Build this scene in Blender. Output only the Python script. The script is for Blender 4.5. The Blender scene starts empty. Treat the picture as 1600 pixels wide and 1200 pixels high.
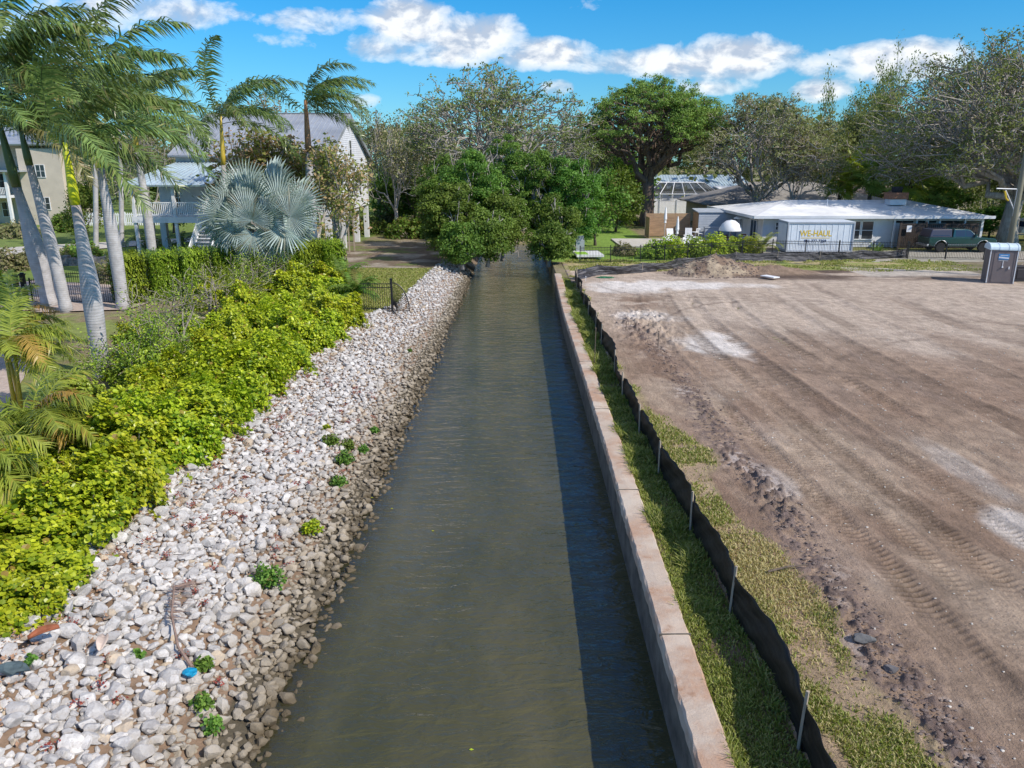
import bpy, math, random
import numpy as np
from mathutils import Vector, Matrix, Euler
R = math.radians
scene = bpy.context.scene
COL = scene.collection

# ------------------------------------------------------------------ camera, world, sun
CAMZ, PITCH, FPX = 8.2, R(16.04), 1200.0
cam_d = bpy.data.cameras.new('camera'); cam = bpy.data.objects.new('camera', cam_d); COL.objects.link(cam)
cam.location = (0, 0, CAMZ); cam.rotation_euler = (math.pi/2 - PITCH, 0, 0)
cam_d.sensor_width = 36; cam_d.lens = 36*FPX/1600; cam_d.clip_start = 0.1; cam_d.clip_end = 4000
scene.camera = cam
SUNV = Vector((1.0, -0.62, 1.0)).normalized()
SUN_EL = math.asin(SUNV.z); SUN_AZ = math.atan2(SUNV.x, SUNV.y)
sl = bpy.data.lights.new('sun', 'SUN'); sl.energy = 4.6; sl.angle = R(0.55); sl.color = (1.0, 0.915, 0.80)
so = bpy.data.objects.new('sun', sl); COL.objects.link(so); so.rotation_euler = SUNV.to_track_quat('Z', 'Y').to_euler()
so.location = (40, -25, 60)
scene.view_settings.view_transform = 'Standard'; scene.view_settings.look = 'None'
scene.view_settings.exposure = 0.14; scene.view_settings.gamma = 1.0
scene.cycles.max_bounces = 6; scene.cycles.transparent_max_bounces = 12; scene.cycles.diffuse_bounces = 3
scene.cycles.use_denoising = True

class NT:
    """small node-tree builder"""
    def __init__(s, tree): s.t = tree; s.n = tree.nodes; s.l = tree.links
    def __call__(s, typ, ins=None, **props):
        n = s.n.new(typ)
        for k, v in props.items(): setattr(n, k, v)
        for k, v in (ins or {}).items():
            sock = n.inputs[k]
            if isinstance(v, bpy.types.NodeSocket): s.l.new(v, sock)
            elif isinstance(v, bpy.types.Node): s.l.new(v.outputs[0], sock)
            else: sock.default_value = v
        return n
    def math(s, op, a, b=None, c=None, clamp=False):
        ins = {0: a}
        if b is not None: ins[1] = b
        if c is not None: ins[2] = c
        return s('ShaderNodeMath', ins, operation=op, use_clamp=clamp).outputs[0]
    def mix(s, f, a, b, mode='MIX'):
        n = s('ShaderNodeMix', {0: f, 6: a, 7: b}, data_type='RGBA', blend_type=mode, clamp_factor=True)
        return n.outputs[2]
    def ramp(s, f, stops, interp='LINEAR'):
        n = s('ShaderNodeValToRGB', {0: f}); cr = n.color_ramp; cr.interpolation = interp
        while len(cr.elements) < len(stops): cr.elements.new(0.5)
        for e, (p, c) in zip(cr.elements, stops):
            e.position = p; e.color = (c[0], c[1], c[2], 1) if isinstance(c, (tuple, list)) else (c, c, c, 1)
        return n.outputs[0]
    def noise(s, vec, scale, detail=3, rough=.55, dist=0.0):
        ins = {'Scale': scale, 'Detail': detail, 'Roughness': rough, 'Distortion': dist}
        if vec is not None: ins['Vector'] = vec
        return s('ShaderNodeTexNoise', ins).outputs[0]

def c4(c): return (c[0], c[1], c[2], 1.0)

w = bpy.data.worlds.new('World'); scene.world = w; w.use_nodes = True
T = NT(w.node_tree); T.n.clear()
sky = T('ShaderNodeTexSky', sky_type='NISHITA', sun_disc=False, sun_elevation=SUN_EL, sun_rotation=SUN_AZ,
        air_density=1.0, dust_density=0.25, ozone_density=3.0, altitude=0.0)
tc = T('ShaderNodeTexCoord'); sep = T('ShaderNodeSeparateXYZ', {0: tc.outputs['Generated']})
sx, sy, sz = sep.outputs
az = T.math('MULTIPLY', T.math('ARCTAN2', sx, sy), 57.2958)
el = T.math('MULTIPLY', T.math('ARCSINE', sz), 57.2958)
low = T.mix(1.0, sky, (0.36, 0.76, 1.02, 1), 'MULTIPLY')
mid = T.mix(1.0, sky, (0.13, 0.74, 1.10, 1), 'MULTIPLY')
skyc = T.mix(T.ramp(T.math('DIVIDE', el, 30.0), [(0.10, 0.0), (0.40, 1.0)]), low, mid)
skyc = T.mix(T.ramp(T.math('DIVIDE', el, 90.0), [(0.16, 0.0), (0.30, 1.0)]), skyc, T.mix(1.0, sky, (0.13, 0.68, 1.38, 1), 'MULTIPLY'))
skyc = T.mix(T.ramp(T.math('DIVIDE', el, 90.0), [(0.48, 0.0), (0.68, 1.0)]), skyc, T.mix(1.0, sky, (1.15, 1.12, 1.02, 1), 'MULTIPLY'))   # paler overhead
cv = T('ShaderNodeCombineXYZ', {0: T.math('MULTIPLY', az, 0.21), 1: T.math('MULTIPLY', el, 0.33), 2: 3.3})
n1 = T.noise(cv, 1.5, 7, .58, .3)
n2 = T.noise(cv, 4.2, 5, .6, .2)
nn = T.math('ADD', T.math('MULTIPLY', n1, 0.7), T.math('MULTIPLY', n2, 0.3))
def skydir(px, py):
    u, v = (px-800)/FPX, (py-600)/FPX; d = Vector((u, math.cos(PITCH)-v*math.sin(PITCH), -math.sin(PITCH)-v*math.cos(PITCH))).normalized()
    return math.degrees(math.atan2(d.x, d.y)), math.degrees(math.asin(d.z))
blobs = []                                            # azimuth, elevation, half-widths (degrees), strength
for px, py, wx, wy, s_ in ((640, 34, 62, 34, 1.05), (590, 72, 60, 22, .75), (735, 58, 80, 34, .95), (700, 88, 90, 17, .75), (850, 84, 80, 24, .95), (950, 98, 70, 18, .72), (1050, 98, 72, 24, .92), (1150, 90, 88, 30, 1.05),
    (1110, 136, 80, 12, .62), (868, 136, 30, 13, .72), (1290, 102, 60, 18, .72), (1400, 94, 80, 26, 1.0), (1285, 140, 45, 17, .85), (1360, 118, 70, 16, .7), (1515, 104, 50, 22, .6), (235, 14, 130, 20, .8), (170, 44, 90, 18, .6), (490, 32, 90, 20, .62), (440, 66, 70, 14, .5),
    (575, 160, 45, 14, .55), (560, 190, 60, 12, .5), (30, 60, 100, 40, .6), (915, 8, 35, 12, .4)):
    a0, e0 = skydir(px, py); blobs.append((a0, e0, wx/20.5, wy/20.5, s_))
blobs += [(48, 9, 9, 2.4, .8), (-50, 14, 8, 3, .8), (70, 18, 14, 4, .8), (-80, 16, 14, 4, .8), (110, 20, 16, 5, .8), (150, 14, 14, 4, .8), (-120, 22, 16, 5, .8), (-160, 12, 12, 3, .8),
 (-90, 50, 60, 16, .8), (90, 52, 60, 14, .8), (180, 50, 60, 16, .8), (0, 76, 200, 10, .8)]  # broad unseen clouds behind and overhead, added to whiten the ambient light
acc = None
for (a0, e0, wa, we, s_) in blobs:
    da = T.math('DIVIDE', T.math('SUBTRACT', az, a0), wa); de = T.math('DIVIDE', T.math('SUBTRACT', el, e0), we)
    r2 = T.math('ADD', T.math('MULTIPLY', da, da), T.math('MULTIPLY', de, de))
    g = T.math('MULTIPLY', T.math('SUBTRACT', 1.0, T.math('MULTIPLY', r2, .55), clamp=True), s_)
    acc = g if acc is None else T.math('SMOOTH_MAX', acc, g, 0.25)
dens = T.math('ADD', acc, T.math('MULTIPLY', T.math('SUBTRACT', nn, 0.5), 1.35))
mask = T.ramp(dens, [(0.38, 0.0), (0.56, 0.5), (0.86, 0.94)])
nbr = T.noise(T('ShaderNodeVectorMath', {0: cv.outputs[0], 1: (0.10, -0.16, 0)}, operation='ADD').outputs[0], 1.5, 6, .58, .3)
lit = T.ramp(T.math('ADD', T.math('MULTIPLY', T.math('SUBTRACT', n1, nbr), 4.0), 0.5), [(0.15, (3.9, 4.5, 5.5)), (0.72, (7.6, 7.7, 7.8))])
cloudy = T.mix(mask, skyc, lit)
bg = T('ShaderNodeBackground', {0: cloudy, 1: 0.125})
T('ShaderNodeOutputWorld', {0: bg})

# ------------------------------------------------------------------ geometry helpers
def G(px, py, z=1.1):
    """ground point (height z) that a ray of the survey picture meets"""
    u, v = (px-800)/FPX, (py-600)/FPX
    dy = math.cos(PITCH)-v*math.sin(PITCH); dz = -math.sin(PITCH)-v*math.cos(PITCH)
    t = (z-CAMZ)/dz
    return (u*t, dy*t, z)
def AT(px, py, Y):
    u, v = (px-800)/FPX, (py-600)/FPX
    dy = math.cos(PITCH)-v*math.sin(PITCH); dz = -math.sin(PITCH)-v*math.cos(PITCH)
    t = Y/dy
    return (u*t, Y, CAMZ+dz*t)

def tag(o, label=None, cat=None, group=None, kind=None):
    if label: o['label'] = label
    if cat: o['category'] = cat
    if group: o['group'] = group
    if kind: o['kind'] = kind
    return o
def empty(name, loc=(0, 0, 0), rz=0.0, label=None, cat=None, group=None):
    o = bpy.data.objects.new(name, None); COL.objects.link(o); o.location = loc; o.rotation_euler = (0, 0, rz)
    o.empty_display_size = .3
    return tag(o, label, cat, group)

class MB:
    """collects pieces, builds one mesh object"""
    def __init__(s): s.V = []; s.F = []; s.T = []; s.M = []; s.n = 0; s.cur = 0
    def add(s, V, F, tint=None):
        V = np.asarray(V, dtype=np.float64).reshape(-1, 3)
        if not isinstance(F, list) or (len(F) and isinstance(F[0], (list, tuple))):
            if isinstance(F, np.ndarray): Fs = [F]
            else:
                d = {}
                for f in F: d.setdefault(len(f), []).append(f)
                Fs = [np.array(v) for v in d.values()]
        else: Fs = F
        for f in Fs:
            if len(f): s.F.append((np.asarray(f, dtype=np.int64)+s.n, s.cur))
        if tint is None: tint = np.full((len(V), 3), .5)
        tint = np.asarray(tint, dtype=np.float64)
        if tint.ndim == 1: tint = np.tile(tint, (len(V), 1))
        s.T.append(tint); s.V.append(V); s.n += len(V)
        return s
    def box(s, c, d, rz=0.0, rx=0.0, ry=0.0, tint=None):
        x, y, z = d[0]/2, d[1]/2, d[2]/2
        V = np.array([(-x,-y,-z),(x,-y,-z),(x,y,-z),(-x,y,-z),(-x,-y,z),(x,-y,z),(x,y,z),(-x,y,z)])
        M = np.array(Euler((rx, ry, rz)).to_matrix()); V = V@M.T+np.array(c)
        return s.add(V, np.array([(0,3,2,1),(4,5,6,7),(0,1,5,4),(1,2,6,5),(2,3,7,6),(3,0,4,7)]), tint)
    def tube(s, path, rad, n=6, cap=True, tint=None):
        P = np.asarray(path, float); m = len(P)
        r = np.full(m, rad) if np.isscalar(rad) else np.asarray(rad, float)
        D = np.gradient(P, axis=0); D /= np.linalg.norm(D, axis=1)[:, None]+1e-9
        ref = np.array([0, 0, 1.0]) if abs(D[0, 2]) < .9 else np.array([1.0, 0, 0])
        A = np.cross(D, ref); bad = np.linalg.norm(A, axis=1) < 1e-3; A[bad] = (1, 0, 0)
        A /= np.linalg.norm(A, axis=1)[:, None]; B = np.cross(D, A)
        th = np.linspace(0, 2*np.pi, n, endpoint=False)
        V = (P[:, None, :]+r[:, None, None]*(np.cos(th)[None, :, None]*A[:, None, :]+np.sin(th)[None, :, None]*B[:, None, :])).reshape(-1, 3)
        i = np.arange(m-1)[:, None]*n; j = np.arange(n)[None, :]; k = (np.arange(n)+1) % n
        F = np.stack([i+j, i+n+j, i+n+k[None, :], i+k[None, :]], -1).reshape(-1, 4)
        if tint is not None and np.ndim(tint) == 2: tint = np.repeat(np.asarray(tint), n, axis=0)
        Fs = [F]
        if cap: Fs += [np.arange(n)[None, :], (np.arange(n)[::-1]+(m-1)*n)[None, :]]
        return s.add(V, Fs, tint)
    def lathe(s, prof, n=16, c=(0, 0, 0), tint=None):
        P = [(c[0], c[1], c[2]+z) for r, z in prof]
        V = []; th = np.linspace(0, 2*np.pi, n, endpoint=False)
        for r, z in prof: V += [(c[0]+r*math.cos(t), c[1]+r*math.sin(t), c[2]+z) for t in th]
        F = [(i*n+j, i*n+(j+1) % n, (i+1)*n+(j+1) % n, (i+1)*n+j) for i in range(len(prof)-1) for j in range(n)]
        F += [tuple(range(n))[::-1], tuple(range((len(prof)-1)*n, len(prof)*n))]
        return s.add(V, F, tint)
    def prism(s, poly, axis, a, b, tint=None):
        """poly of 2-D points extruded along axis from a to b; 2-D coords are the two other axes in order"""
        n = len(poly); V = []
        for t in (a, b):
            for p, q in poly: V.append({'x': (t, p, q), 'y': (p, t, q), 'z': (p, q, t)}[axis])
        F = [tuple(range(n)), tuple(range(2*n-1, n-1, -1))]+[(i, i+n, (i+1) % n+n, (i+1) % n) for i in range(n)]
        return s.add(V, F, tint)
    def build(s, name, mat, parent=None, smooth=False, org=(0, 0, 0), loc=None, fix=True):
        V = np.concatenate(s.V)-np.asarray(org, float)
        me = bpy.data.meshes.new(name)
        me.vertices.add(len(V)); me.vertices.foreach_set('co', V.astype(np.float32).ravel())
        lv = np.concatenate([f.ravel() for f, _ in s.F]); tot = np.concatenate([np.full(len(f), f.shape[1]) for f, _ in s.F])
        mi = np.concatenate([np.full(len(f), m) for f, m in s.F])
        me.loops.add(len(lv)); me.loops.foreach_set('vertex_index', lv.astype(np.int32))
        me.polygons.add(len(tot)); st = np.concatenate([[0], np.cumsum(tot)[:-1]])
        me.polygons.foreach_set('loop_start', st.astype(np.int32)); me.polygons.foreach_set('loop_total', tot.astype(np.int32))
        me.polygons.foreach_set('material_index', mi.astype(np.int32))
        me.polygons.foreach_set('use_smooth', np.full(len(tot), bool(smooth)))
        at = me.attributes.new('tint', 'FLOAT_COLOR', 'POINT')
        Tn = np.concatenate(s.T); at.data.foreach_set('color', np.concatenate([Tn, np.ones((len(Tn), 1))], 1).astype(np.float32).ravel())
        me.update(calc_edges=True)
        for m in (mat if isinstance(mat, (list, tuple)) else [mat]): me.materials.append(m)
        o = bpy.data.objects.new(name, me); COL.objects.link(o)
        if parent: o.parent = parent
        if loc is not None: o.location = loc
        elif parent is None and any(org): o.location = org
        return o
def recalc(o):
    import bmesh
    bm = bmesh.new(); bm.from_mesh(o.data); bmesh.ops.recalc_face_normals(bm, faces=bm.faces); bm.to_mesh(o.data); bm.free(); return o
def bevel(o, w_=.02, seg=2):
    m = o.modifiers.new('bevel', 'BEVEL'); m.width = w_; m.segments = seg; m.limit_method = 'ANGLE'; return o
def copy_tree(o, loc=None, rz=None, sc=None, label=None, group=None, parent=None):
    c = o.copy(); COL.objects.link(c)
    if parent: c.parent = parent
    if loc is not None: c.location = loc
    if rz is not None: c.rotation_euler = (0, 0, rz)
    if sc is not None: c.scale = sc if hasattr(sc, '__len__') else (sc, sc, sc)
    if label: c['label'] = label
    if group: c['group'] = group
    for ch in list(o.children): copy_tree(ch, parent=c)
    return c

def hashn(ix, iy, seed):
    h = (ix.astype(np.int64)*374761393+iy.astype(np.int64)*668265263+seed*1442695041) & 0xffffffff
    h = ((h ^ (h >> 13))*1274126177) & 0xffffffff
    return ((h ^ (h >> 16)) & 0xffff)/65535.0
def vnoise(x, y, seed=0):
    x = np.asarray(x, float); y = np.asarray(y, float)
    ix = np.floor(x).astype(np.int64); iy = np.floor(y).astype(np.int64); fx = x-ix; fy = y-iy
    fx = fx*fx*(3-2*fx); fy = fy*fy*(3-2*fy)
    a = hashn(ix, iy, seed); b = hashn(ix+1, iy, seed); c = hashn(ix, iy+1, seed); d = hashn(ix+1, iy+1, seed)
    return (a*(1-fx)+b*fx)*(1-fy)+(c*(1-fx)+d*fx)*fy
def fbm(x, y, seed=0, oct=4):
    s_, a, t = 0, 1.0, 0
    for i in range(oct): s_ = s_+a*vnoise(x*2**i, y*2**i, seed+i*17); t += a; a *= .5
    return s_/t
def sstep(a, b, x): t = np.clip((x-a)/(b-a), 0, 1); return t*t*(3-2*t)

# ------------------------------------------------------------------ materials
def newmat(name):
    m = bpy.data.materials.new(name); m.use_nodes = True; t = NT(m.node_tree); t.n.clear(); return m, t
def surf(name, col, rough=.7, var=.12, scale=6.0, bump=0.0, bscale=20.0, metal=0.0, spec=.4, col2=None, streak=None, coat=0.0):
    """painted / mineral surface with uneven colour, object coordinates"""
    m, t = newmat(name); co = t('ShaderNodeTexCoord').outputs['Object']
    if streak: co = t('ShaderNodeMapping', {0: co, 3: streak}).outputs[0]
    n = t.noise(co, scale, 5, .6)
    if col2 is None: col2 = tuple(c*(1-var*2.2) for c in col)
    cc = t.mix(t.ramp(n, [(.35, 0.0), (.68, 1.0)]), c4(col), c4(col2))
    p = t('ShaderNodeBsdfPrincipled', {'Base Color': cc, 'Roughness': rough, 'Metallic': metal, 'Specular IOR Level': spec, 'Coat Weight': coat})
    if bump:
        b = t('ShaderNodeBump', {'Strength': bump, 'Distance': .02, 'Height': t.noise(co, bscale, 4)}); t.l.new(b.outputs[0], p.inputs['Normal'])
    t('ShaderNodeOutputMaterial', {0: p}); return m
def leafmat(name, dark, light, odd=None, trans=.35, rough=.45, var=.12, spec=.35):
    """tint.r = dark..light, tint.g = share of the odd (dry) colour"""
    m, t = newmat(name); a = t('ShaderNodeAttribute', attribute_name='tint'); s_ = t('ShaderNodeSeparateColor', {0: a.outputs['Color']})
    cc = t.mix(s_.outputs[0], c4(dark), c4(light))
    if odd: cc = t.mix(s_.outputs[1], cc, c4(odd))
    oi = t('ShaderNodeObjectInfo').outputs['Random']
    hs = t('ShaderNodeHueSaturation', {'Hue': t.math('ADD', .5-var*.15, t.math('MULTIPLY', oi, var*.3)), 'Value': t.math('ADD', 1-var, t.math('MULTIPLY', oi, var*2)), 'Color': cc})
    p = t('ShaderNodeBsdfPrincipled', {'Base Color': hs, 'Roughness': rough, 'Specular IOR Level': spec})
    tr = t('ShaderNodeBsdfTranslucent', {'Color': t.mix(1.0, hs.outputs[0], (1.0, 1.05, .55, 1), 'MULTIPLY')})
    mx = t('ShaderNodeMixShader', {0: trans, 1: p, 2: tr}); t('ShaderNodeOutputMaterial', {0: mx}); return m
def barkmat(name, c1, c2, scale=5.0):
    m, t = newmat(name); co = t('ShaderNodeMapping', {0: t('ShaderNodeTexCoord').outputs['Object'], 3: (1, 1, .25)}).outputs[0]
    n = t.noise(co, scale, 6, .65); cc = t.mix(t.ramp(n, [(.35, 0.0), (.65, 1.0)]), c4(c1), c4(c2))
    p = t('ShaderNodeBsdfPrincipled', {'Base Color': cc, 'Roughness': .9, 'Specular IOR Level': .2})
    b = t('ShaderNodeBump', {'Strength': .8, 'Distance': .05, 'Height': t.noise(co, scale*3, 4)}); t.l.new(b.outputs[0], p.inputs['Normal'])
    t('ShaderNodeOutputMaterial', {0: p}); return m

M = {}
M['clusia'] = leafmat('yellow_green_leaf', (.12, .22, .012), (.58, .64, .035), (.30, .17, .05), .35, .35, .10)
M['hedge'] = leafmat('hedge_leaf', (.11, .20, .018), (.44, .56, .06), (.20, .15, .05), .3, .35, .08)
M['mangrove'] = leafmat('mangrove_leaf', (.055, .13, .018), (.22, .35, .06), (.2, .16, .05), .35, .5, .16, .25)
M['oakleaf'] = leafmat('oak_leaf', (.14, .175, .06), (.31, .36, .14), (.33, .30, .17), .4, .75, .12, .12)
M['pineleaf'] = leafmat('feathery_leaf', (.12, .20, .035), (.33, .45, .12), (.2, .16, .05), .35, .6, .08, .2)
M['brownleaf'] = leafmat('dry_leaf', (.17, .18, .075), (.32, .33, .16), (.40, .33, .23), .35, .8, .10, .1)
M['russet'] = leafmat('russet_leaf', (.17, .20, .05), (.36, .38, .12), (.48, .30, .20), .35, .7, .1, .12)
M['frond'] = leafmat('royal_frond', (.045, .10, .02), (.24, .34, .09), (.33, .25, .12), .25, .35, .10, .6)
M['arecafrond'] = leafmat('yellow_frond', (.12, .19, .02), (.42, .48, .07), (.50, .30, .08), .4, .35, .06, .5)
M['silver'] = leafmat('silver_fan', (.27, .35, .34), (.60, .69, .66), (.42, .38, .27), .2, .45, .06, .5)
M['grassb'] = leafmat('grass_blade', (.10, .16, .02), (.36, .41, .08), (.55, .47, .24), .3, .5, .0, .3)
M['weed'] = leafmat('red_weed', (.22, .03, .03), (.36, .10, .06), (.3, .2, .1), .2, .6, .0)
M['bark_grey'] = barkmat('pale_grey_bark', (.46, .43, .39), (.24, .215, .19))
M['bark_brown'] = barkmat('brown_bark', (.20, .155, .12), (.10, .08, .065))
M['bark_red'] = barkmat('red_brown_bark', (.23, .17, .135), (.11, .085, .068))
M['twig'] = barkmat('dry_twig', (.40, .36, .30), (.22, .19, .16), 9)
M['white'] = surf('white_paint', (.78, .79, .80), .55, .05, 3)
M['blackmetal'] = surf('black_metal', (.018, .018, .02), .45, .1, 8)
M['wood'] = surf('weathered_stake_wood', (.42, .35, .27), .85, .2, 9, .3, 40, streak=(1, 1, .15))
M['cedar'] = surf('cedar_boards', (.46, .30, .18), .75, .18, 4, .2, 30, streak=(.25, 1, 3))
M['conc'] = surf('pale_concrete', (.55, .52, .47), .9, .1, 1.2, .3, 40)
M['tyre'] = surf('rubber', (.02, .02, .02), .8)
M['chrome'] = surf('bright_metal', (.62, .63, .65), .3, .05, 5, metal=.8)
M['darkglass'] = surf('dark_glass', (.03, .04, .05), .08, .05, 3, spec=.8)

def royal_trunk_mat():
    m, t = newmat('ringed_pale_trunk'); co = t('ShaderNodeTexCoord').outputs['Object']; s_ = t('ShaderNodeSeparateXYZ', {0: co})
    z = t.math('ADD', s_.outputs[2], t.math('MULTIPLY', t.noise(co, 1.6, 2), .12))
    ring = t('ShaderNodeTexWave', {'Vector': t('ShaderNodeCombineXYZ', {2: z}).outputs[0], 'Scale': 3.1, 'Distortion': 4.0, 'Detail': 2, 'Detail Scale': 1.2}, wave_type='BANDS', bands_direction='Z').outputs[1]
    n = t.noise(co, 3.0, 5, .65)
    base = t.mix(t.ramp(n, [(.35, 0.0), (.7, 1.0)]), (.50, .49, .50, 1), (.34, .33, .33, 1))
    base = t.mix(t.ramp(ring, [(.0, .30), (.10, 0.0)]), base, (.26, .23, .20, 1))
    at = t('ShaderNodeAttribute', attribute_name='tint'); g = t('ShaderNodeSeparateColor', {0: at.outputs['Color']})
    base = t.mix(t.math('MULTIPLY', g.outputs[0], .75), base, (.27, .21, .17, 1))
    p = t('ShaderNodeBsdfPrincipled', {'Base Color': base, 'Roughness': .8, 'Specular IOR Level': .25})
    b = t('ShaderNodeBump', {'Strength': .22, 'Distance': .02, 'Height': t.math('ADD', ring, t.noise(co, 14, 4))}); t.l.new(b.outputs[0], p.inputs['Normal'])
    t('ShaderNodeOutputMaterial', {0: p}); return m
M['royal'] = royal_trunk_mat()
M['shaft_lime'] = surf('lime_crownshaft', (.62, .62, .02), .3, .08, 2, spec=.5, streak=(1, 1, .3), col2=(.50, .56, .02))
M['shaft_gold'] = surf('golden_crownshaft', (.58, .40, .05), .35, .08, 2, spec=.5, streak=(1, 1, .3), col2=(.48, .38, .06))
M['shaft_green'] = surf('dark_green_crownshaft', (.07, .11, .03), .35, .1, 2, spec=.5, streak=(1, 1, .3))
M['shaft_brown'] = surf('brown_crownshaft', (.24, .11, .05), .6, .1, 2, streak=(1, 1, .3), col2=(.36, .20, .10))
# ------------------------------------------------------------------ terrain
def we(Y): return -3.85+0.0135*Y                      # left waterline
def te(Y): return np.interp(Y, [-10, 8, 16, 24, 33, 36.5, 40, 53, 60, 66], [-7.3, -7.6, -7.95, -7.75, -7.3, -6.9, -5.9, -5.45, -4.9, -4.6])  # top of rock bank
def wallx(Y): return np.interp(Y, [-10, 7.6, 14.8, 18.6, 25.6, 37.4, 50.5], [2.2, 2.27, 2.36, 2.42, 2.47, 2.52, 2.80])
CAPW = .46
def ground_z(X, Y):
    z = 1.12+.10*(fbm(X*.12, Y*.12, 3)-.5)
    yc = np.minimum(Y, 82)
    t_ = (X-te(yc))/(we(yc)-te(yc))
    bank = 1.12-1.12*np.clip(t_, 0, 1.6)**1.15
    left = X < 0
    z = np.where(left & (t_ > 0), np.maximum(bank, -1.0), z)
    incan = (X > we(yc)+1.2) & (X < wallx(yc)+.12)
    z = np.where(incan, -1.0, z)
    end = sstep(80, 84, Y)
    z = np.where((X > te(yc)) & (X < wallx(yc)+.12), z*(1-end)+1.0*end, z)
    z = np.where((X >= wallx(yc)+.12) & (Y < 82), 1.06, z)
    return z
def axis_lines(segs):
    out = []
    for a, b, n in segs: out += list(np.linspace(a, b, n, endpoint=False))
    out.append(segs[-1][1]); return np.array(out)
def grid_object(name, xs, ys, zf, colf, mat):
    X, Y = np.meshgrid(xs, ys); Z = zf(X, Y); C = colf(X, Y)
    V = np.stack([X, Y, Z], -1).reshape(-1, 3); nx, ny = len(xs), len(ys)
    i = np.arange(ny-1)[:, None]*nx+np.arange(nx-1)[None, :]
    F = np.stack([i, i+1, i+nx+1, i+nx], -1).reshape(-1, 4)
    mb = MB(); mb.add(V, F, C.reshape(-1, 3)); return mb.build(name, mat, smooth=True)
def lerp3(a, b, f): return a*(1-f[..., None])+np.asarray(b)*f[..., None]
def ground_col(X, Y):
    n = fbm(X*.5, Y*.5, 11); n2 = fbm(X*.13, Y*.13, 21)
    C = np.zeros(X.shape+(3,))+np.array((.17, .18, .06))                       # mixed turf
    C = lerp3(C, (.24, .20, .13), sstep(.45, .62, n2))
    # left lawns
    lawn = (X < -4.6) & (Y > 36.5) & (Y < 54) & (X > -13)
    C = lerp3(C, (.30, .29, .095), np.where(lawn, .9, 0)*1.0)
    C = lerp3(C, (.34, .31, .13), np.where(lawn, sstep(.45, .7, n)*.7, 0))
    fargrass = (X < -14) & (Y > 42)
    C = lerp3(C, (.15, .22, .05), np.where(fargrass, .85, 0))
    # mulch and leaf litter under the big shrubs
    mul = ((X < -7) & (Y < 37) & (X > -22))
    C = lerp3(C, (.24, .18, .12), np.where(mul, sstep(.5, .62, n), 0))
    C = lerp3(C, (.22, .26, .075), np.where(mul, 1-sstep(.48, .6, n), 0)*.9)
    litter_shade = sstep(53.5, 55, Y+2*(n-.5))*(1-sstep(70, 76, Y))*((X < -2) & (X > -22))  # beside the house: leaf litter, with the ground's shade painted in dark
    C = lerp3(C, (.17, .13, .10), litter_shade*.9); C = lerp3(C, (.34, .30, .25), litter_shade*sstep(.56, .66, n))
    C = lerp3(C, (.15, .19, .06), litter_shade*(1-sstep(.36, .42, n))*.8)
    # rocks' bed: brown debris
    yc = np.minimum(Y, 64); bed = (X > te(yc)-.3) & (X < 0) & (Y < 62)
    C = lerp3(C, (.25, .17, .12), np.where(bed, 1, 0)*.95)
    C = lerp3(C, (.10, .085, .06), np.where(bed & (X > we(yc)-.6), 1, 0)*1.0)
    C = lerp3(C, (.13, .10, .065), np.where((X > 2.4) & (X < 3.9) & (Y < 50), .9, 0))
    # behind the right fence: fresh green lawn
    gr = (X > 3) & (X < 13) & (Y > 58) & (Y < 100)
    C = lerp3(C, (.18, .30, .05), np.where(gr, .9, 0))
    lit = (X > 13) & (X < 62) & (Y > 56) & (Y < 66)
    C = lerp3(C, (.40, .37, .33), np.where(lit, .8, 0))
    return C
m, t = newmat('ground_soil_and_turf'); a = t('ShaderNodeAttribute', attribute_name='tint').outputs['Color']
co = t('ShaderNodeTexCoord').outputs['Object']; n = t.noise(co, 3.0, 8, .7)
cc = t.mix(1.0, a, t.ramp(n, [(.25, .55), (.5, 1.0), (.75, 1.4)]), 'MULTIPLY')
p = t('ShaderNodeBsdfPrincipled', {'Base Color': cc, 'Roughness': .95, 'Specular IOR Level': .15})
b = t('ShaderNodeBump', {'Strength': .7, 'Distance': .05, 'Height': t.noise(co, 18, 6, .7)}); t.l.new(b.outputs[0], p.inputs['Normal'])
t('ShaderNodeOutputMaterial', {0: p}); M['ground'] = m
xs = axis_lines([(-1500, -200, 8), (-200, -40, 30), (-40, -9, 70), (-9, -2, 70), (-2, 2.1, 8), (2.1, 3.6, 26), (3.6, 60, 80), (60, 200, 20), (200, 1500, 8)])
ys = axis_lines([(-60, 0, 12), (0, 60, 200), (60, 130, 90), (130, 400, 20), (400, 1800, 8)])
g = grid_object('ground', xs, ys, ground_z, ground_col, M['ground']); tag(g, kind='structure')

# ---- canal water: murky, ripples, thin over the bank
m, t = newmat('murky_canal_water'); co = t('ShaderNodeTexCoord').outputs['Object']
dep = t('ShaderNodeSeparateColor', {0: t('ShaderNodeAttribute', attribute_name='tint').outputs['Color']}).outputs[0]
n = t.noise(t('ShaderNodeMapping', {0: co, 3: (.5, .15, 1)}).outputs[0], 1.0, 4)
mud = t.mix(t.ramp(n, [(.35, 0.0), (.65, 1.0)]), (.058, .058, .027, 1), (.092, .085, .043, 1))
dif = t('ShaderNodeBsdfDiffuse', {'Color': mud}); trn = t('ShaderNodeBsdfTransparent', {'Color': (.42, .38, .27, 1)})
body = t('ShaderNodeMixShader', {0: dep, 1: trn, 2: dif})
mp = t('ShaderNodeMapping', {0: co, 3: (.42, 1.0, 1.0), 2: (0, 0, R(-9))}).outputs[0]
w1 = t.noise(mp, 3.1, 4, .55, .5); w2 = t.noise(mp, 9.0, 3, .5, .3); w3 = t.noise(mp, .8, 2, .5)
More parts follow.
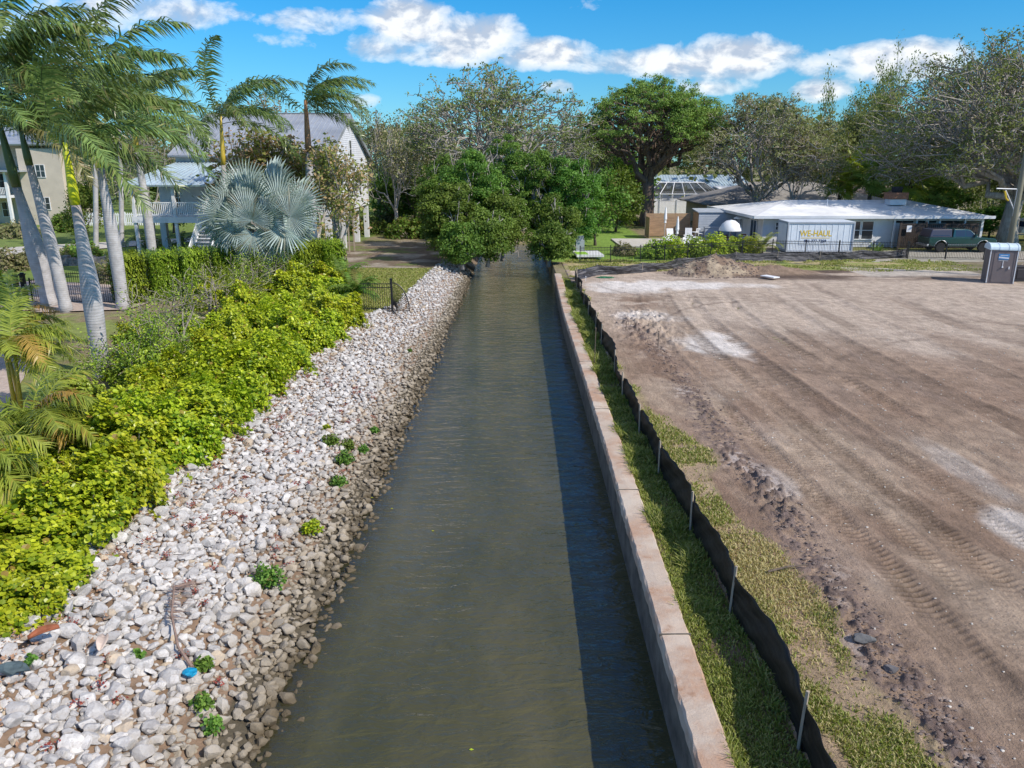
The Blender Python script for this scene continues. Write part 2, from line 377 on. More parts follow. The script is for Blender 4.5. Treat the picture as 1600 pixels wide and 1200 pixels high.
hh = t.math('ADD', t.math('ADD', t.math('MULTIPLY', w1, .9), t.math('MULTIPLY', w2, .22)), t.math('MULTIPLY', w3, .8))
bp = t('ShaderNodeBump', {'Strength': .75, 'Distance': .12, 'Height': hh})
gl = t('ShaderNodeBsdfGlossy', {'Color': (.95, .97, 1, 1), 'Roughness': .06, 'Normal': bp.outputs[0]})
fr = t('ShaderNodeFresnel', {'IOR': 1.34, 'Normal': bp.outputs[0]})
t.l.new(bp.outputs[0], dif.inputs['Normal'])
mx = t('ShaderNodeMixShader', {0: t.math('MULTIPLY', fr.outputs[0], 1.25, clamp=True), 1: body, 2: gl}); t('ShaderNodeOutputMaterial', {0: mx}); M['water'] = m
def wcol(X, Y):
    d = np.clip((X-we(Y)+.12+.10*(fbm(X*2, Y*1.2, 5)-.5))/1.0, 0, 1); d = d**.8
    return np.stack([.25+.75*d, d, d], -1)
wt = grid_object('canal_water', np.linspace(-4.9, 3.0, 100), np.linspace(-8, 83, 220), lambda X, Y: X*0, wcol, M['water']); tag(wt, kind='structure')

# ---- seawall with concrete cap
m, t = newmat('stained_seawall_cap'); co = t('ShaderNodeTexCoord').outputs['Object']
n1 = t.noise(co, 1.1, 5, .65); n2 = t.noise(co, 6.0, 6, .7)
cc = t.mix(t.ramp(n1, [(.40, 0.0), (.60, 1.0)]), (.47, .39, .32, 1), (.42, .28, .20, 1))
cc = t.mix(t.ramp(n2, [(.55, 0.0), (.75, .6)]), cc, (.60, .53, .45, 1))
cc = t.mix(t.ramp(t.noise(co, .7, 3), [(.55, 0.0), (.66, .75)]), cc, (.56, .49, .41, 1))
cc = t.mix(t.ramp(t.noise(co, 2.2, 5, .7), [(.60, 0.0), (.70, .7)]), cc, (.30, .17, .10, 1))
p = t('ShaderNodeBsdfPrincipled', {'Base Color': cc, 'Roughness': .92, 'Specular IOR Level': .2})
b = t('ShaderNodeBump', {'Strength': .6, 'Distance': .02, 'Height': t.noise(co, 22, 5, .7)}); t.l.new(b.outputs[0], p.inputs['Normal'])
t('ShaderNodeOutputMaterial', {0: p}); M['cap'] = m
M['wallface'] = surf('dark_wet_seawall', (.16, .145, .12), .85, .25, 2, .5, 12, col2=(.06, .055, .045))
sw = empty('seawall', (2.5, 20, 0), 0, 'long straight seawall along the right side of the canal', 'seawall')
def strip(prof, ys, xf, jit=0.0, seed=0):
    """profile (dx,z) swept along y on the line x=xf(y)"""
    rng = np.random.default_rng(seed); n = len(prof); V = []
    for y in ys:
        for dx, z in prof: V.append((xf(y)+dx+jit*(rng.random()-.5), y, z+jit*.4*(rng.random()-.5)))
    F = [(i*n+j, i*n+(j+1) % n, (i+1)*n+(j+1) % n, (i+1)*n+j) for i in range(len(ys)-1) for j in range(n)]
    F += [tuple(range(n))[::-1], tuple(range((len(ys)-1)*n, len(ys)*n))]
    return V, F
ysw = np.arange(-8, 51.2, .14)
V, F = strip([(.0, .93), (.0, 1.13), (.03, 1.16), (.22, 1.165), (CAPW-.03, 1.16), (CAPW, 1.13), (CAPW, .93)], ysw, lambda y: float(wallx(y)), .022, 4)
mb = MB(); mb.add(np.array(V)-np.array((2.5, 20, 0)), F); recalc(mb.build('concrete_cap', M['cap'], sw))
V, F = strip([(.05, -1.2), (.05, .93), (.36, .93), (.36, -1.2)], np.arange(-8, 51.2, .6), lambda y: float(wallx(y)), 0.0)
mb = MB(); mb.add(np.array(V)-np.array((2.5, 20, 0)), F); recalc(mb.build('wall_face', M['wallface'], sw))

for y in (10.4, 15.9, 21.8, 27.5, 33.2, 38.9, 44.6):
    q = MB(); q.box((float(wallx(y))+CAPW/2-2.5, y-20, 1.148), (CAPW+.03, .022, .05), .02); q.build('joint', M['wallface'], sw)
# ---- dirt lot : one finely modelled sheet
def lot_edge(X, Y):                                   # 0 = grass/edge side, 1 = open dirt
    e = 5.15+.45*(fbm(X*.6, Y*.6, 31)-.5)*2+np.interp(Y, [7, 9, 12, 14, 16, 18, 22, 26, 30, 34, 40, 60], [.25, .1, .0, -.3, -.5, -.2, -1.0, -1.2, -1.3, -1.4, -1.0, -1.2])
    return sstep(-.15, .15, X-e)
MOUND = G(1112, 428, 1.1)
def track(X, Y, xc, hw): return np.exp(-((X-xc)/hw)**4)
curve = lambda Y: .45*np.sin(Y*.13)+.0016*(Y-20)**2
def lot_z(X, Y):
    nf = fbm(X*2.2, Y*2.2, 41)-.5; ed = lot_edge(X, Y)
    z = 1.12+.03*(fbm(X*.25, Y*.12, 44)-.5)+.012*nf
    near = (1-sstep(38, 48, Y))
    for xc, hw, dp in ((6.25, .28, .045), (8.0, .26, .035), (9.3, .32, .05), (11.3, .3, .05), (13.9, .35, .045), (17.0, .4, .05), (20.5, .4, .05), (25, .5, .05)):
        c = xc+curve(Y); z = z-dp*track(X, Y, c, hw)*near*(.3+.9*vnoise(X*0, Y*.25, int(xc*10)))
        z = z+dp*.8*np.exp(-((X-c-hw*1.5)/(.12))**2)*near*vnoise(X*1.5, Y*.5, int(xc*7))
    # lug prints pressed by tracked machines
    for xc, hw, a in ((6.3, .26, .034), (8.1, .26, .026), (9.45, .28, .022), (11.5, .26, .024), (7.2, .22, .02)):
        c = xc+curve(Y); z = z+a*np.sin((Y-.25*np.abs(X-c))*2*np.pi/.155)*track(X, Y, c, hw)*near*sstep(.35, .6, fbm(X*.6, Y*.3, 77))
    # ridge of clods along the edge of the graded part
    rc = np.interp(Y, [5, 8.4, 12.3, 15.9, 18, 22, 31, 38], [5.35, 5.45, 5.55, 5.85, 5.5, 5.75, 5.6, 5.2])+.35*(fbm(Y*.7, Y*0, 9)-.5)
    rid = np.exp(-((X-rc)/.42)**2)*(1-sstep(33, 40, Y))
    clod = np.clip(fbm(X*7.5, Y*6.2, 51, 4)-.47, 0, 1)*3.2
    z = z+rid*(.02+.17*clod*(1-.45*sstep(14, 22, Y)))*(.15+1.1*vnoise(Y*.45, X*.8, 66))
    # heap of spoil
    d = np.hypot((X-MOUND[0])/2.9, (Y-MOUND[1])/2.0); h = np.clip(1-d, 0, 1)
    z = z+1.15*h**.8*(.75+.5*fbm(X*1.6, Y*1.6, 61))+.25*np.clip(fbm(X*4, Y*4, 63)-.45, 0, 1)*(h > 0)
    d2 = np.hypot((X-MOUND[0]-4.0)/3.6, (Y-MOUND[1]-.3)/1.5); h2 = np.clip(1-d2, 0, 1)
    z = z+.55*h2*(.5+fbm(X*2.5, Y*2.5, 62))
    # rough churned ground by the fence bend
    rg = np.exp(-((X-6.0)/1.6)**2-((Y-34)/4.5)**2)
    z = z+rg*.22*np.clip(fbm(X*3.5, Y*3.5, 65)-.45, 0, 1)*3
    z = z+.10*(fbm(X*.5, Y*1.6, 70)-.5)*sstep(46, 51, Y)
    return z-.25*(1-sstep(3.45, 3.75, X))
def lot_col(X, Y):
    C = np.zeros(X.shape+(3,))+np.array((.37, .282, .208))
    wx = X-curve(Y)+1.6*(fbm(X*.15, Y*.10, 300)-.5)*2
    s1 = .6*fbm(wx*.9, Y*.10, 81, 5)+.4*fbm(X*.35, Y*.22, 301, 4); s2 = .65*fbm(wx*2.6, Y*.22, 82, 4)+.35*fbm(X*.5, Y*.5, 302, 4); n = fbm(X*.35, Y*.3, 83)
    C = lerp3(C, (.215, .145, .10), sstep(.49, .62, s1)*.9)
    C = lerp3(C, (.45, .365, .295), sstep(.50, .68, (.5*fbm(wx*.8, Y*.09, 90, 5)+.5*fbm(X*.3, Y*.25, 303, 4)))*.8)
    C = lerp3(C, (.18, .125, .09), sstep(.54, .66, s2)*.6)
    C = lerp3(C, (.29, .195, .14), sstep(.45, .6, n)*(1-sstep(20, 34, Y))*.5)
    C = lerp3(C, (.50, .41, .33), sstep(22, 38, Y)*.75)
    C = lerp3(C, (.27, .185, .13), sstep(.42, .6, fbm(X*.16, Y*.11, 304, 3))*(1-sstep(26, 38, Y))*.65)
    for xc, wd, s_ in ((10.1, .8, .55), (9.2, .35, .35), (13.4, .5, .4)):
        C = lerp3(C, (.15, .115, .095), np.exp(-((X-xc-curve(Y)*.6)/wd)**2)*sstep(.35, .6, fbm(X*.5, Y*.16, int(xc*9)))*s_*(1-sstep(34, 42, Y)))
    for cx, cy, rx, ry, s_ in ((8.2, 30.5, 1.3, 2.2, .95), (6.6, 36, 1.6, .9, .5), (6.8, 45.5, 2.4, 2.4, 1.0), (9.5, 46.2, 3.5, 1.7, 1.0), (13, 46, 3, 1.1, .7), (6.2, 37, 1.4, .8, .8), (10.3, 13.9, .6, 1.1, .7), (10.9, 17.4, .5, 2.0, .4), (6.1, 16.4, .4, .9, .35)):
        d = ((X-cx)/rx)**2+((Y-cy)/ry)**2+2.2*(fbm(X*1.1, Y*.8, 91)-.5)
        C = lerp3(C, (.66, .61, .56), (1-sstep(.3, 1.6, d))*s_*.95)
    ring = sstep(47.5, 49.5, Y+.8*(fbm(X*.3, Y*.8, 7)-.5))*(1-sstep(54, 57.5, Y))
    C = lerp3(C, (.125, .09, .07), ring*sstep(.25, .48, fbm(X*.22, Y*1.1, 71))*sstep(9, 12, X))
    C = lerp3(C, (.38, .32, .15), sstep(52.5, 53.6, Y+1.4*(fbm(X*.3, Y*.6, 8)-.5))*(X < 34)*.85)
    C = lerp3(C, (.24, .30, .07), sstep(52.5, 54, Y+1.6*(fbm(X*.5, Y*.6, 18)-.5))*(X < 34)*sstep(.5, .6, fbm(X*.9, Y*.9, 23))*.8)
    C = lerp3(C, (.47, .42, .36), sstep(49, 51, Y)*(X > 23)*(X < 34)*(1-sstep(53.8, 55, Y))*.9)
    C = lerp3(C, (.16, .14, .09), sstep(46.5, 48, Y)*(X > 31)*.8)
    nearf = 1-sstep(36, 46, Y)
    for i_, (xc, wd) in enumerate(((6.25, .27), (7.1, .2), (8.0, .26), (9.3, .3), (10.4, .25), (11.3, .3), (12.6, .2), (13.9, .35), (15.3, .25), (17.0, .4), (18.4, .3), (20.5, .4), (23, .4), (25, .5), (29, .5))):
        c = xc+curve(Y)+.25*(vnoise(Y*.15, Y*0, i_+500)-.5); seg = sstep(.52, .70, vnoise(Y*.16, Y*0, i_+520))
        for sg in (-1, 1): C = lerp3(C, (.13, .095, .07), np.exp(-((X-c-sg*wd)/(.035+.0018*Y))**2)*seg*nearf*(.22+.4*vnoise(X*6, Y*5, 530+i_)))
        C = lerp3(C, (.20, .145, .105), np.exp(-((X-c)/wd)**4)*seg*nearf*.45)
    for cx, cy, rr_, wd, a in ((15, 33, 8.2, .13, .5), (15, 33, 7.7, .13, .45), (22, 20, 12.5, .14, .4), (22, 20, 12.0, .14, .35), (11, 47, 5.2, .16, .5), (11, 47, 5.8, .16, .4), (30, 44, 12, .25, .45), (30, 44, 12.8, .25, .4), (18, 8, 9.6, .11, .4), (18, 8, 9.15, .11, .35)):
        rd_ = np.hypot(X-cx, Y-cy); C = lerp3(C, (.15, .11, .085), np.exp(-((rd_-rr_)/wd)**2)*a*sstep(.42, .6, fbm(X*.35, Y*.25, int(rr_*10)))*(Y < 47))
    for xc, hw, a in ((6.3, .26, .5), (8.1, .26, .38), (9.45, .28, .35), (11.5, .26, .35), (7.2, .22, .3)):
        c = xc+curve(Y); C = C*(1-a*np.clip(-np.sin((Y-.25*np.abs(X-c))*2*np.pi/.155), 0, 1)*track(X, Y, c, hw)*nearf*sstep(.35, .55, fbm(X*.6, Y*.3, 77)))[..., None]
    C = C*(1+.35*(fbm(X*3.1, Y*2.7, 540, 4)-.5))[..., None]
    dm = np.hypot((X-MOUND[0])/3.0, (Y-MOUND[1])/2.1); C = lerp3(C, (.21, .15, .11), (1-sstep(.8, 1.05, dm)))
    C = lerp3(C, (.36, .29, .21), (1-sstep(.8, 1.05, dm))*sstep(.5, .62, fbm(X*1.3, Y*1.3, 29)))
    dm = np.hypot((X-MOUND[0]-4)/3.6, (Y-MOUND[1]-.3)/1.5); C = lerp3(C, (.25, .18, .13), (1-sstep(.8, 1.05, dm))*.9)
    rc = np.interp(Y, [5, 8.4, 12.3, 15.9, 18, 22, 31, 38], [5.35, 5.45, 5.55, 5.85, 5.5, 5.75, 5.6, 5.2])+.35*(fbm(Y*.7, Y*0, 9)-.5)
    rid = np.exp(-((X-rc)/.5)**2)*(1-sstep(33, 40, Y)); cl = fbm(X*7.5, Y*6.2, 51, 4)
    C = lerp3(C, (.15, .115, .11), rid*sstep(.45, .55, cl)*.8); C = lerp3(C, (.50, .45, .43), rid*(1-sstep(.42, .47, cl))*sstep(.5, .6, fbm(X*1.0, Y*.8, 58))*.6)
    e = 1-lot_edge(X, Y)                                # verge between silt fence and dirt
    C = lerp3(C, (.30, .27, .13), e*.95); gn = fbm(X*1.3, Y*1.0, 95)
    C = lerp3(C, (.36, .27, .18), e*sstep(.45, .6, gn)); brown = np.exp(-((Y-12.2)/2.0)**2)
    C = lerp3(C, (.31, .21, .14), e*brown*.9)
    far = sstep(23, 25, Y); C = lerp3(C, (.36, .28, .22), e*far*sstep(.42, .5, gn))
    # loam spread by the machine at the upper left of the lot
    C = lerp3(C, (.19, .125, .085), np.exp(-((X-6.8)/1.7)**2-((Y-40.5)/2.6)**2)*sstep(.40, .55, fbm(X*.8, Y*.7, 611))*.9)
    C = lerp3(C, (.22, .145, .10), np.exp(-((X-5.2)/1.0)**2-((Y-27)/6)**2)*sstep(.40, .55, fbm(X*.8, Y*.7, 612))*.8)
    return np.clip(C, .02, .8)
m, t = newmat('graded_dirt'); a = t('ShaderNodeAttribute', attribute_name='tint').outputs['Color']
co = t('ShaderNodeTexCoord').outputs['Object']; st = t('ShaderNodeMapping', {0: co, 3: (1.0, .3, 1), 2: (0, 0, R(3))}).outputs[0]
n = t.noise(co, 2.2, 9, .72); ns = t.noise(st, 4.5, 6, .7)
cc = t.mix(1.0, a, t.ramp(n, [(.28, .66), (.5, 1.0), (.74, 1.32)]), 'MULTIPLY'); cc = t.mix(1.0, cc, t.ramp(ns, [(.3, .84), (.5, 1.0), (.7, 1.1)]), 'MULTIPLY')
vo = t('ShaderNodeTexVoronoi', {'Vector': co, 'Scale': 9.0, 'Randomness': 1.0}, feature='F1').outputs[0]
peb = t.ramp(vo, [(.045, 1.0), (.075, 0.0)]); keep = t.ramp(t.noise(co, 1.3, 3), [(.52, 0.0), (.60, 1.0)])
cc = t.mix(t.math('MULTIPLY', peb, keep), cc, (.62, .58, .52, 1))
gr = t.ramp(t.noise(co, 22, 5, .75), [(.57, 0.0), (.66, .75)]); cc = t.mix(gr, cc, (.12, .09, .07, 1))
p = t('ShaderNodeBsdfPrincipled', {'Base Color': cc, 'Roughness': .95, 'Specular IOR Level': .15})
h = t.math('ADD', t.math('MULTIPLY', t.noise(co, 12, 8, .72), .8), t.math('MULTIPLY', ns, .8))
b = t('ShaderNodeBump', {'Strength': 1.0, 'Distance': .07, 'Height': h}); t.l.new(b.outputs[0], p.inputs['Normal'])
t('ShaderNodeOutputMaterial', {0: p}); M['dirt'] = m
xs = axis_lines([(3.4, 7.2, 130), (7.2, 12, 100), (12, 20, 80), (20, 36, 70), (36, 70, 40)])
ys = axis_lines([(-6, 6, 24), (6, 14, 300), (14, 24, 170), (24, 36, 110), (36, 57.5, 150)])
lot = grid_object('dirt_lot', xs, ys, lot_z, lot_col, M['dirt']); tag(lot, kind='structure')

# ---- driveway and path sheets (left)
dv = MB()
def sheet(mb, pts, z): mb.add([(x, y, z) for x, y in pts], [tuple(range(len(pts)))])
sheet(dv, [G(-250, 470)[:2], G(-250, 500)[:2], G(200, 486)[:2], G(250, 470)[:2], G(250, 452)[:2], G(60, 440)[:2]], 1.19)
sheet(dv, [G(-300, 560)[:2], G(-300, 800)[:2], G(-30, 700)[:2], G(60, 560)[:2], G(20, 500)[:2], G(-200, 495)[:2]], 1.186)
tag(dv.build('driveway', surf('pale_brick_paving', (.52, .42, .36), .9, .15, 5, .3, 25)), kind='structure')
pv = MB(); sheet(pv, [G(-300, 407)[:2], G(0, 402)[:2], G(130, 392)[:2], G(300, 379)[:2], G(300, 373)[:2], G(120, 382)[:2], G(0, 389)[:2], G(-300, 392)[:2]], 1.194)
tag(pv.build('path', M['conc']), kind='structure')
# ------------------------------------------------------------------ foliage tools
def rand_rot(rng, n, upbias=0.0, out=None):
    """n frames (3x3): columns = leaf side, leaf length, normal"""
    N = rng.normal(size=(n, 3)); N /= np.linalg.norm(N, axis=1)[:, None]+1e-9; N[:, 2] = np.abs(N[:, 2]) if upbias else N[:, 2]
    N[:, 2] += upbias
    if out is not None: N = N+out
    N /= np.linalg.norm(N, axis=1)[:, None]+1e-9
    A = rng.normal(size=(n, 3)); A -= (A*N).sum(1)[:, None]*N; A /= np.linalg.norm(A, axis=1)[:, None]+1e-9
    B = np.cross(N, A)
    return np.stack([B, A, N], -1)
LEAF4 = (np.array([(0, 0, 0), (.32, .5, .06), (0, 1, 0), (-.32, .5, .06)]), np.array([(0, 1, 2, 3)]))
LEAFR = (np.array([(0, 0, 0), (.24, .22, .07), (.42, .60, .11), (.24, .95, .05), (0, 1.02, 0), (-.24, .95, .05), (-.42, .60, .11), (-.24, .22, .07)]),
         np.array([(0, 1, 2, 3), (0, 3, 4, 4), (0, 4, 5, 5)]))
LEAFR = (np.array([(0, 0, 0), (.34, .35, .08), (.36, .78, .08), (0, 1, -.02), (-.36, .78, .08), (-.34, .35, .08)]), np.array([(0, 1, 2, 3), (0, 3, 4, 5)]))
def leaves(mb, P, size, rng, tmpl=LEAF4, upbias=.0, out=None, tint=None, jit=.3):
    n = len(P); TV, TF = tmpl
    if n == 0: return
    sz = size*(1+jit*rng.normal(size=n)).clip(.45, 1.8); Rm = rand_rot(rng, n, upbias, out)
    V = np.einsum('nij,kj->nki', Rm, TV)*sz[:, None, None]+P[:, None, :]
    k = len(TV); F = (TF[None, :, :]+(np.arange(n)*k)[:, None, None]).reshape(-1, TF.shape[1])
    if tint is None: tint = np.stack([rng.random(n)**1.1, (rng.random(n) < .03)*.9, rng.random(n)], -1)
    mb.add(V.reshape(-1, 3), F, np.repeat(tint, k, axis=0))

def grow(rng, p, d, L, r, lv, mx, paths, tips, cfg):
    n = 4; path = [p.copy()]; q = p.copy(); dd = d.copy()
    for i in range(n):
        dd = dd+rng.normal(size=3)*cfg.get('wig', .16); dd[2] += cfg.get('up', .05)*(1 if lv < mx else .5); dd += np.array(cfg.get('wind', (0, 0, 0)))
        dd /= np.linalg.norm(dd); q = q+dd*L/n; path.append(q.copy())
    r2 = r*cfg.get('tap', .62); paths.append((np.array(path), np.linspace(r, r2, n+1), lv))
    if lv >= mx-1:
        for i in range(2, n+1): tips.append(path[i])
    if lv == mx: return
    k = cfg['kids'][min(lv, len(cfg['kids'])-1)]
    a0 = rng.random()*6.28
    for i in range(k):
        f = 1.0 if i == 0 else rng.uniform(.45, 1.0)
        s = path[min(n, max(1, int(round(f*n))))]
        ang = rng.uniform(*cfg.get('ang', (.35, .85)))*(.5 if i == 0 and cfg.get('lead', True) else 1); az_ = a0+i*2.4+rng.normal()*.4
        x = np.cross(dd, [0, 0, 1.0]); x = x if np.linalg.norm(x) > .1 else np.array([1.0, 0, 0]); x /= np.linalg.norm(x); y = np.cross(dd, x)
        nd = dd*math.cos(ang)+(x*math.cos(az_)+y*math.sin(az_))*math.sin(ang)
        grow(rng, s, nd/np.linalg.norm(nd), L*rng.uniform(*cfg.get('ls', (.66, .9))), r2*(.85 if i == 0 else .68), lv+1, mx, paths, tips, cfg)

def make_tree(name, label, seed, H, crown_r, trunk_h, trunk_r, leafm, bark, cfg, nleaf=26, lsize=.22, spread=.6, base=None, lv=5, cat='tree', group=None,
              zlow=None, fade=.0, lean=(0, 0), tmpl=LEAF4, shell=None, clump=None, minr=.012, upb=.25, lobes=None):
    """tapered trunk and forking limbs, crown of leaf clumps round the limb ends; origin at the foot"""
    rng = np.random.default_rng(seed); root = empty(name, (0, 0, 0), 0, label, cat, group)
    paths, tips = [], []
    tp = [np.array([0, 0, -.25])]; x = np.zeros(2)
    for i in range(1, 6): x = x+rng.normal(size=2)*trunk_r*.25+np.array(lean)*trunk_h/5; tp.append(np.array([x[0], x[1], trunk_h*i/5]))
    top = tp[-1]; rad = np.array([1.45, 1.08, .95, .88, .82, .78])*trunk_r
    k0 = cfg.get('stems', 3); a0 = rng.random()*6.28
    for i in range(k0):
        a = a0+i*6.283/k0+rng.normal()*.3; s_ = cfg.get('open', .75)*rng.uniform(.6, 1.15)
        d = np.array([math.cos(a)*math.sin(s_), math.sin(a)*math.sin(s_), math.cos(s_)])
        grow(rng, top-np.array([0, 0, rng.uniform(0, .25)*trunk_h*cfg.get('low', 1)]), d, (H-trunk_h)*.42, trunk_r*.55, 1, lv, paths, tips, cfg)
    tips = np.array(tips); zl = zlow if zlow is not None else trunk_h*.9
    z0, z1 = np.percentile(tips[:, 2], 3), np.percentile(tips[:, 2], 99.5); cxy = tips[:, :2].mean(0); rr = np.percentile(np.hypot(tips[:, 0]-cxy[0], tips[:, 1]-cxy[1]), 96)
    H2 = H-spread*.8; zm = zl+spread
    def warp(P):
        P = P.copy(); u = np.clip((P[:, 2]-trunk_h)/max(H*.25, .5), 0, 1) if zm > trunk_h else np.ones(len(P))
        k = crown_r*.92/rr; up = P[:, 2] > trunk_h*.98
        z = np.where(P[:, 2] > trunk_h, trunk_h+(P[:, 2]-trunk_h)*(H2-trunk_h)/max(z1-trunk_h, .1), P[:, 2])
        g_ = np.clip((z-trunk_h)/(H-trunk_h), 0, 1)**.7*1.35; g_ = np.minimum(g_, 1)
        P[:, 0] = top[0]+(P[:, 0]-top[0])*k-(cxy[0]-top[0])*k*g_; P[:, 1] = top[1]+(P[:, 1]-top[1])*k-(cxy[1]-top[1])*k*g_; P[:, 2] = z
        return P
    tb = MB(); tb.tube(tp, rad, 12)
    for pth, rd, l in paths: tb.tube(warp(pth), np.maximum(rd, minr), 7 if l < 3 else (5 if l < 5 else 3), cap=False)
    tb.build('trunk', bark, root, smooth=True)
    Tp = warp(tips)
    if shell:                                            # extra clumps filling an uneven rounded volume
        cx, cy, cz = top[0], top[1], (H+zl)/2; n = shell
        d = rng.normal(size=(n, 3)); d /= np.linalg.norm(d, axis=1)[:, None]
        bump = .72+.5*vnoise(d[:, 0]*2.1+seed, d[:, 1]*2.1+d[:, 2]*2.3, seed)
        rr_ = bump*(rng.random(n)**.28)
        S = np.stack([cx+d[:, 0]*rr_*crown_r, cy+d[:, 1]*rr_*crown_r, cz+d[:, 2]*rr_*(H-zl)/2], -1); S = S[S[:, 2] > .1]; Tp = np.concatenate([Tp, S])
    if lobes:                                            # rounded masses of leaves with gaps between them
        nlb, lr, nlf = lobes; d = rng.normal(size=(nlb, 3)); d /= np.linalg.norm(d, axis=1)[:, None]; k_ = rng.random(nlb)**.35*(.72+.34*vnoise(d[:, 0]*2+seed, d[:, 1]*2+d[:, 2]*2, seed))
        if shell: CC = np.stack([top[0]+d[:, 0]*k_*crown_r, top[1]+d[:, 1]*k_*crown_r, (H+zl)/2+d[:, 2]*k_*(H-zl)/2], -1)
        else: CC = Tp[rng.choice(len(Tp), min(nlb, len(Tp)), replace=False)]
        CC = CC[CC[:, 2] > .3]; nlb = len(CC); R_ = lr*rng.uniform(.55, 1.3, nlb); I = np.repeat(np.arange(nlb), nlf); D_ = rng.normal(size=(len(I), 3)); D_ /= np.linalg.norm(D_, axis=1)[:, None]
        D_[:, 2] = np.where(D_[:, 2] < -.35, -D_[:, 2], D_[:, 2]); rad_ = R_[I]*(.62+.5*rng.random(len(I)))*(.8+.4*vnoise(D_[:, 0]*3+I*.7, D_[:, 1]*3+D_[:, 2]*3, 5)); P = CC[I]+D_*rad_[:, None]*np.array([1, 1, cfg.get('flat', .75)])
        ct = rng.random(nlb); tint = np.stack([np.clip(ct[I]*.5+rng.random(len(I))*.5+.12*D_[:, 2]*0, 0, 1), (rng.random(len(I)) < .015)*.8, rng.random(len(I))], -1); ok = P[:, 2] > .03
        lb = MB(); leaves(lb, P[ok], lsize, rng, tmpl, upbias=0, out=(D_*1.1+np.array([0, 0, .35]))[ok], tint=tint[ok]); lb.build('crown', leafm, root)
        if base is not None: root.location = base
        return root
    if fade: Tp = Tp[rng.random(len(Tp)) > fade]
    n = len(Tp); c_t = rng.random(n); c_d = (rng.random(n) < cfg.get('dry', .05))
    I = np.repeat(np.arange(n), nleaf); P = Tp[I]+rng.normal(size=(len(I), 3))*spread*np.array([.55, .55, .40])
    P = P[P[:, 2] > .05]; I = I[:len(P)]
    tint = np.stack([np.clip(c_t[I]*.55+rng.random(len(I))*.45, 0, 1), np.where(c_d[I], .75, (rng.random(len(I)) < .02)*.8), rng.random(len(I))], -1)
    lb = MB(); leaves(lb, P, lsize, rng, tmpl, upbias=upb, tint=tint); lb.build('crown', leafm, root)
    if base is not None: root.location = base
    return root

def gpos(px, py, z=1.08): x, y, _ = G(px, py, z); return (x, y, z)
def at(px, Y, z=1.08): return ((px-800)/FPX*(Y*math.cos(PITCH)+(CAMZ-z)*math.sin(PITCH)), Y, z)
def top_z(py, Y): return AT(800, py, Y)[2]

OAK = dict(kids=[3, 3, 3, 3, 2], ang=(.4, 1.0), wig=.24, up=.03, stems=4, open=.85, dry=.06)
OPEN = dict(kids=[3, 3, 3, 2, 2], ang=(.3, .8), wig=.2, up=.08, stems=4, open=.7, dry=.08)
MANG = dict(kids=[3, 3, 2, 2], ang=(.3, .9), wig=.2, up=.05, stems=5, open=.9, dry=.03)
PINE = dict(kids=[3, 3, 3, 2], ang=(.3, .8), wig=.26, up=.10, stems=6, open=.95, dry=.0, flat=.5)

def T_(px, Y, ytop, rw, **k):
    """foot position and height from where the tree stands and how tall it looms; rw = crown radius in metres"""
    b = at(px, Y); return dict(base=b, H=top_z(ytop, Y)-1.08, crown_r=rw, **k)

# mangroves closing the head of the canal
ms = [(742, 62, 226, 3.1, 'tall dark mangrove tree at the head of the canal, behind the left bank', 2.6), (703, 58, 282, 2.3, 'bushy mangrove at the end of the left rock bank', 1.0),
      (838, 66, 232, 2.7, 'leaning mangrove beyond the canal end, right of the tall one', 2.2), (762, 57, 322, 1.9, 'low rounded mangrove dipping into the canal water at its end', .7),
      (722, 55.5, 345, 1.6, 'low light green mangrove on the tip of the rock bank', .5), (858, 57, 350, 1.5, 'small round mangrove beside the far end of the seawall', .5),
      (893, 66, 238, 2.6, 'leafy green tree between the canal end and the back lawn', 2.0), (795, 72, 205, 3.0, 'dark leafy mangrove standing behind the canal end', 2.4),
      (690, 68, 240, 2.4, 'scrubby mangrove at the back of the olive lawn', 1.5), (872, 61, 300, 1.8, 'bushy young mangrove behind the seawall end', 1.0), (785, 60.5, 290, 1.9, 'mangrove with tangled low stems on the left side of the canal mouth', 1.0)]
for i, (px, Y, yt, rw, lb, th) in enumerate(ms):
    far = Y > 61
    make_tree('mangrove_tree', lb, 100+i, leafm=M['mangrove'], bark=M['bark_grey'], cfg=MANG, trunk_h=th, trunk_r=.13, lsize=.15, spread=.62, lv=4, group='mangroves at the canal end', zlow=.1,
              shell=10, lobes=(int(15*rw*rw+24), .60, 280), minr=.03, **T_(px, Y, yt, rw))
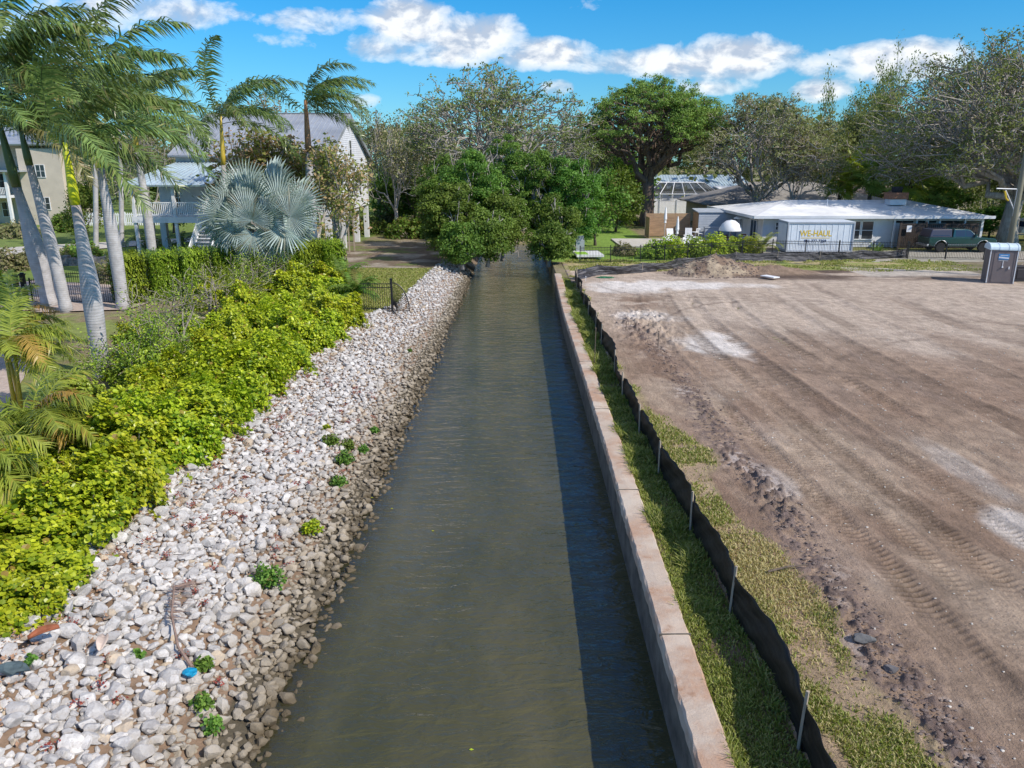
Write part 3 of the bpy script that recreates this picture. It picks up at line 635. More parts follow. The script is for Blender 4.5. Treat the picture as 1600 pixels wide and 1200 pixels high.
# big spreading trees
def limb(rng, a, b_, r0, r1, n=5, wig=.10, sag=.0):
    a, b_ = np.array(a), np.array(b_); L = np.linalg.norm(b_-a); P = [a+(b_-a)*i/n+(rng.normal(size=3)*wig*L*math.sin(math.pi*i/n)*.5 if 0 < i < n else 0)+np.array([0, 0, sag*L*math.sin(math.pi*i/n)]) for i in range(n+1)]
    return np.array(P), np.linspace(r0, r1, n+1)
def crown_tree(name, label, seed, H, crown_r, trunk_h, trunk_r, leafm, bark, ns, clump, nleaf, lsize, zlow, base, zc=.35, elmin=-.15, twigs=3, flat=.6, dry=.05, lean=(0, 0), lobe=.3, minr=.04, group=None, stretch=(1, 1), tl=1.1, split=None):
    """limbs fork three times towards the crown's outline; leaf tufts sit on the outermost twigs, so sky shows between them"""
    rng = np.random.default_rng(seed); root = empty(name, base, 0, label, 'tree', group); C0 = np.array([lean[0]*crown_r, lean[1]*crown_r, zlow+(H-zlow)*zc]); up_, dn_ = H-C0[2]-clump*.5, C0[2]-zlow
    def pt(d, k):
        f = k*(1-lobe+2*lobe*vnoise(d[0]*2.2+seed, d[1]*2.2+d[2]*2.0, seed)); return C0+np.array([d[0]*crown_r*stretch[0], d[1]*crown_r*stretch[1], d[2]*(up_ if d[2] > 0 else dn_)])*f
    def near(d, ang):
        q = d+rng.normal(size=3)*math.tan(ang); q /= np.linalg.norm(q)
        if q[2] < elmin: q[2] = elmin+abs(rng.normal())*.1; q /= np.linalg.norm(q)
        return q
    tb = MB(); top = np.array([rng.normal()*.15, 0, trunk_h]); trk = [np.array([0, 0, -.3]), np.array([0, 0, trunk_h*.25]), np.array([.08, 0, trunk_h*.6]), top]; tb.tube(trk, np.array([1.5, 1.1, .95, .9])*trunk_r, 14)
    Tp = []; n1, n2, n3 = ns
    for i in range(n1):
        a = i*2.39996+rng.normal()*.2; e = math.asin(min(.98, max(elmin, elmin+.1+(1-elmin-.15)*(i+.5)/n1))); d1 = np.array([math.cos(a)*math.cos(e), math.sin(a)*math.cos(e), math.sin(e)]); t1 = top+(pt(d1, .95)-top)*rng.uniform(.38, .5); st = top-np.array([0, 0, rng.uniform(0, .22)*trunk_h])
        P, rd = limb(rng, st, t1, trunk_r*rng.uniform(.40, .55), trunk_r*.28, 6, .16, .06); tb.tube(P, rd, 8, cap=False)
        for j in range(n2):
            d2 = near(d1, .42); s2 = P[-1] if j < 2 else P[rng.integers(3, 6)]; t2 = pt(d2, rng.uniform(.66, .8)); P2, rd2 = limb(rng, s2, t2, trunk_r*.22, trunk_r*.09, 6, .16, .04); tb.tube(P2, np.maximum(rd2, minr), 6, cap=False)
            for k in range(n3):
                d3 = near(d2, .22); s3 = P2[-1] if k < 2 else P2[rng.integers(2, 6)]; t3 = pt(d3, rng.uniform(.86, 1.0)); P3_, rd3 = limb(rng, s3, t3, trunk_r*.085, minr, 4, .2); tb.tube(P3_, np.maximum(rd3, minr), 4, cap=False); Tp.append(t3)
                if k % 2: Tp.append(P3_[3])
                for q in range(twigs):
                    v = near(d3, .9)*tl*rng.uniform(.5, 1.1); s4 = P3_[rng.integers(2, 5)]; P4, rd4 = limb(rng, s4, s4+v, minr, minr*.6, 3, .25); tb.tube(P4, rd4, 3, cap=False); Tp.append(P4[-1])
    tb.build('trunk', bark, root, smooth=True); Tp = np.array(Tp); n = len(Tp); I = np.repeat(np.arange(n), nleaf); D_ = rng.normal(size=(len(I), 3)); D_ /= np.linalg.norm(D_, axis=1)[:, None]; D_[:, 2] = np.where(D_[:, 2] < -.3, -D_[:, 2], D_[:, 2])
    R_ = clump*rng.uniform(.6, 1.3, n); P = Tp[I]+D_*(R_[I]*rng.random(len(I))**.5)[:, None]*np.array([1, 1, flat]); ct = rng.random(n); dr = rng.random(n) < dry
    tint = np.stack([np.clip(ct[I]*.5+rng.random(len(I))*.5, 0, 1), np.where(dr[I], .8, (rng.random(len(I)) < .02)*.8), rng.random(len(I))], -1); lb = MB(); leaves(lb, P, lsize, rng, LEAF4, out=D_*.8+np.array([0, 0, .45]), tint=tint); lb.build('crown', leafm, root); return root
crown_tree('oak_tree', 'large sparse grey-limbed oak towering behind the mangroves', 201, leafm=M['oakleaf'], bark=M['bark_grey'], trunk_h=4.5, trunk_r=.55, ns=(9, 6, 6), clump=.50, nleaf=9, lsize=.24, zlow=5, zc=.3, twigs=4, dry=.1, minr=.045, **T_(770, 84, 110, 10.5))
PB = T_(1010, 92, 128, 8.8)
crown_tree('spreading_pine', 'tall dome-crowned green tree with a thick red-brown trunk', 205, leafm=M['pineleaf'], bark=M['bark_red'], trunk_h=5.4, trunk_r=.72, ns=(9, 7, 6), clump=.62, nleaf=62, lsize=.17, zlow=8.5, zc=.12, elmin=-.02, twigs=2, flat=.55, dry=0, lobe=.14, minr=.05, **PB)
crown_tree('leaning_oak', 'olive-brown windblown tree behind the white flat-roofed house', 210, leafm=M['brownleaf'], bark=M['bark_grey'], trunk_h=3.2, trunk_r=.42, ns=(8, 6, 6), clump=.5, nleaf=16, lsize=.22, zlow=3.5, zc=.35, twigs=4, dry=.15, minr=.04, **T_(1180, 88, 140, 8.2))
crown_tree('oak_tree', 'huge dark oak with vine-covered trunk behind the green pickup', 214, leafm=M['oakleaf'], bark=M['bark_grey'], trunk_h=4.6, trunk_r=.72, ns=(13, 8, 7), clump=.62, nleaf=12, lsize=.20, zlow=2.6, zc=.42, elmin=-.45, twigs=4, dry=.05, minr=.04, lean=(-.05, 0), **T_(1572, 73, 60, 11.2))
# second rank, one kind at a time; near ones own meshes, others re-used
def rank(proto_args, spots, group):
    pr = None
    for i, (px, Y, yt, rw, lb, rz) in enumerate(spots):
        tt = T_(px, Y, yt, rw)
        if pr is None:
            pr = make_tree(proto_args['name'], lb, proto_args['seed'], **{**proto_args['kw'], **tt}); pr['group'] = group; H0, R0 = tt['H'], rw; pr.rotation_euler.z = rz
        else: copy_tree(pr, tt['base'], rz, (rw/R0, rw/R0, tt['H']/H0), lb, group)
rank(dict(name='bare_tree', seed=301, kw=dict(leafm=M['brownleaf'], bark=M['bark_grey'], cfg=dict(OPEN, dry=.3), trunk_h=2.5, trunk_r=.22, nleaf=4, lsize=.2, spread=.7, lv=6, minr=.036)),
     [(622, 80, 195, 4.6, 'bare twiggy tree right behind the white gabled house', 0), (590, 92, 168, 5.0, 'wispy leafless tree beyond the ridge of the grey metal roof', 2), (1240, 84, 192, 4.6, 'pale bare tree behind the grey shingle roof', 4),
      (905, 98, 196, 5.0, 'thin bare tree in the gap left of the dome-crowned tree', 1), (660, 100, 190, 6.0, 'brown leafless tree left of the large sparse oak', 5), (420, 100, 140, 7.0, 'broad pinkish bare tree behind the grey metal roof', 3), (240, 75, 175, 4.5, 'bare tree in the yard behind the royal palms', 3.5)], 'bare trees behind the yards')
rank(dict(name='green_tree', seed=311, kw=dict(leafm=M['oakleaf'], bark=M['bark_grey'], cfg=dict(OAK, dry=.05), trunk_h=3.0, trunk_r=.35, nleaf=22, lsize=.27, spread=.9, lv=5, minr=.05, zlow=1.5)),
     [(965, 150, 200, 9.0, 'dull green tree behind the dome-crowned tree, left side', 0), (1105, 150, 178, 10.0, 'rounded green tree right behind the dome-crowned tree', 2), (1290, 104, 168, 8.0, 'wide olive tree above the grey shingle roof', 4),
      (1400, 96, 120, 8.5, 'spreading olive tree behind the chimney', 1), (1335, 120, 84, 6.0, 'tall narrow tree standing above the others on the right', 5), (1490, 100, 120, 9.0, 'dense tree left behind the huge dark oak', 3),
      (1215, 150, 160, 10.0, 'greyish green tree behind the leaning olive-brown one', .6), (700, 112, 180, 8.0, 'grey-green tree beyond the mangroves', 2.6), (860, 118, 186, 8.0, 'distant green tree right of the large sparse oak', 4.4),
      (520, 115, 165, 8.0, 'green tree beyond the grey metal roof, right side', 1.4), (330, 118, 150, 9.0, 'green tree beyond the grey metal roof, left side', 5.5), (140, 100, 170, 8.0, 'green tree behind the cream house', 3.9),
      (1640, 84, 70, 9.0, 'tall tree at the right border beyond the boat', 2.2), (30, 108, 150, 8.0, 'green tree above the cream house balcony', .9), (1570, 110, 100, 10.0, 'distant tree closing the view behind the huge dark oak', 5.1)], 'trees behind the houses')
rank(dict(name='small_tree', seed=321, kw=dict(leafm=M['mangrove'], bark=M['bark_brown'], cfg=MANG, trunk_h=1.6, trunk_r=.12, nleaf=16, lsize=.24, spread=.6, lv=5, minr=.02, zlow=.9)),
     [(930, 70, 262, 2.8, 'small dark green tree on the bright lawn', 0), (138, 72, 275, 1.9, 'small green tree between the lime-shafted palm and the cream house', 1.2), (272, 82, 250, 2.6, 'green tree behind the porch roof, left side', 2.4), (962, 84, 258, 3.0, 'yellow-green shrub tree left of the thick red-brown trunk', 2), (655, 88, 250, 4.0, 'low green tree behind the olive lawn, far back', 4), 
      (610, 92, 262, 3.4, 'low tree seen past the corner of the white gabled house', 3), (1470, 84, 280, 3.0, 'dark bushy tree behind the carport', 5), (1545, 78, 318, 2.4, 'yellow-green bush at the foot of the huge dark oak', .5), (972, 104, 225, 4.0, 'dark green tree beyond the back fence', 2.9)], 'small trees in the back yards')
# sea-grape-like russet trees in front of the white gabled house
rank(dict(name='russet_tree', seed=331, kw=dict(leafm=M['russet'], bark=M['bark_grey'], cfg=dict(OPEN, dry=.38), trunk_h=2.4, trunk_r=.16, nleaf=5, lsize=.22, spread=.5, lv=5, minr=.022, zlow=2.0)),
     [(536, 50, 212, 2.1, 'russet-leaved tree with bent grey trunk right of the silver fan palm', 0), (500, 56, 215, 2.8, 'thin russet tree in front of the metal roof, behind the silver fan palm', 2.2), (405, 56, 188, 3.0, 'pinkish sparse tree between the gold-shafted palm and the metal roof', 4.0), (455, 58, 200, 2.6, 'reddish sparse tree before the metal roof, between the gold and rusty shafted palms', 5.2)], 'russet trees before the gabled house')
# thin dark hedge-like wood beyond everything so that no gap reads as horizon
rngw = np.random.default_rng(7); wb = MB(); n = 24000
Xw = rngw.uniform(-260, 260, n); Yw = rngw.uniform(125, 165, n); hw = 9+5*fbm(Xw*.06, Yw*.05, 3)+2.5*vnoise(Xw*.3, Yw*.3, 5)
Zw = 1+hw*(1-rngw.random(n)**1.6); leaves(wb, np.stack([Xw, Yw, Zw], -1), 1.25, rngw, upbias=.3)
tag(wb.build('distant_woods', M['oakleaf']), 'grey-green mass of woodland closing the horizon', 'woods', kind='stuff')

# ------------------------------------------------------------------ palms
def frond_mesh(rng, L, d0, grav, wind, nl=62, ll=.62, petiole=.12, lw=.035, hang=.9, plum=.5, tintm=.5, dry=0.0, path_r=.022):
    """one pinnate frond, base at origin"""
    n = 16; P = [np.zeros(3)]; d = np.array(d0, float); d /= np.linalg.norm(d)
    for i in range(n):
        f = i/n; d = d+np.array([wind[0], wind[1], -grav*(.35+1.2*f)])/n; d /= np.linalg.norm(d); P.append(P[-1]+d*L/n)
    P = np.array(P); mb = MB(); mb.cur = 1; mb.tube(P, np.linspace(path_r, .005, n+1), 5, tint=np.array([.8, dry, 0])); mb.cur = 0
    s = np.linspace(petiole, .995, nl); idx = s*n; i0 = np.minimum(idx.astype(int), n-1); fr_ = idx-i0
    Q = P[i0]*(1-fr_)[:, None]+P[i0+1]*fr_[:, None]; D = P[i0+1]-P[i0]; D /= np.linalg.norm(D, axis=1)[:, None]
    S = np.cross(D, [0, 0, 1.0]); S /= np.linalg.norm(S, axis=1)[:, None]+1e-6; U = np.cross(S, D)
    for sg in (-1, 1):
        for k in range(1):
            l = ll*(np.sin(np.pi*(.12+.83*((s-petiole)/(1-petiole))))**.45)*rng.uniform(.75, 1.12, nl)
            lift = rng.normal(size=nl)*plum
            dr = S*sg+D*rng.uniform(.45, .8, nl)[:, None]+U*lift[:, None]; dr /= np.linalg.norm(dr, axis=1)[:, None]
            wv = np.array([wind[0]*.5, wind[1]*.5, -1.0])*hang*rng.uniform(.6, 1.3, nl)[:, None]
            p0 = Q; d1 = dr+wv*.25; d1 /= np.linalg.norm(d1, axis=1)[:, None]; p1 = p0+d1*(l*.45)[:, None]
            d2 = dr+wv*1.0; d2 /= np.linalg.norm(d2, axis=1)[:, None]; p2 = p1+d2*(l*.55)[:, None]
            wd = D*lw; V = np.stack([p0-wd*.4, p0+wd*.4, p1+wd*.5, p1-wd*.5, p2], 1).reshape(-1, 3)
            b5 = (np.arange(nl)*5)[:, None]; F4 = b5+np.array([[0, 1, 2, 3]]); F3 = b5+np.array([[3, 2, 4]])
            t_ = np.repeat(np.stack([np.clip(rng.normal(tintm, .22, nl), 0, 1), np.clip(dry+(rng.random(nl) < .06)*.5, 0, 1), rng.random(nl)], -1), 5, 0)
            mb.add(V, [F4, F3], t_)
    return mb
def royal_palm(label, base, topc, r0, shaft, shaft_m, fronds, seed, L=3.6, wind=(.9, .15), shaft_len=1.6, shaft_r=.17, dens=62, bulge=0.25, group='royal palms'):
    """ringed pale trunk from base up to topc, smooth crownshaft, arching fronds blown to one side"""
    rng = np.random.default_rng(seed); b = np.array(base); tt = np.array(topc)-b
    root = empty('royal_palm', base, 0, label, 'palm tree', group)
    n = 22; P = []; rr = []; tn = []
    for i in range(n+1):
        f = i/n; P.append(np.array([tt[0]*f, tt[1]*f, tt[2]*f-.15*(i == 0)])+np.array([math.sin(f*3.1)*.06, 0, 0]))
        rr.append(r0*(1.22-.5*min(f/.10, 1)*.45-.10*f+bulge*math.exp(-((f-.45)/.25)**2)-.34*max(0, f-.55)/.45))
        tn.append((max(0, (f-.86)/.14)*.9, 0, 0))
    tb = MB(); tb.tube(P, rr, 18, tint=np.array(tn)); tb.build('trunk', M['royal'], root, smooth=True)
    d = P[-1]-P[-2]; d /= np.linalg.norm(d); d = d*.8+np.array([0, 0, .25]); d /= np.linalg.norm(d)
    rt = rr[-1]; prof = [1.08, 1.15, 1.05, .85, .68, .58]
    SP = [P[-1]+d*shaft_len*f for f in np.linspace(0, 1, 6)]
    sb = MB(); sb.tube(SP, [rt*p_*(shaft_r/.17) for p_ in prof], 14); sb.build('crownshaft', shaft_m, root, smooth=True)
    top = SP[-1]
    for k in range(fronds):
        f = k/fronds; a = k*2.39996+rng.normal()*.2; e = R(84-78*f**.8)+rng.normal()*.1
        d0 = np.array([math.cos(a)*math.cos(e)+wind[0]*.45, math.sin(a)*math.cos(e)+wind[1]*.3, math.sin(e)+.1])
        fb = frond_mesh(rng, L*rng.uniform(.82, 1.1), d0, 1.25+1.3*f+rng.uniform(-.3, .4), (wind[0]*1.2, wind[1]), nl=int(dens*1.2), ll=1.0*L/4.6, lw=.064*L/4.6*(62/dens)**.5, hang=1.0, plum=.5, tintm=.5+.12*rng.normal(), dry=(.55 if (k == fronds-1 and seed % 3 == 0) else .03))
        fb.build('frond', [M['frond'], M['shaft_green']], root, loc=tuple(top-d*shaft_len*.25*f))
    return root
def ptop(px, py, Y): return AT(px, py, Y)
b = G(78, 478, 1.15); royal_palm('royal palm with bulging trunk and dark green crownshaft, leftmost of the row', b, ptop(26, 292, b[1]-.6), .34, 1.6, M['shaft_green'], 12, 401, L=5.6, shaft_len=3.3, bulge=.35)
b = G(104, 486, 1.15); royal_palm('slender royal palm against the bulging leftmost one, frond shadows on its trunk', b, ptop(46, 258, b[1]-.6), .27, 1.4, M['shaft_green'], 11, 402, L=5.2, shaft_len=1.7, bulge=.1)
b = G(160, 588, 1.15); royal_palm('royal palm with bright lime crownshaft, nearest of the row', b, ptop(118, 320, b[1]-.4), .25, 1.9, M['shaft_lime'], 11, 403, L=4.2, shaft_len=1.9, bulge=.25, shaft_r=.165)
b = G(193, 482, 1.15); royal_palm('royal palm between the lime-shafted one and the hedge', b, ptop(156, 262, b[1]-.5), .29, 1.7, M['shaft_lime'], 12, 404, L=5.8, shaft_len=3.2, bulge=.15)
b = G(243, 436, 1.15); royal_palm('royal palm standing behind the clipped hedge, drooping low frond', b, ptop(214, 236, b[1]-.5), .28, 1.4, M['shaft_gold'], 11, 405, L=5.4, shaft_len=2.1, bulge=.05)
b = G(352, 428, 1.15); royal_palm('royal palm with long golden crownshaft behind the silver fan palm', b, ptop(349, 258, b[1]), .25, 1.9, M['shaft_gold'], 10, 406, L=5.4, shaft_len=3.1, bulge=.0, shaft_r=.165)
b = G(488, 420, 1.15); royal_palm('royal palm with rusty brown crownshaft rising right of the silver fan palm', b, ptop(482, 238, b[1]), .37, 2.2, M['shaft_brown'], 13, 407, L=4.6, shaft_len=3.3, bulge=.0, shaft_r=.15, wind=(1.3, .1))
# off to the left border: a nearer palm whose fronds hang into view
b = G(-70, 560, 1.15); royal_palm('royal palm beyond the left border, long fronds blown into view', b, ptop(-14, 215, b[1]-.2), .34, 1.6, M['shaft_green'], 14, 408, L=5.0, shaft_len=2.2)
# thin grey palms in the yard behind
for (px, py, pt, lb) in ((150, 392, 245, 'thin grey palm trunk left behind the row, near the white picket fence'), (190, 385, 250, 'thin grey palm trunk right behind the row, near the white picket fence')):
    b = G(px, py, 1.15); r_ = royal_palm(lb, b, ptop(px-4, pt-60, b[1]), .2, 1.2, M['shaft_green'], 9, 420+px, L=3.2, shaft_len=1.4, bulge=0, dens=36, group='thin palms behind the row'); r_.name = 'thin_palm'
# areca palms and foreground clump at the left border
def clump_palm(label, base, h, nst, L, seed, dry=.1, wind=(.5, 0), fr_n=7, name='areca_palm', frm=None, ll=.62, dens=50, grav=2.2, nl_w=.036, group=None):
    rng = np.random.default_rng(seed); root = empty(name, base, 0, label, 'palm', group)
    for s_ in range(nst):
        a = rng.random()*6.28; x, y = math.cos(a)*.35*(nst > 1)*rng.random(), math.sin(a)*.35*(nst > 1)*rng.random(); hh_ = h*rng.uniform(.7, 1.05)
        lx, ly = rng.normal()*.15*h*.4, rng.normal()*.15*h*.4
        st_ = MB(); st_.tube([(x, y, -.1), (x+lx*.4, y+ly*.4, hh_*.5), (x+lx, y+ly, hh_)], [.07, .055, .045], 8); st_.build('stem', M['shaft_gold'] if name == 'areca_palm' else M['bark_brown'], root, smooth=True)
        for k in range(fr_n):
            e = R(75-60*k/fr_n); a = k*2.4+rng.normal()*.3; d0 = (math.cos(a)*math.cos(e)+wind[0]*.3, math.sin(a)*math.cos(e), math.sin(e))
            dr = 0.05 if rng.random() > dry else .9
            fb = frond_mesh(rng, L*rng.uniform(.75, 1.1), d0, grav+rng.uniform(-.3, .6), wind, nl=dens, ll=ll, lw=nl_w, hang=.55, plum=.25, tintm=.55+.2*rng.normal(), dry=dr, path_r=.014)
            fb.build('frond', [frm or M['arecafrond'], frm or M['arecafrond']], root, loc=(x+lx, y+ly, hh_))
    return root
clump_palm('yellow-green feathery palm at the left border, in front of the royal palms', G(20, 632, 1.6), 1.7, 3, 2.1, 501, .15, group='feathery palms at the left border')
clump_palm('feathery palm with an orange dead frond hanging over the bright shrubs', G(48, 715, 1.6), .9, 2, 1.7, 507, .22, group='feathery palms at the left border')
clump_palm('low feathery palm at the left border above the rock bank', G(-30, 790, 1.6), .8, 2, 1.7, 503, .1, group='feathery palms at the left border')
clump_palm('short feathery palm with drooping yellow fronds near the gate', G(45, 560, 1.6), 1.2, 2, 1.9, 509, .2, group='feathery palms at the left border')
for i, (px, py, lb) in enumerate(((215, 385, 'small green palm left of the porch steps'), (290, 388, 'small green palm in front of the porch railing'), (395, 372, 'dark small palm at the corner of the porch'))):
    clump_palm(lb, G(px, py+12, 1.15), 1.3, 1, 1.9, 520+i, .0, (.3, 0), 14, 'date_palm', M['frond'], .3, 34, 3.2, group='small palms before the porch')

def fan_mesh(rng, rad, nseg=44, span=R(300), cup=.35, tintm=.6, droop=.5):
    """stiff split fan leaf in local frame: axis +X away from the stalk, normal +Z"""
    mb = MB(); a = np.linspace(-span/2, span/2, nseg+1)
    for i in range(nseg):
        a0, a1 = a[i], a[i+1]; am = (a0+a1)/2; L = rad*(1-.22*abs(am/(span/2))**2)*rng.uniform(.93, 1.05); sp = rng.uniform(.40, .50)
        fold = .05*rad; dz = lambda r_: cup*r_*r_/rad*.5
        def pt(ang, r_, z=0): return (r_*math.cos(ang), r_*math.sin(ang), dz(r_)+z)
        tip = np.array(pt(am, L)); tip[2] -= droop*rng.uniform(.1, 1)*L*.28
        V = [pt(a0, .05), pt(a0, L*sp), pt(am, L*sp, fold), pt(am, .05, .0), pt(a1, L*sp), pt(a1, .05), tuple(tip), pt(am-.42*(am-a0), L*.80, fold*.5-droop*.03), pt(am+.42*(a1-am), L*.80, fold*.5-droop*.03)]
        F = [(0, 1, 2, 3), (3, 2, 4, 5), (1, 7, 2), (2, 8, 4), (2, 7, 6), (2, 6, 8)]
        tn = np.tile([np.clip(rng.normal(tintm, .16), 0, 1), (rng.random() < .04)*.6, 0], (9, 1)); mb.add(V, F, tn)
    return mb
def fan_palm(name, label, base, h, nleaf, rad, mat, seed, pet=1.5, group=None, tmin=.1, facing=None, trunk_r=.22, nseg=40, emin=-35, face=None):
    rng = np.random.default_rng(seed); root = empty(name, base, 0, label, 'palm tree', group)
    tb = MB(); tb.tube([(0, 0, -.1), (0, 0, h*.5), (.03, 0, h)], [trunk_r*1.15, trunk_r, trunk_r*.9], 12); tb.build('trunk', M['bark_brown'], root, smooth=True)
    variants = [fan_mesh(rng, rad, nseg, tintm=.4+.1*i) for i in range(4)]
    for k in range(nleaf):
        f = (k+.5)/nleaf; e = R(82-(82-emin)*f)+rng.normal()*.08; a = k*2.39996+rng.normal()*.15
        d = np.array([math.cos(a)*math.cos(e), math.sin(a)*math.cos(e), math.sin(e)]); pl = pet*rng.uniform(.8, 1.15)
        X = d+np.array([0, 0, -.55*(1-f*.5)]); X /= np.linalg.norm(X)
        up = np.array([0, 0, 1.0])-X*X[2]; nu = np.linalg.norm(up); up = up/nu if nu > .2 else np.array([-math.cos(a), -math.sin(a), .2]); up = up+rng.normal(size=3)*.25; up = up if face is None else up*.9*(1 if up@np.array(face) > 0 else -1)+np.array(face)*.5+rng.normal(size=3)*.45; up -= X*(up@X); up /= np.linalg.norm(up); Yv = np.cross(up, X)
        v = variants[k % 4]; V0 = np.concatenate(v.V); Rm = np.stack([X, Yv, up], -1); hub = d*pl
        mb = MB(); mb.V = [V0@Rm.T*rng.uniform(.85, 1.08)+hub]; mb.F = list(v.F); mb.T = list(v.T); mb.n = len(V0); mb.tube([d*.1, d*pl*.6+np.array([0, 0, .03]), hub], [.035, .025, .018], 5, tint=np.array([.6, 0, 0]))
        mb.build('fan_leaf', mat, root, loc=(0, 0, h))
    return root
def silver_palm():
    rng = np.random.default_rng(617); Yc = 43.2; c = np.array(AT(410, 345, Yc)); base = np.array([c[0], Yc, 1.15]); root = empty('silver_fan_palm', tuple(base), 0, 'silvery blue fan palm behind the hedge', 'palm tree'); top = np.array([0, 0, c[2]-1.15-.6])
    q = MB(); q.tube([(0, 0, -.1), (0, 0, top[2]*.5), tuple(top)], [.30, .26, .24], 12); q.build('trunk', M['bark_grey'], root, smooth=True)
    fans = [(402, 318, 0, 1, -.5, 1.95), (372, 322, -.55, .9, -.1, 1.75), (436, 318, .5, .9, -.1, 1.8), (356, 334, -1, .25, -.3, 1.75), (455, 338, 1, .35, -.5, 1.85), (448, 352, .75, -.65, -.7, 1.75), (368, 352, -.6, -.7, -.5, 1.6),
            (404, 362, .05, -1, -1.1, 1.35), (395, 330, -.35, .6, -.9, 1.6), (425, 340, .55, .15, -1.0, 1.6), (386, 345, -.8, -.1, -.9, 1.5), (430, 300, .1, 1, .9, 1.8), (380, 300, -.3, 1, 1.0, 1.8), (460, 322, .8, .6, .8, 1.7), (352, 350, -.9, -.4, .7, 1.6), (408, 342, .1, .5, -1.5, 1.35), (425, 372, .35, -.95, -.3, 1.5), (380, 372, -.3, -.95, -.2, 1.4), (410, 320, .2, .8, 1.6, 1.8)]
    for px, py, ax, az_, dy, rd in fans:
        hub = np.array([(px-410)/27.5, dy, top[2]+.6+(345-py)/27.5]); X = np.array([ax, rng.normal()*.12-.1, az_]); X /= np.linalg.norm(X)
        up = np.array([rng.normal()*.35+ax*.35, -1.0, .35+rng.normal()*.2]); up -= X*(up@X); up /= np.linalg.norm(up); Yv = np.cross(up, X); v = fan_mesh(rng, rd, 40, R(rng.uniform(230, 290)), cup=rng.uniform(-.1, .4), tintm=.5+.12*rng.normal(), droop=.9)
        V0 = np.concatenate(v.V); mb = MB(); mb.V = [V0@np.stack([X, Yv, up], -1).T+hub]; mb.F = list(v.F); mb.T = list(v.T); mb.n = len(V0); mb.tube([top, (top+hub)/2+np.array([0, 0, .12]), hub], [.045, .035, .025], 6, tint=np.array([.7, 0, 0])); mb.build('fan_leaf', M['silver'], root)
silver_palm()
for i, (px, Y, pt, lb) in enumerate(((1306, 86, 262, 'green fan palm left of the chimney, behind the grey roof'), (1352, 84, 256, 'yellowish fan palm behind the brick chimney'), (1412, 80, 262, 'green fan palm behind the roof of the white house'), (1446, 82, 280, 'fan palm with hanging dead leaves near the huge dark oak'), (1322, 90, 245, 'taller fan palm at the back of the fan palm group'))):
    bb = at(px, Y); h = top_z(pt, Y)-1.08-1.4
    fan_palm('cabbage_palm', lb, bb, h, 24, 1.25, M['pineleaf'] if i % 2 else M['arecafrond'], 640+i, pet=1.3, group='fan palms behind the white house', nseg=18, emin=-55)

# ------------------------------------------------------------------ bright shrubs along the rock bank, clipped hedge
def shrub_mesh(seed, rx, ry, h, nl, lsz, tmpl=LEAFR, dry=.03, rosette=6, lo=.0, boxy=0.0, up=.9):
    """leaf rosettes over an uneven dome; returns (leaf MB, stem MB)"""
    rng = np.random.default_rng(seed); nr = nl//rosette
    if boxy:
        d = rng.uniform(-1, 1, (nr*3, 3)); d[:, 2] = rng.uniform(0, 1, nr*3); m_ = np.max(np.abs(np.stack([d[:, 0], d[:, 1], d[:, 2]], -1)), axis=1) > .80; d = d[m_][:nr]
        P = d*np.array([rx, ry, h])*(1+.05*rng.normal(size=(len(d), 1))); O = d.copy(); O[:, 2] = np.where(d[:, 2] > .8, 1.2, .25)
    else:
        d = rng.normal(size=(nr, 3)); d[:, 2] = np.abs(d[:, 2])*1.1; d /= np.linalg.norm(d, axis=1)[:, None]
        bump = .48+.95*vnoise(d[:, 0]*2.3+seed*.7, d[:, 1]*2.3+d[:, 2]*1.6, seed); k = bump*(rng.random(nr)**.22)
        P = d*k[:, None]*np.array([rx, ry, h])/1.0; O = d.copy()
    if not boxy: kp = vnoise(P[:, 0]*3.1+seed, P[:, 1]*3.1+P[:, 2]*2.7, 77) > .27; P = P[kp]; O = O[kp]
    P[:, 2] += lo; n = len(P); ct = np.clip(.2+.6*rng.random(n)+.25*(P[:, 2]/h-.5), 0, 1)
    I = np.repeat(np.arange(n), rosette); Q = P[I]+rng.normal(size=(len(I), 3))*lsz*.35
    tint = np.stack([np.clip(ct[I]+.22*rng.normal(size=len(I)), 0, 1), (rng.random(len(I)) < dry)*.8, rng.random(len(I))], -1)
    lb = MB(); leaves(lb, Q, lsz, rng, tmpl, upbias=0, out=O[I]*up+np.array([.25, -.15, .55]), tint=tint)
    sb = MB()
    for i in range(14):
        a = rng.random()*6.28; q = P[rng.integers(n)]*.9; sb.tube([(math.cos(a)*.1, math.sin(a)*.1, -.05), tuple(q*.5+rng.normal(size=3)*.06), tuple(q)], [.03, .02, .01], 4, cap=False)
    return lb, sb
def shrub(name, label, loc, variants, vi, rz, sc, mat, group, cat='shrub'):
    root = empty(name, loc, rz, label, cat, group); root.scale = sc if hasattr(sc, '__len__') else (sc, sc, sc)
    key = (name, vi)
    if key not in SH_CACHE:
        lb, sb = variants(vi); o1 = lb.build('foliage', mat, root); o2 = sb.build('stems', M['twig'], root); SH_CACHE[key] = (o1, o2)
    else:
        for o in SH_CACHE[key]: c = o.copy(); COL.objects.link(c); c.parent = root
    return root
SH_CACHE = {}
cl_var = lambda i: shrub_mesh(700+i, 1.4, 1.4, 1.55, [20000, 17500, 19000, 10000][i], .096, rosette=7)
place = []
for y in np.arange(11.2, 35, 1.35):
    x = te(y); place.append((x-.95, y, 1.0, 0)); 
for y in np.arange(12.5, 35, 2.0): place.append((te(y)-2.8-.02*(y-12), y, .95, 1))
for y in np.arange(15, 34, 2.8): place.append((te(y)-4.6, y+.6, .8, 3))
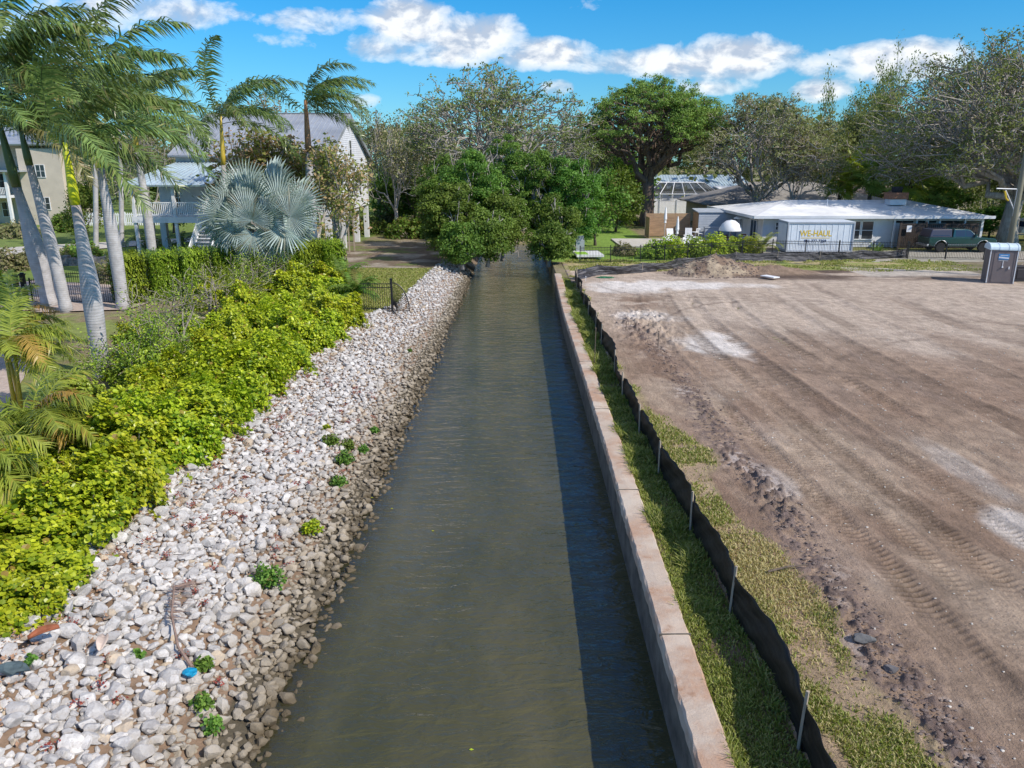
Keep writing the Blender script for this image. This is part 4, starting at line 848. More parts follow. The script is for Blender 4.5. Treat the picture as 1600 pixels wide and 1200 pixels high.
for x, y, s_ in ((-8.6, 34.5, .9), (-10.6, 35.2, 1.0), (-12.6, 34.8, 1.0), (-9.3, 37.4, 1.0), (-11.4, 37.8, 1.05), (-13.4, 37.5, 1.0), (-9.6, 40.2, 1.1), (-11.8, 40.6, 1.1), (-13.8, 40.0, 1.0), (-10.4, 43, 1.2), (-15.4, 38.6, .9), (-13.0, 31.5, .9), (-13.9, 28.5, .85), (-12.6, 25.4, .8)): place.append((x, y, s_, 5))
rg = np.random.default_rng(12)
desc = {0: 'bright yellow-green round-leaved shrub at the edge of the white rocks', 1: 'yellow-green round-leaved shrub one row behind the rock edge', 3: 'scruffy green shrub farthest back from the rocks'}
ORD = ['first', 'second', 'third', 'fourth', 'fifth', 'sixth', 'seventh', 'eighth', 'ninth', 'tenth', 'eleventh', 'twelfth', 'thirteenth', 'fourteenth', 'fifteenth', 'sixteenth', 'seventeenth', 'eighteenth', 'nineteenth', 'twentieth']
rowc = {}
def cnt(r): rowc[r] = rowc.get(r, -1)+1; return ORD[rowc[r]]
for i, (x, y, s_, row) in enumerate(place):
    if row == 3 and y > 28: continue
    lmk = 'beside the feathery palms' if y < 17 else ('near the lime-shafted palm' if y < 23 else ('near the dry branches' if y < 29 else 'towards the fan-shaped fence end'))
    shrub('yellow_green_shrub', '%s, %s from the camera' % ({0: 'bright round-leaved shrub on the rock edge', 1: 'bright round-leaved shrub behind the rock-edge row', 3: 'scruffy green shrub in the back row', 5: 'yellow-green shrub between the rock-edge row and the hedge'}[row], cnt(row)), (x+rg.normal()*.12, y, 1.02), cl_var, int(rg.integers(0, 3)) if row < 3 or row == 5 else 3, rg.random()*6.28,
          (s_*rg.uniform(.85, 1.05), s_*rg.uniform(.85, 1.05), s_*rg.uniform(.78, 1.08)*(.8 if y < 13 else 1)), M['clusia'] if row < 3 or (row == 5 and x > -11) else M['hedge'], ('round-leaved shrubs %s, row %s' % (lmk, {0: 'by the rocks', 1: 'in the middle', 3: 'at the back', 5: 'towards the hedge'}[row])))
# clipped hedge, in blocks planted side by side
hv = lambda i: shrub_mesh(760+i, 1.5, 1.1, 2.55, 22000, .105, rosette=5, boxy=1, dry=.02, up=1.3)
hx0, hy0, _ = G(165, 480, 1.1); hx1, hy1, _ = G(530, 442, 1.1)
nb = 8
for i in range(nb):
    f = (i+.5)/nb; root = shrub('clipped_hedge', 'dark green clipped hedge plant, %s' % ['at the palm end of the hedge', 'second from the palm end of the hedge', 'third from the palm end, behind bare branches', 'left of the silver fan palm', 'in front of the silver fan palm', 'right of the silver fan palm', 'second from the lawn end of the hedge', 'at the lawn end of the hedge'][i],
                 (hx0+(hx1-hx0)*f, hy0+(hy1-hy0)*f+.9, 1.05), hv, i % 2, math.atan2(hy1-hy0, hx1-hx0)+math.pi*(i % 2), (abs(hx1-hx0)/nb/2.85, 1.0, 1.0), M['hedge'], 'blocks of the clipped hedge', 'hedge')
for px, py, lb in ((-10, 478, 'bright green clipped bush by the black gate post, left border'),):
    g_ = G(px, py, 1.1); shrub('green_bush', lb, (g_[0]-.6, g_[1], 1.05), cl_var, 1, 1.0, (.9, .9, 1.1), M['clusia'], None)
# soft arching plants before the fan-shaped fence end
for i, (px, py, s_, lb) in enumerate(((560, 480, .9, 'feathery arching shrub at the left of the fan-shaped fence end'), (540, 455, .8, 'green arching shrub behind the fan-shaped fence end'))):
    g_ = G(px, py, 1.1); clump_palm(lb, g_, .7, 6, 1.7, 800+i, .05, (.2, 0), 8, 'arching_shrub', M['mangrove'], .28, 26, 2.0, group='arching shrubs by the fence end')
# leafless wind-broken shrub with a few leaves
def bare_shrub(label, base, h, r_, seed, nleaf, leafm, group):
    rng = np.random.default_rng(seed); paths, tips = [], []; root = empty('bare_shrub', base, 0, label, 'shrub', group)
    for i in range(6):
        a = i+rng.random(); s_ = rng.uniform(.3, 1.1); grow(rng, np.zeros(3), np.array([math.cos(a)*math.sin(s_), math.sin(a)*math.sin(s_), math.cos(s_)]), h*.42, .075, 2, 5, paths, tips, dict(kids=[3, 3, 3, 3], ang=(.3, .9), wig=.25, up=.0))
    tb = MB()
    for p_, rd, l in paths: tb.tube(p_, np.maximum(rd, .013), 5 if l < 4 else 3, cap=False)
    tb.build('branches', M['twig'], root, smooth=True); tips = np.array(tips)
    I = np.repeat(np.arange(len(tips)), nleaf); P = tips[I]+rng.normal(size=(len(I), 3))*.14
    lb_ = MB(); leaves(lb_, P, .075, rng, LEAF4, upbias=.4); lb_.build('foliage', leafm, root)
for i, (px, py, h, lb, nl) in enumerate(((262, 560, 3.0, 'wind-stripped shrub with pale bare branches in front of the hedge', 4), (330, 500, 3.0, 'bare grey shrub against the clipped hedge', 5), (215, 600, 2.4, 'thin-leaved scrambling shrub at the foot of the lime-shafted palm', 12), (400, 470, 2.8, 'yellowish twiggy shrub below the silver fan palm', 9), (445, 455, 2.4, 'twiggy shrub between the hedge and the bright shrubs', 8))):
    bare_shrub(lb, G(px, py, 1.1), h, 1, 820+i, nl, M['hedge'] if i != 1 else M['russet'], 'wind-stripped shrubs')
# brown hedges and bushes across the far-left garden
bv = lambda i: shrub_mesh(780+i, 1.4, 1.1, 1.1, 3600, .17, LEAF4, rosette=6, dry=.25)
for i, (px, py, s_, lb) in enumerate(((30, 372, 1.4, 'brownish clipped bush under the cream balcony'), (100, 362, 1.5, 'reddish bush at the corner of the cream house'), (20, 422, 1.2, 'low bush left of the garden path'), (175, 440, 1.1, 'dark brown bush left of the clipped hedge'), (130, 408, 1.2, 'shadowed bush by the garden path'),
                                      (70, 415, 1.2, 'greyish bush in front of the garden path'), (245, 392, 1.0, 'low bush behind the clipped hedge'), (640, 372, 1.6, 'brown bush under the white gabled house'), (600, 352, 1.6, 'green bush behind the house stilts'), (668, 352, 1.4, 'brown scrub left of the mangroves'), (575, 366, 1.4, 'bush in the shade of the raised house'),
                                      (1165, 303, 1.4, 'dark bush by the neighbouring wall behind the leaning tree'), (1060, 312, 1.2, 'bush in front of the pool cage'), (965, 340, 1.5, 'yellow-green bush left of the thick red-brown trunk'), (985, 352, 1.0, 'low bush at the foot of the thick red-brown trunk'))):
    g_ = G(px, py, 1.1); shrub('garden_bush', lb, g_, bv, i % 3, i*1.3, (s_, s_, s_), M['brownleaf'] if i % 2 == 0 else M['mangrove'], 'bushes in the far gardens')
pvv = lambda i: shrub_mesh(790+i, 1.25, 1.0, 1.3, 4200, .15, LEAF4, rosette=6, dry=.02)
for i, (px, py, s_, lb) in enumerate(((1022, 403, 1.0, 'leafy shrub behind the iron fence, leftmost by the wooden screen'), (1052, 402, 1.0, 'leafy shrub behind the iron fence below the lounge chairs'), (1088, 400, 1.05, 'leafy shrub behind the iron fence in front of the patio table'), (1116, 398, 1.0, 'leafy shrub behind the iron fence left of the white umbrella'), (1144, 396, .95, 'leafy shrub behind the iron fence below the white umbrella'), (1170, 396, .8, 'leafy shrub behind the iron fence right of the white umbrella'))):
    g_ = G(px, py, 1.1); shrub('patio_shrub', lb, g_, pvv, i % 2, i*1.7, s_, M['clusia'] if i % 2 else M['hedge'], 'shrubs along the patio fence')
g_ = G(1190, 397, 1.1); clump_palm('small bright palm at the left end of the white container', g_, .6, 2, 1.9, 850, .0, (.1, 0), 10, 'small_palm', M['arecafrond'], .35, 26, 1.8)
g_ = G(975, 398, 1.1); shrub('russet_bush', 'rusty brown low bush at the iron fence left of the patio shrubs', g_, bv, 0, 2, .8, M['brownleaf'], None)
for i, (px, py) in enumerate(((1368, 397), (1272, 392))):
    g_ = G(px, py, 1.1); clump_palm('spiky dark plant behind the iron fence, %s' % ('right of the white container' if i == 0 else 'in front of the white container'), g_, .2, 2, 1.0, 860+i, 0, (0, 0), 9, 'spiky_plant', M['mangrove'], .2, 16, 1.2, group='spiky plants behind the iron fence')
# ------------------------------------------------------------------ riprap
def ico(sub):
    import bmesh
    bm = bmesh.new(); bmesh.ops.create_icosphere(bm, subdivisions=sub, radius=1.0); V = np.array([v.co[:] for v in bm.verts]); F = np.array([[v.index for v in f.verts] for f in bm.faces]); bm.free(); return V, F
def rock_templates(sub, n, seed, rough=.05):
    rng = np.random.default_rng(seed); V0, F = ico(sub); out = []
    for _ in range(n):
        V = V0.copy()
        for k in range(rng.integers(11, 18)):
            d = rng.normal(size=3); d /= np.linalg.norm(d); h = rng.uniform(.50, .80); s = V@d; V = V-np.maximum(s-h, 0)[:, None]*d
        V = V*(1+rough*rng.normal(size=(len(V), 1))); V *= np.array([rng.uniform(.85, 1.25), rng.uniform(.7, 1.0), rng.uniform(.5, .8)]); out.append(V)
    return out, F
m, t = newmat('limestone_rock'); geo = t('ShaderNodeNewGeometry'); co = t('ShaderNodeTexCoord').outputs['Object']
tn = t('ShaderNodeSeparateColor', {0: t('ShaderNodeAttribute', attribute_name='tint').outputs['Color']})
pz = t('ShaderNodeSeparateXYZ', {0: geo.outputs['Position']}).outputs[2]
n = t.noise(co, 7.0, 6, .7); n3 = t.noise(co, 26, 5, .75)
cc = t.mix(tn.outputs[0], (.44, .425, .41, 1), (.68, .655, .62, 1)); cc = t.mix(t.math('MULTIPLY', tn.outputs[1], .8), cc, (.52, .40, .26, 1))
cc = t.mix(t.ramp(n, [(.42, 0.0), (.66, .6)]), cc, (.30, .27, .25, 1)); cc = t.mix(t.ramp(n3, [(.56, 0.0), (.70, .6)]), cc, (.25, .21, .17, 1))
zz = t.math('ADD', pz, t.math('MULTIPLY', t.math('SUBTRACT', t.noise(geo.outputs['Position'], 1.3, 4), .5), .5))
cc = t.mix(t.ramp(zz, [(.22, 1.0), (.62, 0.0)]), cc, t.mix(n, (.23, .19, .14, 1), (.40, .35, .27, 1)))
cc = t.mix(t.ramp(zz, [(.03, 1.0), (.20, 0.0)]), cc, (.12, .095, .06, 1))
p = t('ShaderNodeBsdfPrincipled', {'Base Color': cc, 'Roughness': .92, 'Specular IOR Level': .2})
b = t('ShaderNodeBump', {'Strength': .55, 'Distance': .03, 'Height': t.math('ADD', n, t.noise(co, 40, 4, .7))}); t.l.new(b.outputs[0], p.inputs['Normal'])
t('ShaderNodeOutputMaterial', {0: p}); M['rock'] = m
hi, Fh = rock_templates(3, 10, 1, .012); md, Fm = rock_templates(2, 14, 2, .02); lo_, Fl = rock_templates(1, 10, 3, .03)
rng = np.random.default_rng(99); rk = []
def bankz(x, y): return float(ground_z(np.array([[x]]), np.array([[y]]))[0, 0])
def scatter_rocks(y0, y1, sp, smin, smax, lift, pw=2.0, keep=1.0, xs0=-.15, xs1=.75):
    y = y0
    while y < y1:
        step = sp*(1-.1*min(1, max(0, (y-12)/8)))*(1+max(0, y-20)*.012); a, b_ = te(min(y, 64))+xs0, we(y)+xs1; x = a+rng.random()*step
        while x < b_:
            if rng.random() < keep:
                f = (x-a)/(b_-a); s = smin+(smax-smin)*rng.random()**pw
                if f > .62: s *= .85
                s *= 1-.2*min(1, max(0, (y-12)/8))
                px_, py_ = x+rng.normal()*step*.28, y+rng.normal()*step*.28
                rk.append((px_, py_, s, lift, f))
            x += step*rng.uniform(.8, 1.2)
        y += step*.86
scatter_rocks(4.5, 60, .14, .06, .12, -.01, 1.4)                # under-fill of small stones
scatter_rocks(4.5, 60, .195, .08, .21, .04, 2.3, .93)
rk = np.array(rk); zs = ground_z(rk[:, 0], rk[:, 1]); big = np.argsort(-(rk[:, 2]/(rk[:, 1]+4))*((rk[:, 0] > -9.5*.6-3) & (rk[:, 1] > 7.0)))
def inframe(x, y, z):
    yc = y*math.cos(PITCH)+(CAMZ-z)*math.sin(PITCH); u = x/yc*FPX+800; v = 600+FPX*((CAMZ-z)*math.cos(PITCH)-y*math.sin(PITCH))/yc; return 15 < u < 1585 and 0 < v < 1185
ind = [i for i in big if inframe(rk[i, 0], rk[i, 1], zs[i]) and rk[i, 2] > .10 and rk[i, 3] > 0][:292]; inds = set(ind)
mbr = MB()
def rock_geo(i, tmpl, F):
    x, y, s, lift, f = rk[i]; V = tmpl[int(rng.integers(len(tmpl)))]; a = rng.random()*6.28; tl = rng.normal()*.28, rng.normal()*.28
    Rm = np.array(Euler((tl[0], tl[1], a)).to_matrix()); tnt = np.array([rng.random(), 1.0 if rng.random() < .07 else 0.0, rng.random()]); return V@Rm.T*s, tnt, np.array([x, y, zs[i]+lift+s*.22])
for i in range(len(rk)):
    if i in inds:
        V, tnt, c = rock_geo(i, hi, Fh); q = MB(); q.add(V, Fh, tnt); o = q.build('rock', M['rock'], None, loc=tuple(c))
        x = rk[i]
        wh = 'low on the bank near the water' if x[4] > .6 else ('high on the bank near the bright shrubs' if x[4] < .25 else 'midway up the bank')
        tag(o, 'pale limestone rock %s, left of the canal' % wh if x[4] <= .6 else 'brownish crusted rock %s, left of the canal' % wh, 'rock', 'riprap rocks %s' % wh)
    else:
        y = rk[i, 1]
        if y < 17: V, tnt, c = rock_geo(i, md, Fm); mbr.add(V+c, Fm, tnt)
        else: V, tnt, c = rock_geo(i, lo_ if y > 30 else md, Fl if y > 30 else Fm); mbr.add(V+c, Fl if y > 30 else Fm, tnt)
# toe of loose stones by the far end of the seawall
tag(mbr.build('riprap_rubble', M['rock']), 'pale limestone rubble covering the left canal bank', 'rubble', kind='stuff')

# weeds and litter among the rocks
def small_plant(name, label, loc, r_, h, n, lsz, mat, seed, group):
    rg_ = np.random.default_rng(seed); root = empty(name, loc, 0, label, 'plant', group); d = rg_.normal(size=(n, 3)); d[:, 2] = np.abs(d[:, 2]); d /= np.linalg.norm(d, axis=1)[:, None]
    P = d*(rg_.random(n)**.4)[:, None]*np.array([r_, r_, h])*(.6+.7*vnoise(d[:, 0]*2+seed, d[:, 1]*2, 4))[:, None]; lb = MB(); leaves(lb, P, lsz, rg_, LEAFR, out=d*.5+np.array([0, 0, .6])); lb.build('foliage', mat, root)
    sb = MB()
    for k in range(7): sb.tube([(0, 0, -.15), tuple(P[k]*.5), tuple(P[k])], [.012, .009, .004], 4, cap=False)
    sb.build('stems', M['twig'], root)
for i, (px, py, r_, h, lb) in enumerate(((418, 912, .30, .42, 'bushy green seedling among the rocks, biggest of them'), (486, 832, .22, .26, 'green seedling patch near the water right above the biggest one'), (538, 722, .26, .28, 'green plant low on the rocks, middle of the upper cluster'), (516, 692, .24, .24, 'green plant at the top of the upper cluster on the rocks'),
                                  (545, 700, .20, .22, 'green plant right of the upper cluster on the rocks'), (530, 758, .20, .2, 'green plant at the lower end of the upper cluster'), (568, 708, .14, .22, 'upright little green plant nearest the waterline'), (585, 676, .13, .14, 'tiny green plant farthest up the bank by the water'),
                                  (318, 1042, .14, .14, 'small green sprig beside the blue scrap'), (318, 1105, .15, .18, 'green sprig near the bottom waterline'), (335, 1140, .13, .15, 'lowest green sprig on the rocks'), (510, 668, .10, .1, 'tiny yellow-green sprig above the upper cluster'), (48, 1024, .08, .14, 'thin grass tuft among the rocks at the left border'), (215, 1022, .08, .13, 'thin grass tuft in the middle of the rocks'), (640, 550, .12, .12, 'small green plant on the rocks far from the camera'))):
    x, y, _ = G(px, py, .6); z = bankz(x, y); x, y, _ = G(px, py, z+.1); small_plant('seedling_plant', lb, (x, y, bankz(x, y)+.08), r_, h, int(2600*r_), .055, M['mangrove'] if i not in (1, 11) else M['clusia'], 900+i, 'green plants growing between the rocks')
wd = MB(); rgw = np.random.default_rng(5)
for k in range(75):
    y = rgw.uniform(7.5, 26)**1.0; x = rgw.uniform(te(y), we(y)-.8); z = bankz(x, y)+.14; n = 40; P = np.array([x, y, z])+rgw.normal(size=(n, 3))*np.array([.055, .055, .02])
    leaves(wd, P, .038, rgw, LEAF4, upbias=.8)
tag(wd.build('red_weeds', M['weed']), 'reddish creeping weeds in the gaps between the white rocks', 'weeds', kind='stuff')
lt = MB()
for k in range(900):
    y = rgw.uniform(7, 34); x = te(y)+abs(rgw.normal())*.55-.1; z = bankz(x, y)+.13; P = np.array([x, y, z])+rgw.normal(size=(5, 3))*np.array([.06, .06, .015]); leaves(lt, P, .05, rgw, LEAF4, upbias=1.2, tint=np.tile([.6, 1, 0], (5, 1)))
tag(lt.build('leaf_litter', M['russet']), 'brown leaf litter along the upper edge of the rocks', 'litter', kind='stuff')
# dead palm frond, boots and scrap on the rocks
x, y, _ = G(300, 925, .9); rgf = np.random.default_rng(3)
path = [G(300, 908, .8), G(272, 918, .98), G(268, 960, .9), G(278, 1010, .75), G(300, 1042, .62)]
df = MB(); o0 = np.array(G(272, 960, .9)); df.tube(np.array(path)-o0, [.008, .014, .018, .022, .035], 6, tint=np.array([.3, 0, 0]))
for k in range(46):
    f = k/46*2.2; i = int(f); q = np.array(path[i])*(1-f+i)+np.array(path[i+1])*(f-i)-o0; a = rgf.normal()*.5
    for sg in (-1, 1):
        e = q+np.array([sg*.28*math.cos(a)+.1, .22*math.sin(a)+.05, -.02]); wv = np.array([.004, .012, 0]); df.add([q-wv, q+wv, e], [(0, 1, 2)], np.array([.5, 1, 0]))
tag(df.build('dead_palm_frond', [barkmat('dead_frond', (.34, .24, .19), (.22, .15, .12))], None, loc=tuple(o0)), 'dry brown palm frond lying bent across the rocks', 'palm frond')
def boot(label, px, py, mat, L, rz, seed):
    q = MB(); V = []
    for i in range(9):
        f = i/8; wd_ = .075*math.sin(math.pi*min(1, .12+f*.75))+.012
        for j in range(5): s_ = (j-2)/2; V.append((f*L, s_*wd_, .05*s_*s_+.04*math.sin(f*3)))
    F = [(i*5+j, i*5+j+1, (i+1)*5+j+1, (i+1)*5+j) for i in range(8) for j in range(4)]; q.add(V, F)
    x, y, _ = G(px, py, .9); z = bankz(x, y)+.24; x, y, _ = G(px, py, z); o = q.build('palm_boot', mat, None, smooth=True, loc=(x, y, z)); o.rotation_euler = (0.1, -.08, rz)
    s_ = o.modifiers.new('thick', 'SOLIDIFY'); s_.thickness = .015; tag(o, label, 'palm boot', None)
boot('curled red-brown palm boot lying on the rocks', 44, 1000, surf('red_brown_husk', (.34, .11, .05), .7, .2, 6), .42, R(35), 1)
boot('curled pale pinkish palm boot standing between rocks', 156, 1018, surf('pale_husk', (.62, .50, .42), .7, .15, 6), .36, R(105), 2)
q = MB(); V, F = ico(2); rg3 = np.random.default_rng(8); q.add(V*np.array([.11, .08, .05])*(1+.2*rg3.normal(size=(len(V), 1))), F)
x, y, _ = G(296, 1051, .5); z = bankz(x, y)+.18; x, y, _ = G(296, 1051, z)
tag(q.build('plastic_scrap', surf('blue_plastic', (.01, .28, .48), .35, .1), None, loc=(x, y, z)), 'crumpled bright blue plastic scrap on the rocks', 'litter')
q = MB(); q.add(V*np.array([.2, .12, .06])*(1+.2*rg3.normal(size=(len(V), 1))), F); x, y, _ = G(16, 1075, .9); z = bankz(x, y)+.2
tag(q.build('cloth_scrap', surf('grey_green_cloth', (.10, .14, .15), .8, .2), None, loc=(x+.1, y, z)), 'dark grey-green crumpled cloth on the rocks at the left border', 'litter')

# ------------------------------------------------------------------ grass
def grass(name, label, fn, n, seed, h, tint_fn):
    rg_ = np.random.default_rng(seed); x, y, z, k = fn(rg_, n); n = len(x); a = rg_.random(n)*6.28; hh_ = h*k*rg_.uniform(.5, 1.4, n); wd_ = .007*(1+.07*y); bx_, by_ = np.cos(a)*wd_, np.sin(a)*wd_
    lx, ly = rg_.normal(size=n)*hh_*.55, rg_.normal(size=n)*hh_*.55
    V = np.stack([np.stack([x-bx_, y-by_, z-.01], -1), np.stack([x+bx_, y+by_, z-.01], -1), np.stack([x+lx*.4+bx_*.7, y+ly*.4+by_*.7, z+hh_*.6], -1), np.stack([x+lx*.4-bx_*.7, y+ly*.4-by_*.7, z+hh_*.6], -1), np.stack([x+lx, y+ly, z+hh_*.95], -1)], 1).reshape(-1, 3)
    b_ = (np.arange(n)*5)[:, None]; tn = tint_fn(x, y, rg_); mb = MB(); mb.add(V, [b_+np.array([[0, 1, 2, 3]]), b_+np.array([[3, 2, 4]])], np.repeat(tn, 5, 0)); return tag(mb.build(name, M['grassb']), label, 'grass', kind='stuff')
def f_strip(rg_, n):
    y = 5+44*rg_.random(n)**2.0; x = wallx(y)+CAPW-.03+rg_.random(n)**.9*(3.62-wallx(y)-CAPW+.06); d = fbm(x*1.5, y*1.1, 201)
    fx = (x-wallx(y)-CAPW)/.85; keep = rg_.random(n) < np.clip((d-.22)*6, .25, 1)*(1-.55*sstep(.5, .9, fx)); far = (y > 24) & (y < 29) & (fbm(y*.5, y*0, 4) > .4); keep &= ~(far & (rg_.random(n) < .7))
    x, y, d = x[keep], y[keep], d[keep]; return x, y, np.full(len(x), 1.065), (.55+1.3*sstep(.48, .68, d))*(1+.02*y)
def t_green(dry0):
    def f(x, y, rg_):
        d = fbm(x*1.1, y*.9, 205); return np.stack([np.clip(.25+.5*rg_.random(len(x))+.4*(d-.5), 0, 1), np.clip(dry0*(rg_.random(len(x)) < .55)*(.5+rg_.random(len(x))), 0, .95), rg_.random(len(x))], -1)
    return f
grass('seawall_grass', 'green grass strip between the seawall and the silt fence', f_strip, 95000, 11, .075, t_green(.30))
def f_verge(rg_, n):
    y = 5.2+46*rg_.random(n)**1.9; x = 3.68+rg_.random(n)*2.0; e = 1-lot_edge(x, y); d = fbm(x*1.3, y*1.0, 95); br = np.exp(-((y-12.3)/1.3)**2)
    pr = e*np.clip((.60-d)*6, .04, 1)*(1-.85*br)*np.where(y > 22.5, np.clip((.42-d)*8, 0, .5), 1); k_ = rg_.random(n) < pr; x, y = x[k_], y[k_]; return x, y, lot_z(x, y)-.005, (.8+.6*rg_.random(len(x)))*(1+.015*y)
grass('verge_grass', 'yellow-green trampled grass between the silt fence and the dirt', f_verge, 170000, 12, .045, t_green(.85))
def f_dry(rg_, n):
    y = rg_.uniform(9, 15, n); x = 3.7+rg_.random(n)*1.7; e = 1-lot_edge(x, y); br = np.exp(-((y-12.3)/1.5)**2); k_ = rg_.random(n) < e*br*.8; x, y = x[k_], y[k_]; return x, y, lot_z(x, y)-.005, .9+.5*rg_.random(len(x))
grass('dead_grass', 'dead brown grass patch between the silt fence and the clods', f_dry, 26000, 13, .05, lambda x, y, rg_: np.stack([rg_.random(len(x)), .8+.2*rg_.random(len(x)), rg_.random(len(x))], -1))
def f_lawn(rg_, n):
    y = rg_.uniform(37.5, 54, n); x = rg_.uniform(-13, -5.3, n); k_ = x < te(y)-.1; x, y = x[k_], y[k_]; return x, y, ground_z(x, y), np.full(len(x), 1.3)
grass('olive_lawn', 'short olive-yellow lawn beside the rock bank, far left side', f_lawn, 42000, 14, .05, t_green(.5))
def f_far(rg_, n):
    y = rg_.uniform(52.5, 59, n); x = rg_.uniform(4, 33, n); k_ = fbm(x*.6, y*.8, 33) > .46; x, y = x[k_], y[k_]; return x, y, np.full(len(x), 1.1), np.full(len(x), 1.6)
grass('roadside_grass', 'patchy grass before the iron fence and far silt fence', f_far, 26000, 15, .06, t_green(.55))
# clods on the edge ridge, one mass
class HZ:
    '''height of the lot by bilinear look-up'''
    gx = np.linspace(3.6, 40, 900); gy = np.linspace(5, 58, 1100)
    XX, YY = np.meshgrid(gx, gy); Zg = lot_z(XX, YY)
def lz(x, y):
    i = min(898, max(0, int((x-3.6)/36.4*899))); j = min(1098, max(0, int((y-5)/53*1099))); return float(HZ.Zg[j, i])
cb = MB(); rgc = np.random.default_rng(31)
for k in range(2600):
    y = 7+30*rgc.random()**1.7; rc = float(np.interp(y, [5, 8.4, 12.3, 15.9, 18, 22, 31, 38], [5.35, 5.45, 5.55, 5.85, 5.5, 5.75, 5.6, 5.2])); x = rc+rgc.normal()*.26
    if fbm(np.array(x*.8), np.array(y*.5), 91) < .44: continue
    s = .012+.045*rgc.random()**2.2; V = lo_[int(rgc.integers(len(lo_)))]; z = lz(x, y)
    cb.add(V*s+np.array([x, y, z+s*.15]), Fl, np.array([rgc.random(), 0, 0]))
for k in range(900):
    a, r_ = rgc.random()*6.28, rgc.random()**.5; x, y = MOUND[0]+math.cos(a)*r_*3.2, MOUND[1]+math.sin(a)*r_*2.2; s = .03+.09*rgc.random()**2; z = lz(x, y); V = lo_[int(rgc.integers(len(lo_)))]
    cb.add(V*s+np.array([x, y, z+s*.15]), Fl, np.array([rgc.random(), 0, 0]))
tag(cb.build('dirt_clods', surf('dark_clod', (.20, .155, .13), .95, .3, 3, .5, 20, col2=(.11, .085, .08))), 'crumbly dark clods scattered along the edge of the dirt', 'dirt clods', kind='stuff')
pb = MB()
for k in range(1500):
    y = 6.5+28*rgc.random()**1.6; x = 5.6+rgc.random()*(4+y*.75); s = .008+.02*rgc.random()**3+.0006*y; z = lz(x, y); V = lo_[int(rgc.integers(len(lo_)))]; pb.add(V*s+np.array([x, y, z+s*.2]), Fl, np.array([rgc.random(), 0, 0]))
tag(pb.build('pebbles', surf('pale_pebble', (.60, .56, .50), .9, .2, 3)), 'pale pebbles scattered over the graded dirt', 'pebbles', kind='stuff')
q = MB(); q.add(hi[3]*np.array([.22, .17, .15]), Fh); x, y, _ = G(1348, 1006, 1.1); tag(q.build('rock', surf('grey_stone', (.17, .17, .17), .9, .2, 6, .4), None, loc=(x, y, 1.16)), 'single dark grey stone at the edge of the dirt', 'rock')
q = MB(); q.add(hi[5]*np.array([.14, .12, .1]), Fh); x, y, _ = G(1392, 1050, 1.1); tag(q.build('rock', surf('grey_clod', (.15, .14, .14), .9, .2, 6, .4), None, loc=(x, y, 1.14)), 'small dark grey lump nearer than the single dark stone', 'rock')
a, b_ = np.array(G(1200, 893, 1.17)), np.array(G(1262, 882, 1.24)); q = MB(); q.tube([a-a, (b_-a)*.5+np.array([0, 0, .03]), b_-a], [.022, .018, .010], 6); tag(q.build('stick', M['bark_brown'], None, loc=tuple(a)), 'dark stick lying on the dead grass by the clods', 'stick')
q = MB(); q.box((0, 0, 0), (.55, 1.1, .06), .5); x, y, _ = G(1203, 434, 1.2); tag(q.build('board', M['white'], None, loc=(x, y, 1.28)), 'short pale board lying right of the dirt mound', 'board')

# ------------------------------------------------------------------ silt fence (near)
m, t = newmat('black_silt_fabric'); co = t('ShaderNodeTexCoord').outputs['Object']; n = t.noise(t('ShaderNodeMapping', {0: co, 3: (1, .5, 7)}).outputs[0], 2.6, 5, .6)
cc = t.mix(t.ramp(n, [(.40, 0.0), (.70, 1.0)]), (.016, .015, .014, 1), (.052, .046, .038, 1))
p = t('ShaderNodeBsdfPrincipled', {'Base Color': cc, 'Roughness': .55, 'Specular IOR Level': .35}); tr = t('ShaderNodeBsdfTranslucent', {'Color': (.06, .045, .03, 1)})
b = t('ShaderNodeBump', {'Strength': .4, 'Distance': .02, 'Height': t.noise(co, 9, 5)}); t.l.new(b.outputs[0], p.inputs['Normal'])
t('ShaderNodeOutputMaterial', {0: t('ShaderNodeMixShader', {0: .25, 1: p, 2: tr})}); M['fabric'] = m
m, t = newmat('black_film_painted_sheen'); co = t('ShaderNodeTexCoord').outputs['Object']; n = t.noise(t('ShaderNodeMapping', {0: co, 3: (.35, .35, 5), 2: (0, .12, 0)}).outputs[0], 2.4, 6, .65)
p = t('ShaderNodeBsdfPrincipled', {'Base Color': t.mix(t.ramp(n, [(.50, 0.0), (.64, 1.0)]), (.022, .022, .028, 1), (.16, .155, .165, 1)), 'Roughness': .4, 'Specular IOR Level': .5})  # grey sheen along the wrinkles is painted into the base colour
b = t('ShaderNodeBump', {'Strength': 1.0, 'Distance': .12, 'Height': n}); t.l.new(b.outputs[0], p.inputs['Normal']); t('ShaderNodeOutputMaterial', {0: p}); M['plastic'] = m
